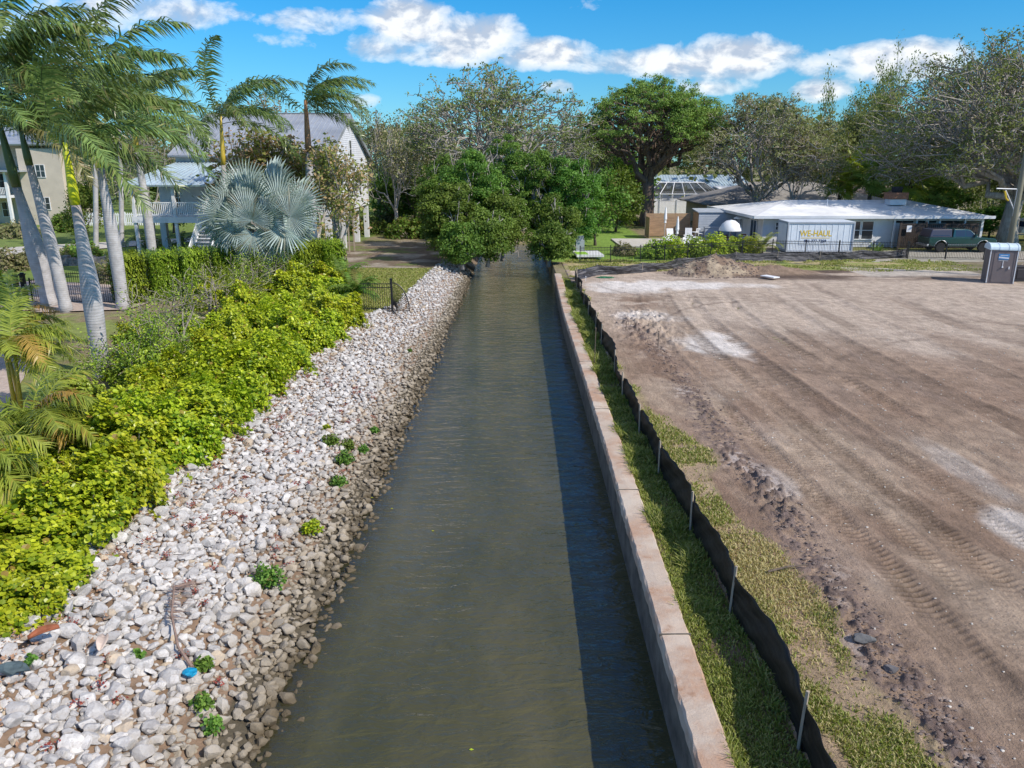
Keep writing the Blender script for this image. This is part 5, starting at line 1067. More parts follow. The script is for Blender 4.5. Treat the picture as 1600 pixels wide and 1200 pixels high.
def silt_fence(name, label, stakes, H, seed, lean=0.0, sag=.10, foot=.05, wood=None, group=None, bow=.10, over=.12, fab=None):
    """stakes: list of (x, y, z0); fabric sags and billows between stakes"""
    rg_ = np.random.default_rng(seed); o0 = np.array(stakes[len(stakes)//2]); root = empty(name, tuple(o0), 0, label, 'silt fence', group); V = []; rows = 9; cnt = 0
    for k in range(len(stakes)-1):
        a, b_ = np.array(stakes[k]), np.array(stakes[k+1]); n = max(6, int(np.linalg.norm(b_-a)/.09)); d = (b_-a)/np.linalg.norm(b_-a); nrm = np.array([d[1], -d[0], 0]); sg = rg_.choice([-1, 1])*rg_.uniform(.5, 1)
        ls = sag*rg_.uniform(.6, 1.6)
        for i in range(n+(k == len(stakes)-2)):
            f = i/n; base = a+(b_-a)*f; ar = math.sin(math.pi*f); h = H-ls*ar+.008*math.sin(f*17+seed)
            for j in range(rows):
                g_ = j/(rows-1); off = sg*bow*ar*(.3+g_)+.03*math.sin(g_*7+f*5+k)+.018*math.sin(f*31+g_*11+k*2)+foot*(1-g_)**3
                V.append(base+nrm*(off+lean*g_)+np.array([0, 0, h*g_-.02])-o0)
            cnt += 1
    F = [(i*rows+j, (i+1)*rows+j, (i+1)*rows+j+1, i*rows+j+1) for i in range(cnt-1) for j in range(rows-1)]
    fb = MB(); fb.add(np.array(V), F); fo = fb.build('fabric', fab or M['fabric'], root, smooth=True); sd = fo.modifiers.new('thick', 'SOLIDIFY'); sd.thickness = .008
    for i, s_ in enumerate(stakes):
        if wood is not None and i in wood: continue
        hh_ = H+over+rg_.uniform(-.03, .06); tx, ty = rg_.normal()*.03, rg_.normal()*.03; q = MB(); q.tube([(0, 0, -.2), (tx*.5, ty*.5, hh_*.5), (tx, ty, hh_)], [.027, .026, .025], 4); q.build('stake', M['wood'], root, loc=tuple(np.array(s_)-o0+np.array([-.035, 0, 0])))
    return root
ys_ = [-6.8, -3.8, -.8, 2.2, 5.1, 8.05, 11.1, 14.0, 17.0, 19.8, 23.0, 26.0, 30.4, 33.0, 36.0, 39.0, 42.0, 45.0, 48.0]
rgs = np.random.default_rng(77)
stk = [(float(np.interp(y, [8.05, 11.1, 19.8, 23, 26, 30.4, 40, 46.6, 48], [3.65, 3.62, 3.54, 3.5, 3.6, 3.65, 3.75, 3.9, 4.0]))+rgs.normal()*.02, y, 1.07) for y in ys_]
silt_fence('silt_fence', 'sagging black silt fence on wooden stakes beside the seawall grass', stk, .74, 5, sag=.035, bow=.13)
far = [stk[-1]]+[tuple(np.array(G(px, py, 1.08))) for px, py in ((934, 431), (1004, 427), (1058, 419), (1109, 413), (1150, 409), (1215, 408), (1281, 408), (1345, 405), (1416, 402))]
far[0] = (far[0][0]+.12, far[0][1]+.4, 1.08)
silt_fence('silt_fence', 'wrinkled black silt fence crossing behind the dirt mound', far, .74, 9, sag=.10, bow=.26, wood=[3, 4, 8], over=.03, fab=M['plastic'])
# survey stakes, thin posts
for i, (px, py, h, lb) in enumerate(((929, 567, 1.35, 'thin dark steel rod standing in the seawall grass'), (1028, 545, .75, 'thin dark rod in the rough dirt near the fence'), (978, 517, .45, 'thin red-brown survey stake near the fence'), (915, 440, .35, 'short pale pipe stub at the fence corner'))):
    x, y, _ = G(px, py, 1.1); q = MB(); q.tube([(0, 0, -.1), (0, 0, h*.5), (.01, 0, h)], [.016, .016, .014], 6); q.lathe([(.024, h-.02), (.026, h+.01), (.004, h+.03)], 8); tag(q.build('survey_stake' if i != 3 else 'pipe_stub', M['bark_brown'] if i != 3 else M['white'], None, loc=(x, y, 1.06)), lb, 'stake' if i != 3 else 'pipe')
# mooring stick and leaf in water
q = MB(); q.tube([(0, 0, -.25), (.05, .25, .02), (.1, .5, .05)], [.014, .011, .005], 5); x, y, _ = G(562, 868, 0); tag(q.build('stick', M['bark_brown'], None, loc=(x, y, 0)), 'thin branch poking out of the water beside the rocks', 'stick')
for i, (px, py, lb) in enumerate(((579, 778, 'yellow fallen leaf on the water nearest the rocks'), (733, 1172, 'yellow fallen leaf on the water at the bottom of the view'), (610, 795, 'pale fallen leaf on the water right of the nearest one'), (674, 830, 'pale speck of a leaf farthest out on the water'))):
    q = MB(); V = [(0, 0, .004), (.03, .02, .008), (.07, 0, .004), (.03, -.02, .008)]; q.add(V, [(0, 1, 2, 3)], np.array([1, 0, 0])); x, y, _ = G(px, py, 0); o = q.build('fallen_leaf', M['clusia'], None, loc=(x, y, .004)); o.modifiers.new('t', 'SOLIDIFY').thickness = .002; tag(o, lb, 'leaf', 'leaves floating on the water')
# ------------------------------------------------------------------ iron fences
def iron_fence(name, label, pts, H, post_every=2.4, pick=.115, arc=0.0, z0=1.08, group=None, topsp=.06):
    o0 = np.array([pts[0][0], pts[0][1], z0]); root = empty(name, tuple(o0), 0, label, 'fence', group); pk = MB(); pst = []
    for a, b_ in zip(pts[:-1], pts[1:]):
        a, b_ = np.array([a[0], a[1], z0])-o0, np.array([b_[0], b_[1], z0])-o0; L = np.linalg.norm(b_-a); d = (b_-a)/L; rz = math.atan2(d[1], d[0]); n = max(1, int(round(L/post_every)))
        for i in range(n+1):
            p_ = a+d*L*i/n
            if not any(np.linalg.norm(p_-q_) < .1 for q_ in pst): pst.append(p_)
        m_ = int(L/pick)
        for i in range(1, m_):
            f = i/m_; hh_ = H+arc*math.sin(math.pi*f); c = a+d*L*f; pk.box(c+np.array([0, 0, hh_/2+.04]), (.018, .018, hh_-.08), rz)
            pk.box(c+np.array([0, 0, hh_+.02]), (.012, .012, topsp), rz)
        ns = 1 if not arc else 16
        for i in range(ns):
            f0, f1 = i/ns, (i+1)/ns; h0, h1 = arc*math.sin(math.pi*f0), arc*math.sin(math.pi*f1); c = a+d*L*(f0+f1)/2; ln = L/ns
            for zz, k_ in ((H-.06, 1), (H-.24, 1), (.12, 0)): pk.box(c+np.array([0, 0, zz+(h0+h1)/2*k_]), (ln/math.cos(math.atan2((h1-h0)*k_, ln))+.01, .03, .035), rz, ry=-math.atan2((h1-h0)*k_, ln))
    pk.build('picket_panel', M['blackmetal'], root)
    for p_ in pst: q = MB(); q.box((0, 0, H/2+.03), (.065, .065, H+.06)); q.lathe([(.05, H+.06), (.045, H+.09), (.01, H+.11)], 4); q.build('post', M['blackmetal'], root, loc=tuple(p_))
    return root
def g2(px, py): return G(px, py, 1.08)[:2]
iron_fence('iron_fence', 'black picket fence behind the far silt fence, from the lawn past the white container', [g2(906, 412), g2(1000, 410), g2(1110, 404), g2(1206, 399), g2(1416, 403)], 1.2)
iron_fence('iron_fence', 'black picket fence along the drive in front of the green pickup', [g2(1418, 404), g2(1536, 406), g2(1680, 411)], 1.2)
iron_fence('iron_gate', 'arched black driveway gate seen between the royal palm trunks', [g2(52, 474), g2(214, 476)], 1.25, post_every=20, arc=.42)
q = iron_fence('iron_fence', 'short black fence piece at the left border beside the gate', [g2(-90, 476), g2(22, 474)], 1.15)
for i, (px, lb) in enumerate(((31, 'thick black gate post nearest the left border'), (42, 'second thick black gate post right beside the first'))):
    q = MB(); q.box((0, 0, .75), (.2, .2, 1.5)); q.box((0, 0, 1.53), (.26, .26, .06)); q.box((0, 0, 1.59), (.15, .15, .06)); x, y, _ = G(px, 477-3*i, 1.1); tag(q.build('gate_post', M['blackmetal'], None, loc=(x, y, 1.1)), lb, 'post', 'gate posts')
q = MB(); q.box((0, 0, .22), (.55, .4, .4)); q.prism([(-.2, .42), (.2, .42), (.14, .55), (-.14, .55)], 'x', -.27, .27); q.box((.28, 0, .3), (.02, .12, .1)); x, y, _ = G(24, 482, 1.1); tag(recalc(q.build('gate_motor', M['blackmetal'], None, loc=(x, y, 1.13))), 'dark box of the gate motor at the foot of the gate post', 'gate motor')
# fan-shaped fence end at the bank
x, y, _ = G(613, 486, 1.12); fr_ = empty('fan_fence_end', (x, y, 1.1), 0, 'black fence end with a fan-shaped quarter circle over the rocks', 'fence')
q = MB(); q.box((0, 0, .8), (.10, .10, 1.6)); q.box((0, 0, 1.62), (.13, .13, .04)); q.build('post', M['blackmetal'], fr_)
q = MB()
for i in range(1, 13): q.box((-i*.115, 0, .72), (.018, .018, 1.36))
for zz in (1.38, 1.2, .14): q.box((-.76, 0, zz), (1.46, .03, .035))
q.build('picket_panel', M['blackmetal'], fr_)
q = MB(); arcp = [(.05+.80*math.sin(t_), 0, .05+1.38*math.cos(t_)) for t_ in np.linspace(0, math.pi/2, 17)]
q.tube(arcp, .028, 5); q.box((.46, 0, .03), (.86, .035, .04))
for t_ in np.linspace(.06, math.pi/2-.08, 17): q.tube([(.05+.16*math.sin(t_), 0, .05+.27*math.cos(t_)), (.05+.80*math.sin(t_), 0, .05+1.38*math.cos(t_))], .012, 4, cap=False)
q.tube([(.05+.16*math.sin(t_), 0, .05+.27*math.cos(t_)) for t_ in np.linspace(0, math.pi/2, 7)], .012, 4)
q.build('fan_panel', M['blackmetal'], fr_)

# ------------------------------------------------------------------ houses
def metal_roof_mat(name, c, sc=2.1, ax=0):
    m, t = newmat(name); co = t('ShaderNodeTexCoord').outputs['Object']; n = t.noise(co, .6, 4); n2 = t.noise(t('ShaderNodeMapping', {0: co, 3: (3, .4, .4)}).outputs[0], 2, 4)
    cc = t.mix(t.ramp(n, [(.35, 0.0), (.7, 1.0)]), c4(c), c4(tuple(v*.72 for v in c))); cc = t.mix(t.ramp(n2, [(.5, 0.0), (.7, .35)]), cc, (.33, .30, .27, 1))
    p = t('ShaderNodeBsdfPrincipled', {'Base Color': cc, 'Roughness': .42, 'Metallic': .25, 'Specular IOR Level': .5}); t('ShaderNodeOutputMaterial', {0: p}); return m
M['metalroof'] = metal_roof_mat('grey_metal_roofing', (.42, .45, .48)); M['blueroof'] = metal_roof_mat('pale_blue_roofing', (.50, .62, .68))
M['whiteroof'] = surf('white_roof_coating', (.82, .82, .81), .7, .16, .8, .25, 12, col2=(.62, .63, .63))
M['shingle'] = surf('grey_shingles', (.30, .285, .27), .95, .16, 2, .5, 30); M['shingle2'] = surf('brown_shingles', (.30, .235, .20), .95, .16, 2, .5, 30)
M['siding'] = surf('white_siding', (.70, .71, .73), .6, .08, 1.5, .2, 8); M['bluesiding'] = surf('pale_blue_wall', (.42, .50, .60), .7, .08, 1.5, .2, 8)
M['whitewall'] = surf('white_house_wall', (.68, .70, .72), .75, .06, 1.2, .15, 14); M['cream'] = surf('cream_stucco', (.60, .52, .42), .85, .06, 1.0, .2, 14)
M['black_shade'] = surf('black_and_opening_shade', (.03, .03, .035), .9); M['brick'] = surf('red_brick', (.36, .17, .10), .9, .2, 8, .4, 20)
M['greysiding'] = surf('grey_blue_siding', (.38, .42, .47), .7, .08, 1.5, .2, 8)

def quad_slab(mb, P, th):
    P = np.array(P, float); n = np.cross(P[1]-P[0], P[2]-P[0]); n /= np.linalg.norm(n); n = n if n[2] > 0 else -n; k = len(P)
    mb.add(np.concatenate([P, P-n*th]), [tuple(range(k)), tuple(range(2*k-1, k-1, -1))]+[(i, i+k, (i+1) % k+k, (i+1) % k) for i in range(k)])
def ribs(mb, e0, e1, r0, r1, sp, h=.05, w_=.04):
    """standing seams running from eave line e0-e1 up to ridge line r0-r1"""
    e0, e1, r0, r1 = map(lambda v: np.array(v, float), (e0, e1, r0, r1)); n = int(np.linalg.norm(e1-e0)/sp)
    for i in range(n+1):
        f = i/n; mb.tube([e0+(e1-e0)*f+np.array([0, 0, h*.4]), r0+(r1-r0)*f+np.array([0, 0, h*.4])], w_*.7, 4, cap=True)
def window(parent, c, w_, h, face, mat=None, frame=None, bars=(1, 1), dep=.06):
    """face: 'y-' looks to -y, 'x+' looks to +x, 'x-' looks to -x"""
    q = MB(); t_ = .07; fr0 = frame or M['white']
    def bx(u, v, z, su, sz, sd): q.box((u, v, z) if face[0] == 'y' else (v, u, z), (su, sd, sz) if face[0] == 'y' else (sd, su, sz))
    bx(0, 0, h/2+t_/2, w_+2*t_, t_, dep); bx(0, 0, -h/2-t_/2, w_+2*t_, t_, dep+.03); bx(-w_/2-t_/2, 0, 0, t_, h, dep); bx(w_/2+t_/2, 0, 0, t_, h, dep)
    for i in range(1, bars[0]+1): bx(-w_/2+w_*i/(bars[0]+1), 0, 0, .045, h, dep*.8)
    for i in range(1, bars[1]+1): bx(0, 0, -h/2+h*i/(bars[1]+1), w_, .045, dep*.7)
    sgn = -1 if face[1] == '-' else 1; off = np.array([0, sgn*dep/2, 0]) if face[0] == 'y' else np.array([sgn*dep/2, 0, 0])
    fo = q.build('window', fr0, parent, loc=tuple(np.array(c)+off)); g_ = MB(); bd = .01
    g_.box((0, 0, 0), (w_, bd, h) if face[0] == 'y' else (bd, w_, h)); g_.build('pane', mat or M['darkglass'], fo, loc=(0, -sgn*dep*.3, 0) if face[0] == 'y' else (-sgn*dep*.3, 0, 0))
    return fo
def clapboard(mb, x0, x1, y, z0, z1, axis='x', sg=-1, st=.16):
    n = int((z1-z0)/st)
    for i in range(n):
        za = z0+i*st; pr = [(y, za), (y+sg*.035, za), (y+sg*.012, za+st)]
        if axis == 'x': mb.prism([(p[0], p[1]) for p in pr]+[(y, za+st)], 'x', x0, x1)
        else: mb.prism([(p[0], p[1]) for p in pr]+[(y, za+st)], 'y', x0, x1)

# left: raised white gabled house
h = empty('gabled_house', (-21, 70, 1.1), 0, 'white two-storey house on stilts with grey standing-seam metal roof', 'house'); Z = lambda z: z-1.1
X0, X1, YF, YB, ZE, ZR, ZB = -26.2, -13.9, 61.5, 78.5, 9.0, 12.3, 4.3; ox, oy = -21, 70
q = MB(); q.prism([(YF-oy, Z(ZB)), (YB-oy, Z(ZB)), (YB-oy, Z(ZE)), (0, Z(ZR)-.12), (YF-oy, Z(ZE))], 'x', X0-ox+.35, X1-ox-.35); clapboard(q, X0-ox+.35, X1-ox-.35, YF-oy, Z(ZB), Z(ZE)-.1)
for i in range(44):                                     # siding courses of the gable end, following the roof slope
    za = Z(ZB)+i*.17
    if za > Z(ZR)-.5: break
    hy = 8.5 if za < Z(ZE) else 8.5*(Z(ZR)-.25-za-.17)/(ZR-ZE); q.prism([(X1-ox-.35, za), (X1-ox-.315, za), (X1-ox-.338, za+.17), (X1-ox-.35, za+.17)], 'y', -hy, hy)
recalc(q.build('wall', M['siding'], h))
q = MB(); sl_ = (ZR-ZE)/8.5; ov = .6
quad_slab(q, [(X0-ox, YF-oy-ov, Z(ZE)-sl_*ov), (X1-ox, YF-oy-ov, Z(ZE)-sl_*ov), (X1-ox, 0, Z(ZR)), (X0-ox, 0, Z(ZR))], .14); quad_slab(q, [(X0-ox, YB-oy+ov, Z(ZE)-sl_*ov), (X1-ox, YB-oy+ov, Z(ZE)-sl_*ov), (X1-ox, 0, Z(ZR)), (X0-ox, 0, Z(ZR))], .14)
ribs(q, (X0-ox, YF-oy-ov, Z(ZE)-sl_*ov), (X1-ox, YF-oy-ov, Z(ZE)-sl_*ov), (X0-ox, 0, Z(ZR)), (X1-ox, 0, Z(ZR)), .42); q.box(((X0+X1)/2-ox, 0, Z(ZR)+.04), (X1-X0, .3, .06)); recalc(q.build('roof', M['metalroof'], h))
q = MB(); 
for sg in (-1, 1): quad_slab(q, [(X1-ox+.004, sg*(8.5+ov), Z(ZE)-sl_*ov-.02), (X1-ox+.05, sg*(8.5+ov), Z(ZE)-sl_*ov-.02), (X1-ox+.05, 0, Z(ZR)-.02), (X1-ox+.004, 0, Z(ZR)-.02)], .3)
recalc(q.build('rake_trim', M['metalroof'], h))
window(h, (X1-ox-.31, -5.0, Z(5.9)), 1.0, 1.5, 'x+', bars=(0, 1)); window(h, (X1-ox-.31, -1.2, Z(6.1)), 1.0, 1.5, 'x+', bars=(0, 1)); window(h, (X1-ox-.31, .5, Z(9.4)), 1.0, 1.4, 'x+', bars=(0, 1)); window(h, (X1-ox-.31, 4, Z(6.1)), 1.0, 1.5, 'x+', bars=(0, 1))
for xx in (-5, -2.2, .8, 3.8): window(h, (xx, YF-oy-.04, Z(7.2)), 1.1, 1.6, 'y-', bars=(1, 1))
for i, (xx, yy) in enumerate([(X1-ox-.6, -8.2), (X1-ox-.6, -3), (X1-ox-.6, 3), (X1-ox-.6, 8), (2, -8.2), (-2.5, -8.2), (-6.5, -8.2), (2, 0), (-3, 0)]): q = MB(); q.box((xx, yy, Z(ZB)/2-.1), (.45, .45, Z(ZB)+.2)); q.build('stilt', M['siding'], h)
q = MB(); q.box((1.5, -8.3, Z(2.6)), (3.5, .12, 2.9)); q.build('lattice_screen', surf('dark_grey_boards', (.14, .15, .17), .8, .1, 4), h)
# air conditioner on its bracket, on the wall of the raised house
ac = empty('air_conditioner', (-13.5, 63.5, 4.3), 0, 'grey air conditioner on a raised stand at the house corner', 'air conditioner')
q = MB(); q.box((0, 0, .35), (.9, 2.0, .7)); q.lathe([(.35, .7), (.35, .74), (.1, .76)], 14, (0, -.5, 0)); q.lathe([(.35, .7), (.35, .74), (.1, .76)], 14, (0, .5, 0)); bevel(q.build('casing', surf('ac_grey', (.45, .44, .41), .6), ac))
q = MB(); q.box((0, 0, -.06), (1.1, 2.3, .1)); 
for yy in (-1, 1): q.box((.4, yy, -1.6), (.1, .1, 3.1))
q.build('stand', M['wood'], ac)
# porch wing with blue-grey roof
pz0, pz1 = 4.45, 6.7; px0, px1, py0, py1 = -27.6, -21.6, 57.0, 61.9
ph = empty('porch_wing', ((px0+px1)/2, 59.5, 1.1), 0, 'raised porch with pale metal hip roof and white railings', 'porch'); ox, oy = (px0+px1)/2, 59.5
q = MB(); a_, b2, c_, d_ = (px0-ox-.4, py0-oy-.4, Z(pz1)), (px1-ox, py0-oy-.4, Z(pz1)), (px1-ox, py1-oy-.5, Z(8.3)), (px0-ox+2.0, py1-oy-.5, Z(8.3)); quad_slab(q, [a_, b2, c_, d_], .12); quad_slab(q, [(px0-ox-.4, py1-oy, Z(pz1)), a_, d_, (px0-ox+2, py1-oy, Z(8.3))], .12)
ribs(q, a_, b2, (px0-ox+2.0, py1-oy-.5, Z(8.3)), c_, .42); recalc(q.build('roof', M['blueroof'], ph))
q = MB(); q.box((0, 0, Z(pz0)-.15), (px1-px0, py1-py0, .3)); q.box((0, py0-oy-.02, Z(pz0)-.2), (px1-px0+.1, .06, .45)); q.build('deck', M['siding'], ph)
for xx in (px0+.15, px0+3.1, px1-.2): q = MB(); q.box((xx-ox, py0-oy+.15, Z(pz1)/2-.1), (.22, .22, Z(pz1)+.2)); q.build('post', M['siding'], ph)
q = MB()
for a0, a1 in ((px0+.25, px0+3.0), (px0+3.2, px1-.3)):
    q.box(((a0+a1)/2-ox, py0-oy+.15, Z(pz0)+1.0), (a1-a0, .07, .07)); q.box(((a0+a1)/2-ox, py0-oy+.15, Z(pz0)+.12), (a1-a0, .06, .06))
    for k in range(int((a1-a0)/.14)): q.box((a0+.07+k*.14-ox, py0-oy+.15, Z(pz0)+.56), (.045, .045, .9))
q.build('railing', M['white'], ph)
q = MB(); q.box((0, py1-oy, Z(5.6)), (px1-px0, .1, 2.4)); q.build('back_wall', M['siding'], ph); window(ph, (-1.5, py1-oy-.08, Z(5.6)), 1.0, 1.5, 'y-'); window(ph, (1.5, py1-oy-.08, Z(5.6)), 1.0, 1.5, 'y-')
st = empty('porch_stairs', (-21.6, 54.8, 1.1), 0, 'white wooden steps with railings leading up to the porch', 'stairs'); q = MB()
for k in range(14): q.box((0, k*.26-1.6, k*.23+.12), (1.5, .3, .05)); q.box((0, k*.26-1.46, k*.23+.0), (1.5, .02, .23))
q.build('treads', M['siding'], st)
for s_ in (-1, 1):
    q = MB(); q.tube([(s_*.78, -1.7, 1.0), (s_*.78, 2.0, 4.15)], .04, 4); q.tube([(s_*.78, -1.7, .1), (s_*.78, 2.0, 3.2)], .06, 4)
    for k in range(22): q.box((s_*.78, -1.65+k*.168, .55+k*.143), (.04, .04, .95))
    q.box((s_*.78, -1.75, .6), (.14, .14, 1.2)); q.build('handrail', M['white'], st)
x, y, _ = G(324, 398, 1.1); q = MB(); q.lathe([(.14, 0), (.24, .2), (.27, .5), (.22, .8), (.14, .92), (.18, 1.0)], 16); tag(q.build('garden_urn', surf('cobalt_glaze', (.01, .05, .36), .2, .1, 3, spec=.8), None, smooth=True, loc=(x, y, 1.1)), 'tall cobalt blue urn at the foot of the porch steps', 'urn')

# far left: cream house with balcony
ch = empty('cream_house', (-64, 99, 1.1), 0, 'two-storey cream house with white balcony at the far left', 'house'); ch.scale = (1, 1, .84)
q = MB(); q.box((0, 2, 5.6), (18, 10, 11.2)); q.box((8.8, -1.2, 5.2), (5, 9, 10.4)); q.build('wall', M['cream'], ch)
q = MB(); quad_slab(q, [(-10, -4.5, 11.0), (12.3, -6.4, 11.0), (9, 2, 13.6), (-7, 2, 13.6)], .2); quad_slab(q, [(-10, 8, 11.2), (12.3, 8, 11.2), (9, 2, 13.6), (-7, 2, 13.6)], .2); q.box((-1, -5.0, 7.4), (16.5, 4.2, .22)); recalc(q.build('roof', M['metalroof'], ch))
q = MB(); q.box((-2, -4.6, 3.95), (14, 3.4, .35)); q.build('balcony', M['white'], ch); q = MB(); q.box((-2, -6.25, 5.15), (14, .08, .1)); q.box((-2, -6.25, 4.3), (14, .06, .06))
for k in range(70): q.box((-8.9+k*.2, -6.25, 4.7), (.06, .06, .9))
q.build('railing', M['white'], ch)
for xx in (-8.8, -4.2, .4, 4.9): q = MB(); q.box((xx, -6.25, 3.6), (.3, .3, 7.4)); q.build('column', M['white'], ch)
for xx, zz in ((-6, 6), (-2, 6), (2, 6), (-6, 2), (-2, 2), (2.5, 2)): window(ch, (xx, -3.02, zz), 1.3, 2.0, 'y-')
window(ch, (8.8, -5.72, 3.0), 1.0, 1.6, 'y-'); window(ch, (8.8, -5.72, 7.4), 1.0, 1.6, 'y-')
def picket(label, a, b_, Hh, z0=1.1):
    L = math.hypot(b_[0]-a[0], b_[1]-a[1]); r_ = empty('picket_fence', (a[0], a[1], z0), math.atan2(b_[1]-a[1], b_[0]-a[0]), label, 'fence'); q = MB()
    q.box((L/2, 0, .3), (L, .05, .1)); q.box((L/2, 0, Hh-.25), (L, .05, .1))
    for k in range(int(L/.22)): q.prism([(k*.22+.02, 0), (k*.22+.14, 0), (k*.22+.14, Hh-.08), (k*.22+.08, Hh), (k*.22+.02, Hh-.08)], 'y', -.06, -.03)
    recalc(q.build('pickets', M['white'], r_))
    for k in range(int(L/2.5)+1): q = MB(); q.box((k*2.5, .05, Hh/2), (.14, .12, Hh+.15)); q.build('post', M['white'], r_)
picket('white picket fence behind the thin palm trunks in the left garden', g2(128, 353), g2(262, 352), 1.5)
q = MB(); 
for k in range(60): x = k*.35; q.box((x, rgs.normal()*.05, .3+.05*rgs.normal()), (.36, .5, .7+.08*rgs.normal()), rgs.normal()*.1)
a_ = g2(-160, 416); tag(q.build('stone_wall', surf('mottled_garden_stone', (.36, .32, .30), .95, .3, 4, .6, 12), None, loc=(a_[0], a_[1], 1.1)), 'low mottled stone wall along the garden path, left', 'wall')

# right: low white house with hip roof
HX, HY = 31, 75.5; wh = empty('white_house', (HX, HY, 1.1), 0, 'low white single-storey house with shallow white hip roof', 'house'); ox, oy = HX, HY
def P3(x, y, z): return (x-ox, y-oy, Z(z))
q = MB(); q.box(P3(30.0, 75.7, 2.45), (16.0, 14.4, 2.7)); q.build('wall', M['whitewall'], wh)
q = MB(); zb, zr = 3.78, 4.80
rf = [(20.9, 67.6), (41.6, 67.6), (41.6, 84), (21.0, 84)]; ra, rb = (26.4, 76), (38, 76)
quad_slab(q, [P3(*rf[0], zb), P3(*rf[1], zb), P3(*rb, zr), P3(*ra, zr)], .2); quad_slab(q, [P3(*rf[2], zb), P3(*rf[3], zb), P3(*ra, zr), P3(*rb, zr)], .2); quad_slab(q, [P3(*rf[3], zb), P3(*rf[0], zb), P3(*ra, zr)], .2); quad_slab(q, [P3(*rf[1], zb), P3(*rf[2], zb), P3(*rb, zr)], .2)
recalc(q.build('roof', M['whiteroof'], wh))
q = MB(); q.box(P3(31.25, 67.55, 3.72), (20.8, .1, .24)); q.box(P3(20.85, 75.8, 3.72), (.1, 16.5, .24)); q.build('gutter', M['whitewall'], wh)
q = MB(); q.box(P3(35.6, 73.2, 4.75), (1.5, 1.1, .5)); q.build('chimney_base', M['whitewall'], wh); ck = MB(); ck.box(P3(35.6, 73.2, 5.3), (1.7, 1.25, .6)); cko = ck.build('chimney', M['brick'], wh); ck = MB(); ck.lathe([(.42, 0), (.46, .12), (.5, .5), (.44, .52)], 14, P3(35.6, 73.2, 5.6)); ck.build('chimney_pot', M['black_shade'], cko)
q = MB(); q.tube([P3(29.2, 73, 4.3), P3(29.2, 73, 5.0)], .05, 8); q.build('vent_pipe', M['white'], wh)
for (xx, w_, hh_, zz) in ((23.4, .6, .6, 2.9), (30.0, .95, 1.5, 2.55), (31.15, .95, 1.5, 2.55)): window(wh, P3(xx, 68.46, zz), w_, hh_, 'y-', bars=(0, 1))
for yy, w_, hh_, zz in ((71.0, 1.7, 2.1, 2.2), (75.0, .7, .9, 2.7), (78.5, 1.0, 1.6, 2.3), (81.0, .6, 1.6, 2.4)): window(wh, P3(21.96, yy, zz), w_, hh_, 'x-', bars=(1, 0))
q = MB(); q.box(P3(28.6, 68.44, 2.25), (1.0, .08, 2.2)); q.build('door', surf('brown_door', (.10, .06, .04), .5), wh)
q = MB(); q.box(P3(36.2, 69.4, 2.4), (.25, 2.4, 2.6)); q.box(P3(38.5, 76, 2.4), (6.0, .2, 2.6)); q.box(P3(41.2, 72.5, 2.4), (.2, 8, 2.6)); q.build('carport_wall', M['whitewall'], wh)
q = MB()
for xx in (34.2, 36.2, 38.2): q.box(P3(xx, 68.42, 3.35), (1.7, .1, .32))
q.build('clerestory', M['black_shade'], wh)  # near-black slabs on the closed wall paint the shade of openings
q = MB()
for xx in (33.3, 35.2, 37.2, 39.4): q.box(P3(xx, 68.1, 2.4), (.14, .14, 2.65))
q.box(P3(37, 68.3, 3.45), (8.2, .12, .12)); q.build('carport_posts', M['whitewall'], wh)
q = MB(); q.box(P3(37, 68.0, 3.75), (.01, .01, .01)); 
# black privacy fence by the carport
pf = empty('privacy_fence', (32.9, 66.2, 1.1), 0, 'tall dark slatted fence beside the carport, behind the green pickup', 'fence')
for k, (x0, y0, x1, y1) in enumerate(((0, 0, .9, 1.6), (.9, 1.6, 3.0, 1.5), (3.0, 1.5, 5.2, 1.4), (5.2, 1.4, 7.4, 1.3))):
    q = MB(); L = math.hypot(x1-x0, y1-y0); rz = math.atan2(y1-y0, x1-x0)
    for j in range(int(L/.16)): f = (j+.5)/int(L/.16); q.box((x0+(x1-x0)*f, y0+(y1-y0)*f, 1.05), (.14, .03, 2.1), rz)
    q.box(((x0+x1)/2, (y0+y1)/2, 2.0), (L, .07, .1), rz); q.box(((x0+x1)/2, (y0+y1)/2, .2), (L, .07, .1), rz); q.box((x0, y0, 1.1), (.12, .12, 2.3)); q.build('panel', surf('dark_stained_boards', (.055, .04, .032), .7, .2, 5) if k == 0 else bpy.data.materials['dark_stained_boards'], pf)
q = MB(); q.box((0, 0, 0), (.42, .03, .55)); o = q.build('notice_sign', M['white'], None, loc=(34.35, 67.55, 2.75)); tag(o, 'small white notice on the dark fence above the pickup bed', 'sign')

# neighbouring roofs
nh = empty('shingle_house', (33, 98, 1.1), 0, 'house with grey shingle hip roof right behind the white house', 'house'); q = MB(); q.box((0, 0, 1.3), (20, 12, 2.6)); q.build('wall', M['cream'], nh)
q = MB(); e = [(-11, -7, 2.6), (12.5, -7, 2.6), (12.5, 7, 2.6), (-11, 7, 2.6)]; r0, r1 = (-3.4, 0, 4.9), (4, 0, 4.9)
for P_ in ([e[0], e[1], r1, r0], [e[2], e[3], r0, r1], [e[3], e[0], r0], [e[1], e[2], r1]): quad_slab(q, P_, .15)
recalc(q.build('roof', M['shingle'], nh)); q = MB(); q.lathe([(.05, 0), (.05, .7)], 8, (-3, -5, 3.1)); q.lathe([(.1, 0), (.1, .35)], 8, (1, -3.5, 3.6)); q.lathe([(.1, 0), (.1, .35)], 8, (4.5, -4.2, 3.3)); q.build('roof_vents', M['black_shade'], nh)
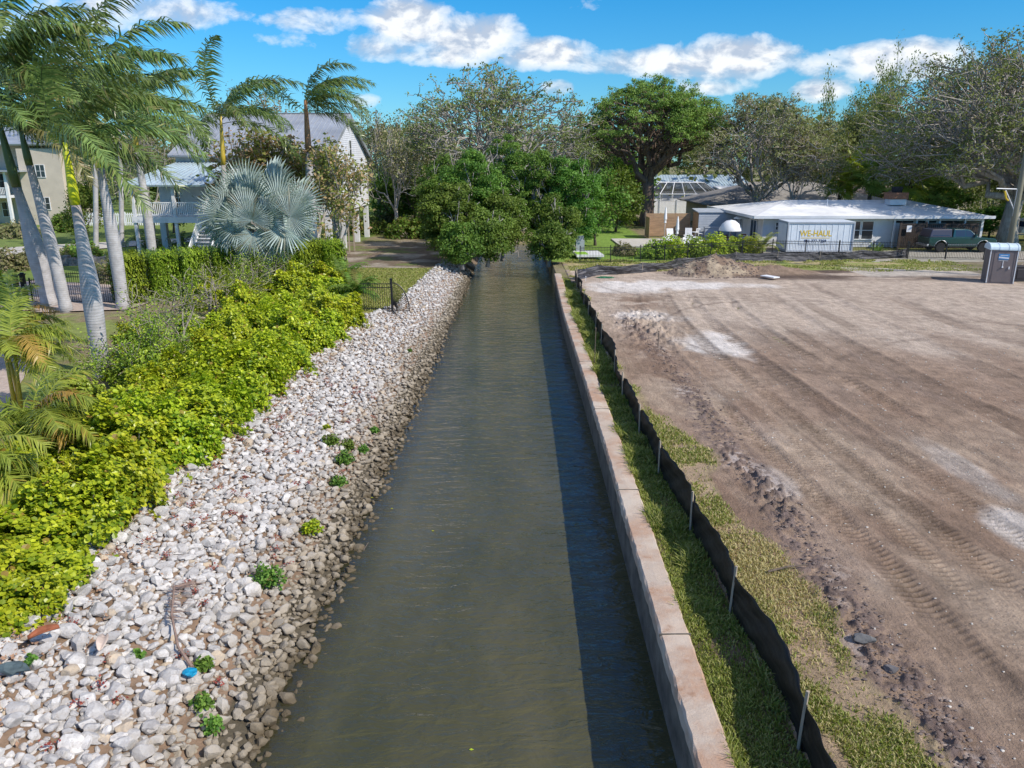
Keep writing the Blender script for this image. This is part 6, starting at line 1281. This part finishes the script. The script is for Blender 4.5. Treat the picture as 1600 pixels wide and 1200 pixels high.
nh2 = empty('brown_roof_house', (49, 112, 1.1), 0, 'brown-roofed house left behind the grey shingle roof', 'house'); q = MB(); q.box((-4, 0, 1.3), (18, 10, 2.6)); q.build('wall', M['cream'], nh2)
q = MB(); e = [(-14, -7, 2.7), (9, -7, 2.7), (9, 7, 2.7), (-14, 7, 2.7)]; r0, r1 = (-6, 0, 5.3), (2, 0, 5.3)
for P_ in ([e[0], e[1], r1, r0], [e[2], e[3], r0, r1], [e[3], e[0], r0], [e[1], e[2], r1]): quad_slab(q, P_, .15)
recalc(q.build('roof', M['shingle2'], nh2))
# pool-cage house
bh = empty('blue_roof_house', (26, 135, 1.1), 0, 'long house with light blue metal roof behind the pool cage', 'house'); q = MB(); q.box((2, 1, 1.5), (22, 9, 3.0)); q.box((12.5, -8, 1.35), (9, 9, 2.7)); q.build('wall', M['whitewall'], bh)
q = MB(); quad_slab(q, [(-9.5, -4.5, 3.1), (14, -4.5, 3.1), (13, 1, 5.2), (-8.5, 1, 5.2)], .15); quad_slab(q, [(-9.5, 6, 3.1), (14, 6, 3.1), (13, 1, 5.2), (-8.5, 1, 5.2)], .15); ribs(q, (-9.5, -4.5, 3.1), (14, -4.5, 3.1), (-8.5, 1, 5.2), (13, 1, 5.2), .5); recalc(q.build('roof', M['blueroof'], bh))
q = MB(); quad_slab(q, [(7.2, -13, 2.8), (18, -13, 2.8), (18, -4, 3.5), (7.2, -4, 3.5)], .15); recalc(q.build('flat_roof', M['whiteroof'], bh)); window(bh, (9.3, -12.6, 1.4), 1.6, 1.9, 'y-')
window(bh, (12, -12.6, 1.5), 1.0, 1.4, 'y-')
pc = empty('pool_cage', (25.5, 121, 1.1), 0, 'white-framed screened pool cage with mansard top', 'pool cage'); q = MB(); W2, D2, Hc, Ht = 5.4, 4.0, 2.7, 4.3
def bar(a, b_): q.tube([a, b_], .055, 4)
ks = np.linspace(-W2, W2, 7)
for yy, in ((-D2,), (D2,)):
    for xx in ks: bar((xx, yy, 0), (xx, yy, Hc)); bar((xx, yy, Hc), (xx*.62, yy*.45, Ht))
    bar((-W2, yy, Hc), (W2, yy, Hc)); bar((-W2, yy, .9), (W2, yy, .9)); bar((-W2*.62, yy*.45, Ht), (W2*.62, yy*.45, Ht))
for xx in (-W2, W2):
    for yy in np.linspace(-D2, D2, 4): bar((xx, yy, 0), (xx, yy, Hc)); bar((xx, yy, Hc), (xx*.62, yy*.45, Ht))
    bar((xx, -D2, Hc), (xx, D2, Hc)); bar((xx*.62, -D2*.45, Ht), (xx*.62, D2*.45, Ht))
for xx in ks: bar((xx*.62, -D2*.45, Ht), (xx*.62, D2*.45, Ht))
q.build('frame', M['white'], pc)
m, t = newmat('insect_screen'); t('ShaderNodeOutputMaterial', {0: t('ShaderNodeMixShader', {0: .55, 1: t('ShaderNodeBsdfTransparent'), 2: t('ShaderNodeBsdfDiffuse', {'Color': (.05, .055, .06, 1)})})}); M['screen'] = m
q = MB(); tq = [(-W2*.62, -D2*.45, Ht-.06), (W2*.62, -D2*.45, Ht-.06), (W2*.62, D2*.45, Ht-.06), (-W2*.62, D2*.45, Ht-.06)]; bq = [(-W2, -D2, Hc), (W2, -D2, Hc), (W2, D2, Hc), (-W2, D2, Hc)]
for i in range(4): q.add([bq[i], bq[(i+1) % 4], tq[(i+1) % 4], tq[i]], [(0, 1, 2, 3)])
q.add(tq, [(0, 1, 2, 3)]); q.build('screen', M['screen'], pc)
vf = empty('vinyl_fence', (g2(1012, 337)[0]-.5, 113, 1.1), 0, 'white vinyl privacy fence in front of the pool cage', 'fence')
for k in range(5): q = MB(); q.box((k*2.45+1.22, 0, .95), (2.3, .05, 1.8)); q.box((k*2.45+1.22, 0, 1.88), (2.32, .09, .09)); [q.box((k*2.45+.15+j*.19, -.032, .95), (.012, .01, 1.7)) for j in range(12)]; q.build('panel', M['white'], vf); q = MB(); q.box((k*2.45, 0, 1.0), (.16, .16, 2.0)); q.box((k*2.45, 0, 2.03), (.2, .2, .06)); q.build('post', M['greysiding'], vf)
# wooden screen, shed and patio things
x0, y0 = G(1008, 369, 1.1)[0], G(1008, 369, 1.1)[1]; x1 = G(1072, 367, 1.1)[0]; wf = empty('wooden_screen', (x0, y0, 1.1), 0, 'tan wooden screen of horizontal boards behind the patio', 'fence')
q = MB(); [q.box(((x1-x0)/2, 0, .1+.14*k), (x1-x0, .04, .125)) for k in range(16)]; q.build('boards', M['cedar'], wf)
for k in range(4): q = MB(); q.box(((x1-x0)*k/3, .06, 1.15), (.11, .11, 2.35)); q.build('post', M['wood'], wf)
q = MB(); q.box((.0, -1.2, 1.0), (.05, 2.2, 2.0)); q.build('side_panel', M['cedar'], wf)
sx0 = 18.2; sh = empty('garden_shed', (sx0+1.9, 76.6, 1.1), 0, 'grey-blue lapboard shed against the left end of the white house', 'shed')
q = MB(); q.box((0, 1.2, 1.25), (3.7, 2.4, 2.5)); clapboard(q, -1.85, 1.85, 0.0, .05, 2.45, 'x'); recalc(q.build('wall', M['greysiding'], sh)); q = MB(); quad_slab(q, [(-2.0, -.15, 2.55), (1.9, -.15, 2.55), (1.9, 2.6, 2.75), (-2.0, 2.6, 2.75)], .08); recalc(q.build('roof', M['greysiding'], sh)); q = MB(); q.box((-1.875, 1.2, 1.25), (.05, 2.3, 2.4)); q.build('side_cladding', M['cedar'], sh)
q = MB(); q.box((0, 0, 0), (14.0, 7.4, .12)); tag(q.build('patio', M['conc'], None, loc=(16.6, 71.8, 1.12)), kind='structure')
def adirondack(label, loc, rz, proto=[None], grp='white slatted lounge chairs on the patio'):
    if proto[0] is not None: return copy_tree(proto[0], loc, rz, None, label, grp)
    r_ = empty('lounge_chair', loc, rz, label, 'chair', grp); proto[0] = r_
    q = MB(); [q.box((0, -.28+.1*k, .36-.03*k), (.6, .085, .025)) for k in range(6)]; q.build('seat', M['white'], r_)
    q = MB(); [q.box((-.26+.105*k, .36, .72), (.09, .025, 1.0), rx=-.35) for k in range(6)]; q.build('backrest', M['white'], r_)
    for s_ in (-1, 1): q = MB(); q.box((s_*.36, .0, .55), (.14, .75, .03)); q.box((s_*.33, -.3, .27), (.06, .07, .54)); q.box((s_*.33, .3, .25), (.06, .07, .5)); q.build('arm', M['white'], r_)
adirondack('white slatted lounge chair in front of the wooden screen', (*G(1048, 378, 1.18)[:2], 1.18), .1); adirondack('white slatted lounge chair near the shed corner', (*G(1075, 377, 1.18)[:2], 1.18), -.2)
def side_chair(label, loc, rz, mat, name, proto={}, grp=None):
    if name in proto: return copy_tree(proto[name], loc, rz, None, label, grp)
    r_ = empty(name, loc, rz, label, 'chair', grp); proto[name] = r_; q = MB(); q.box((0, 0, .45), (.46, .46, .04)); q.build('seat', mat, r_); q = MB(); q.box((0, .22, .86), (.44, .03, .1)); q.box((0, .22, .68), (.44, .03, .06)); q.box((-.2, .22, .68), (.04, .04, .45)); q.box((.2, .22, .68), (.04, .04, .45)); q.build('backrest', mat, r_)
    for sx_ in (-1, 1):
        for sy_ in (-1, 1): q = MB(); q.box((sx_*.2, sy_*.2, .22), (.04, .04, .44)); q.build('leg', mat, r_)
red = surf('dark_red_paint', (.17, .03, .02), .5)
side_chair('white side chair left of the small round table against the shed', (*G(1092, 372, 1.18)[:2], 1.18), .3, M['white'], 'white_chair', grp='white chairs against the shed'); side_chair('white side chair further right against the shed', (*G(1101, 370, 1.18)[:2], 1.18), -.5, M['white'], 'white_chair', grp='white chairs against the shed')
for i, (px, lb) in enumerate(((1135, 'dark red chair left under the round umbrella'), (1144, 'dark red chair right under the round umbrella'), (1161, 'dark red chair by the house wall, right of the round umbrella'))): side_chair(lb, (*G(px, 383-i, 1.18)[:2], 1.18), i*1.2+.4, red, 'red_chair', grp='dark red patio chairs')
def table(name, label, loc, r_, h_, mat):
    t_ = empty(name, loc, 0, label, 'table'); q = MB(); q.lathe([(r_, h_-.04), (r_, h_), (r_*.98, h_+.01)], 20); q.build('tabletop', mat, t_); q = MB(); q.lathe([(.25*r_/.5, 0), (.05, .05), (.04, h_-.05), (.1, h_-.04)], 12); q.build('pedestal', mat, t_)
table('side_table', 'small round table in front of the grey-blue shed', (*G(1086, 372, 1.18)[:2], 1.18), .36, .6, M['white']); table('patio_table', 'round table under the white domed umbrella', (*G(1141, 384, 1.18)[:2], 1.18), .6, .72, red)
def umbrella(label, loc, r_, h_, drop, closed=False, valance=.18):
    t_ = empty('patio_umbrella', loc, 0, label, 'umbrella'); q = MB(); q.tube([(0, 0, 0), (0, 0, h_)], .03, 8); q.build('pole', M['white'], t_, smooth=True); q = MB(); q.lathe([(.25, 0), (.25, .06), (.06, .1)], 14); q.build('foot', M['conc'], t_)
    q = MB()
    if closed: q.lathe([(.03, h_+.05), (.10, h_-.3), (.17, h_-1.1), (.10, h_-1.3), (.13, h_-1.5)][::-1], 10)
    else:
        n = 16; V = []; rr_ = [(0.02, 0), (.4, .06), (.75, .28), (1.0, .62)]
        for k, (f, dz) in enumerate(rr_):
            for j in range(n): a = j*6.2832/n; V.append((r_*f*math.cos(a)*(1-.03*(j % 2)), r_*f*math.sin(a)*(1-.03*(j % 2)), h_-drop*dz/.62))
        for j in range(n): a = j*6.2832/n; V.append((r_*math.cos(a), r_*math.sin(a), h_-drop-valance))
        F = [(i*n+j, i*n+(j+1) % n, (i+1)*n+(j+1) % n, (i+1)*n+j) for i in range(4) for j in range(n)]+[tuple(range(n))]; q.add(V, F)
    q.build('canopy', M['white'], t_, smooth=not closed)
umbrella('round white domed umbrella open over the patio table', (*G(1139, 384, 1.18)[:2], 1.18), 1.0, 2.25, .75); umbrella('flat pale umbrella behind the domed one, by the house', (*G(1157, 376, 1.18)[:2], 1.18), .8, 2.3, .2, valance=.05)
umbrella('closed white umbrella between the two lounge chairs', (*G(1057, 381, 1.18)[:2], 1.18), 1, 2.4, 0, True); umbrella('closed white umbrella against the wooden screen', (*G(1038, 371, 1.18)[:2], 1.18), 1, 2.9, 0, True)
for i, (px, py, rz, lb) in enumerate(((1052, 388, .2, 'low white sun lounger nearest the wooden screen'), (1075, 388, -.1, 'low white sun lounger in the middle of the patio'), (1095, 387, .1, 'low white sun lounger nearest the domed umbrella'))):
    g_ = G(px, py, 1.18)
    if i == 0:
        ln0 = empty('sun_lounger', g_, rz, lb, 'lounger', 'sun loungers on the patio'); q = MB(); q.box((0, 0, .35), (.7, 1.3, .12)); q.build('mattress', M['white'], ln0); q = MB(); q.box((0, .9, .58), (.7, .75, .1), rx=.6); q.build('backrest', M['white'], ln0)
        for a_ in (-1, 1):
            for b3 in (-.5, .9): q = MB(); q.box((a_*.3, b3, .15), (.05, .05, .3)); q.build('leg', M['greysiding'], ln0)
    else: copy_tree(ln0, g_, rz, None, lb)
sb_ = empty('storage_box', (*G(1110, 372, 1.18)[:2], 1.18), 0, 'grey-blue outdoor storage cabinet against the shed wall', 'cabinet'); q = MB(); q.box((0, 0, .5), (1.3, .6, 1.0)); bevel(q.build('cabinet_body', M['greysiding'], sb_), .03); q = MB(); q.box((0, -.02, 1.04), (1.36, .68, .07)); q.build('lid', M['greysiding'], sb_)
dk = empty('floating_dock', (*G(918, 400, 1.2)[:2], 1.15), .05, 'low white platform with a lime green mat, by the iron fence', 'platform'); q = MB(); q.box((0, 0, .22), (2.1, 3.0, .16)); [q.box((a_, b3, .06), (.2, .2, .16)) for a_ in (-.8, .8) for b3 in (-1.2, 1.2)]; q.build('deck', M['white'], dk); q = MB(); q.box((-.55, -.3, .315), (.9, 1.8, .03)); q.build('mat', surf('lime_mat', (.30, .55, .06), .8), dk)
q = MB(); q.box((0, 0, .45), (.7, .5, .9)); q.box((0, .22, 1.0), (.7, .08, .5)); x, y, _ = G(906, 392, 1.1); tag(q.build('garden_chair', M['greysiding'], None, loc=(x, y, 1.1)), 'grey seat standing behind the low white platform', 'seat')
q = MB(); rg9 = np.random.default_rng(9); V, F = ico(3); V = V*np.array([.55, .3, .05])*(1+.12*rg9.normal(size=(len(V), 1))); q.add(V, F); x, y, _ = G(946, 434, 1.12); tag(q.build('green_netting', surf('green_mesh', (.03, .20, .09), .8, .3, 8), None, loc=(x, y, 1.14)), 'crumpled green netting near the far silt fence corner', 'netting')

# ------------------------------------------------------------------ moving container
cx0, cx1, cy0 = 22.6, 28.1, 64.0; ct = empty('moving_container', ((cx0+cx1)/2, cy0+1.2, 1.1), .0, 'white portable moving container with yellow lettering', 'container'); Lc = cx1-cx0
M['contwhite'] = surf('container_white', (.66, .72, .78), .45, .07, 1.2, .1, 10)
q = MB(); q.box((0, 0, 1.24), (Lc-.1, 2.3, 2.28)); [q.box((-Lc/2+.35+k*.48, -1.155, 1.24), (.05, .03, 2.2)) for k in range(11)]; q.build('body', M['contwhite'], ct)
q = MB()
for s_ in (-1, 1):
    for z_ in (.12, 2.42): q.box((0, s_*1.18, z_), (Lc, .1, .12))
    for x_ in (-1, 1): q.box((x_*(Lc/2-.05), s_*1.18, 1.27), (.11, .11, 2.4))
for x_ in (-1, 1):
    for z_ in (.12, 2.42): q.box((x_*(Lc/2-.05), 0, z_), (.1, 2.3, .12))
q.build('frame', M['greysiding'], ct); q = MB(); quad_slab(q, [(-Lc/2, -1.23, 2.5), (Lc/2, -1.23, 2.5), (Lc/2, 1.23, 2.54), (-Lc/2, 1.23, 2.54)], .03); recalc(q.build('roof', M['contwhite'], ct))
q = MB(); q.box((-Lc/2-.01, 0, 1.27), (.04, 2.0, 2.1)); q.build('door', M['contwhite'], ct)
q = MB(); q.box((-.45, -1.178, 1.2), (2.5, .012, 1.1)); q.build('sign_panel', M['contwhite'], ct)
def text(s_, size, mat, parent, loc, rot, bold=.0, sx_=1.0, name='lettering', ext=.006):
    cu = bpy.data.curves.new(name, 'FONT'); cu.body = s_; cu.size = size; cu.align_x = 'CENTER'; cu.align_y = 'CENTER'; cu.extrude = ext; cu.offset = bold
    o = bpy.data.objects.new(name, cu); COL.objects.link(o); dg = bpy.context.evaluated_depsgraph_get(); me = bpy.data.meshes.new_from_object(o.evaluated_get(dg)); bpy.data.objects.remove(o)
    me.name = name; me.materials.clear(); me.materials.append(mat); n = bpy.data.objects.new(name, me); COL.objects.link(n); n.parent = parent; n.location = loc; n.rotation_euler = rot; n.scale = (sx_, 1, 1); return n
yel = surf('yellow_lettering', (.72, .50, .02), .5); navy = surf('navy_lettering', (.03, .05, .14), .5)
text('WE-HAUL', .68, yel, ct, (-.4, -1.196, 1.54), (math.pi/2, 0, 0), .010, .86); text('941-777-7259', .34, navy, ct, (-.4, -1.196, .93), (math.pi/2, 0, 0), .004, .95)
q = MB(); q.box((-.4, -1.19, 1.19), (2.35, .012, .05)); q.build('underline', yel, ct)

# ------------------------------------------------------------------ green pickup with cap
def wheel(parent, loc, r_=.38, w_=.26):
    o = MB(); o.lathe([(r_*.62, -w_/2), (r_*.93, -w_/2), (r_, -w_*.3), (r_, w_*.3), (r_*.93, w_/2), (r_*.62, w_/2)], 24); t_ = o.build('wheel', M['tyre'], parent, loc=loc); t_.rotation_euler = (math.pi/2, 0, 0)
    o = MB(); o.lathe([(.05, w_*.30), (r_*.30, w_*.36), (r_*.60, w_*.30), (r_*.64, w_*.46), (r_*.64, -w_*.46)], 24); o.build('rim', M['chrome'], t_, smooth=False); return t_
M['greenpaint'] = surf('dark_green_car_paint', (.008, .05, .045), .22, .05, 2, spec=.7, coat=.6); M['maroon'] = surf('dark_cap_paint', (.035, .03, .045), .3, .05, 2, spec=.6, coat=.4)
tk = empty('pickup_truck', (37.3, 65.3, 1.1), 0, 'dark green pickup with a camper cap parked under the oak', 'pickup truck')
def side_profile(pts, w_, y0=0, taper=0): q = MB(); q.prism(pts, 'y', y0-w_/2, y0+w_/2); return q
def arch(cx, r_, z0, n=9): return [(cx+r_*math.cos(a), z0+r_*math.sin(a)) for a in np.linspace(math.pi, 0, n)]
body = [(-2.75, .55)]+arch(-1.75, .48, .45)+arch(1.75, .48, .45)+[(2.78, .5), (2.85, .75), (2.82, 1.0), (2.6, 1.12), (1.35, 1.2), (-2.78, 1.2)]
o = recalc(side_profile(body, 1.9).build('body', M['greenpaint'], tk)); bevel(o, .05, 3)
cab = [(-.85, 1.19), (1.35, 1.19), (.62, 1.80), (.35, 1.86), (-.72, 1.86)]; q = MB(); n = len(cab); V = [(x, -.93 if z < 1.3 else -.74, z) for x, z in cab]+[(x, .93 if z < 1.3 else .74, z) for x, z in cab]; q.add(V, [tuple(range(n)), tuple(range(2*n-1, n-1, -1))]+[(i, i+n, (i+1) % n+n, (i+1) % n) for i in range(n)]); bevel(recalc(q.build('cab', M['greenpaint'], tk)), .05, 3)
cap_ = [(-2.75, 1.21), (-.90, 1.21), (-.90, 1.86), (-2.55, 1.84)]; q = MB(); n = 4; V = [(x, -.92 if z < 1.3 else -.78, z) for x, z in cap_]+[(x, .92 if z < 1.3 else .78, z) for x, z in cap_]; q.add(V, [tuple(range(n)), tuple(range(2*n-1, n-1, -1))]+[(i, i+n, (i+1) % n+n, (i+1) % n) for i in range(n)]); bevel(recalc(q.build('camper_cap', M['maroon'], tk)), .05, 3)
def slant(name, pts, sg, mat):
    q = MB(); V = [(x, sg*(.93-.19*(z-1.19)/.67+.008), z) for x, z in pts]; n = len(V); V2 = [(a, b3-sg*.02, c) for a, b3, c in V]; q.add(V+V2, [tuple(range(n)), tuple(range(2*n-1, n-1, -1))]+[(i, i+n, (i+1) % n+n, (i+1) % n) for i in range(n)]); recalc(q.build(name, mat, tk))
for sg in (-1, 1): slant('side_window', [(-.62, 1.28), (.18, 1.28), (.18, 1.76), (-.58, 1.76)], sg, M['darkglass']); slant('side_window', [(.26, 1.28), (1.08, 1.28), (.58, 1.72), (.26, 1.76)], sg, M['darkglass']); slant('cap_window', [(-2.5, 1.33), (-1.1, 1.33), (-1.1, 1.74), (-2.42, 1.74)], sg, M['darkglass'])
q = MB(); q.add([(1.31, -.8, 1.24), (1.31, .8, 1.24), (.68, .66, 1.76), (.68, -.66, 1.76)], [(0, 1, 2, 3)]); w_o = q.build('windscreen', M['darkglass'], tk); w_o.location = (.03, 0, .02); w_o.modifiers.new('t', 'SOLIDIFY').thickness = .01
for xx in (-1.75, 1.75):
    for sg in (-1, 1): o = wheel(tk, (xx, sg*.84, .39)); o.rotation_euler = (math.pi/2*(1 if sg < 0 else -1), 0, 0)
q = MB(); q.box((2.86, 0, .55), (.14, 1.85, .2)); q.box((-2.82, 0, .55), (.14, 1.85, .2)); bevel(q.build('bumper', M['chrome'], tk), .03)
for sg in (-1, 1):
    q = MB(); q.box((0, 0, 0), (.06, .34, .2)); q.build('headlight', M['chrome'], tk, loc=(2.84, sg*.7, .88)); q = MB(); q.box((0, 0, 0), (2.35, .02, .07)); q.build('side_trim', M['chrome'], tk, loc=(0, sg*.955, .62))
    q = MB(); q.box((0, 0, 0), (.14, .2, .16)); q.build('mirror', M['greenpaint'], tk, loc=(1.0, sg*1.03, 1.38)); q = MB(); q.tube([(x, 0, z) for x, z in arch(0, .52, 0, 11)], .03, 5); q.build('arch_trim', M['chrome'], tk, loc=(-1.75, sg*.95, .45)); q = MB(); q.tube([(x, 0, z) for x, z in arch(0, .52, 0, 11)], .03, 5); q.build('arch_trim', M['chrome'], tk, loc=(1.75, sg*.95, .45))

# boat on trailer at the right border
bt = empty('trailer_boat', (51.6, 74, 1.1), 0, 'blue and white powerboat on a trailer at the right border', 'boat')
def hull(zs_, mat, name, top, inset=0):
    q = MB(); st_ = np.linspace(-3.6, 3.6, 13); V = []
    for x in st_:
        f = (x+3.6)/7.2; wv = 1.15*(1-f**3*.95)*(.86+.14*min(1, f*4)); V += [(x, -wv*zs_[1], zs_[0]+.5*f**3*.4), (x, -wv*zs_[3], zs_[2]+.3*f**2), (x, wv*zs_[3], zs_[2]+.3*f**2), (x, wv*zs_[1], zs_[0]+.5*f**3*.4)]
    F = [(i*4+j, i*4+(j+1) % 4, (i+1)*4+(j+1) % 4, (i+1)*4+j) for i in range(12) for j in range(4)]+[(0, 1, 2, 3), (51, 50, 49, 48)]; q.add(V, F); return recalc(q.build(name, mat, bt, smooth=False))
blue = surf('navy_gelcoat', (.02, .035, .11), .25, .05, 2, spec=.7); hull((.75, .35, 1.35, .9), M['white'], 'hull', 0); hull((1.36, .905, 1.85, 1.0), blue, 'hull_stripe', 0); hull((1.86, .97, 2.05, .99), M['white'], 'gunwale', 0)
q = MB(); q.prism([(-1.6, 2.1), (1.0, 2.1), (.2, 2.9), (-.5, 2.95)], 'y', -.75, .75); recalc(q.build('windshield', M['darkglass'], bt)); q = MB(); [q.tube([(-2.2, s_*.9, 2.2), (-1.2, s_*.9, 3.9), (.4, s_*.9, 3.9)], .04, 6) for s_ in (-1, 1)]; q.box((-.3, 0, 3.93), (2.2, 2.0, .06)); q.build('tower', M['white'], bt)
q = MB(); [q.box((0, s_*.7, .55), (6.5, .1, .12)) for s_ in (-1, 1)]; q.box((-.5, 0, .45), (.1, 2.0, .1)); q.box((4, 0, .55), (2.2, .1, .1)); q.build('trailer', M['chrome'], bt)
for xx in (-1.9, -1.0):
    for sg in (-1, 1): o = wheel(bt, (xx, sg*1.05, .36), .36, .22); o.rotation_euler = (math.pi/2*(1 if sg < 0 else -1), 0, 0)

# ------------------------------------------------------------------ portable toilet, bin, pole
tx, ty, _ = G(1565, 444, 1.1); tl = empty('portable_toilet', (tx+.1, ty+.7, 1.1), -.33, 'grey-brown portable toilet with pale blue roof beside the utility pole', 'portable toilet')
M['toilet'] = surf('grey_brown_plastic', (.20, .165, .16), .5, .07, 2, .15, 10); M['toiletroof'] = surf('pale_blue_plastic', (.66, .78, .84), .4, .06, 2)
q = MB(); q.box((0, 0, 1.06), (1.46, 1.4, 1.98)); [q.box((-.6+k*.2, -.705, 1.25), (.07, .02, 1.5)) for k in range(7)]; [q.box((-.735, -.55+k*.22, 1.1), (.02, .08, 1.7)) for k in range(6)]; bevel(q.build('body', M['toilet'], tl), .02)
q = MB(); q.box((0, -.70, 1.05), (1.0, .05, 1.85)); dr_ = q.build('door', M['toilet'], tl); q = MB(); q.box((.36, -.74, 1.0), (.06, .05, .16)); q.build('handle', M['white'], dr_)
q = MB(); pr = [(-.76, 0)]+[(-.76*math.cos(a), .06+.30*math.sin(a)**.8) for a in np.linspace(0.02, math.pi-.02, 11)]+[(.76, 0)]; q.prism(pr, 'x', -.80, .80); [q.prism([(p_[0]*1.02, p_[1]*1.06) for p_ in pr], 'x', x_-.04, x_+.04) for x_ in (-.74, -.25, .25, .74)]; o = recalc(q.build('roof', M['toiletroof'], tl)); o.location = (0, 0, 2.05)
q = MB(); q.box((0, 0, .04), (1.5, 1.45, .08)); [q.box((x_*.62, 0, -.0), (.14, 1.5, .08)) for x_ in (-1, 1)]; q.build('skid', M['toilet'], tl)
for s_ in (-1, 1): q = MB(); q.box((s_*.72, -.712, 1.05), (.05, .04, 1.98)); q.build('corner_trim', M['white'], tl)
q = MB(); q.box((0, -.732, 1.66), (.56, .012, .34)); sg_ = q.build('sign', surf('sky_blue_sign', (.08, .30, .62), .4), tl); q = MB(); q.box((0, -.741, 1.60), (.54, .006, .08), ry=.08); q.box((0, -.741, 1.74), (.4, .006, .03)); q.build('sign_wave', M['white'], sg_)
q = MB(); q.box((0, -.735, 1.42), (.5, .012, .02)); q.box((0, -.735, 1.22), (.035, .012, .38)); q.lathe([(.05, 0), (.05, .07)], 8, (0, -.735, 1.0)); q.build('vent_marking', M['white'], tl)
q = MB(); q.box((0, 0, .45), (.7, .6, .9)); q.box((0, 0, .93), (.76, .66, .07)); q.box((0, -.31, .5), (.5, .03, .6)); x, y, _ = G(1592, 441, 1.1); o = q.build('waste_bin', surf('dark_plastic', (.035, .03, .035), .5), None, loc=(x+.1, y+.4, 1.1)); bevel(o, .03); tag(o, 'dark waste bin to the right of the portable toilet', 'bin')
ub = at(1568, 49.8); up_ = empty('utility_pole', ub, 0, 'tall weathered utility pole behind the portable toilet', 'utility pole')
q = MB(); q.tube([(0, 0, -.3), (0.05, 0, 6), (.1, 0, 12.5)], [.19, .165, .14], 14); q.build('pole', surf('weathered_pole', (.27, .26, .19), .9, .2, 3, .5, 14, streak=(1, 1, .1)), up_, smooth=True)
q = MB(); q.box((.1, -.2, 11.8), (2.4, .1, .12)); q.build('crossarm', M['wood'], up_); q = MB(); q.tube([(0, 0, 5.55), (-1.55, -.2, 5.6)], .035, 6); q.tube([(-.1, 0, 4.3), (-.9, -.1, 5.5)], .03, 6); q.tube([(-.12, -.02, 3.9), (-.12, -.02, 5.5)], .02, 6); q.build('bracket_arm', M['white'], up_)
q = MB(); q.tube([(-.95, -.1, 5.45), (-.8, -.12, 5.0), (-.62, -.1, 4.85)], .05, 6); q.build('strap', yel, up_)
q = MB(); q.tube([(0, 0, 0), (1.6, .3, 1.35)], .045, 4); x, y, _ = G(1576, 434, 1.1); tag(q.build('timber_brace', M['wood'], None, loc=(x+.7, y+1.0, 1.15)), 'slanted timber brace right of the portable toilet', 'timber')
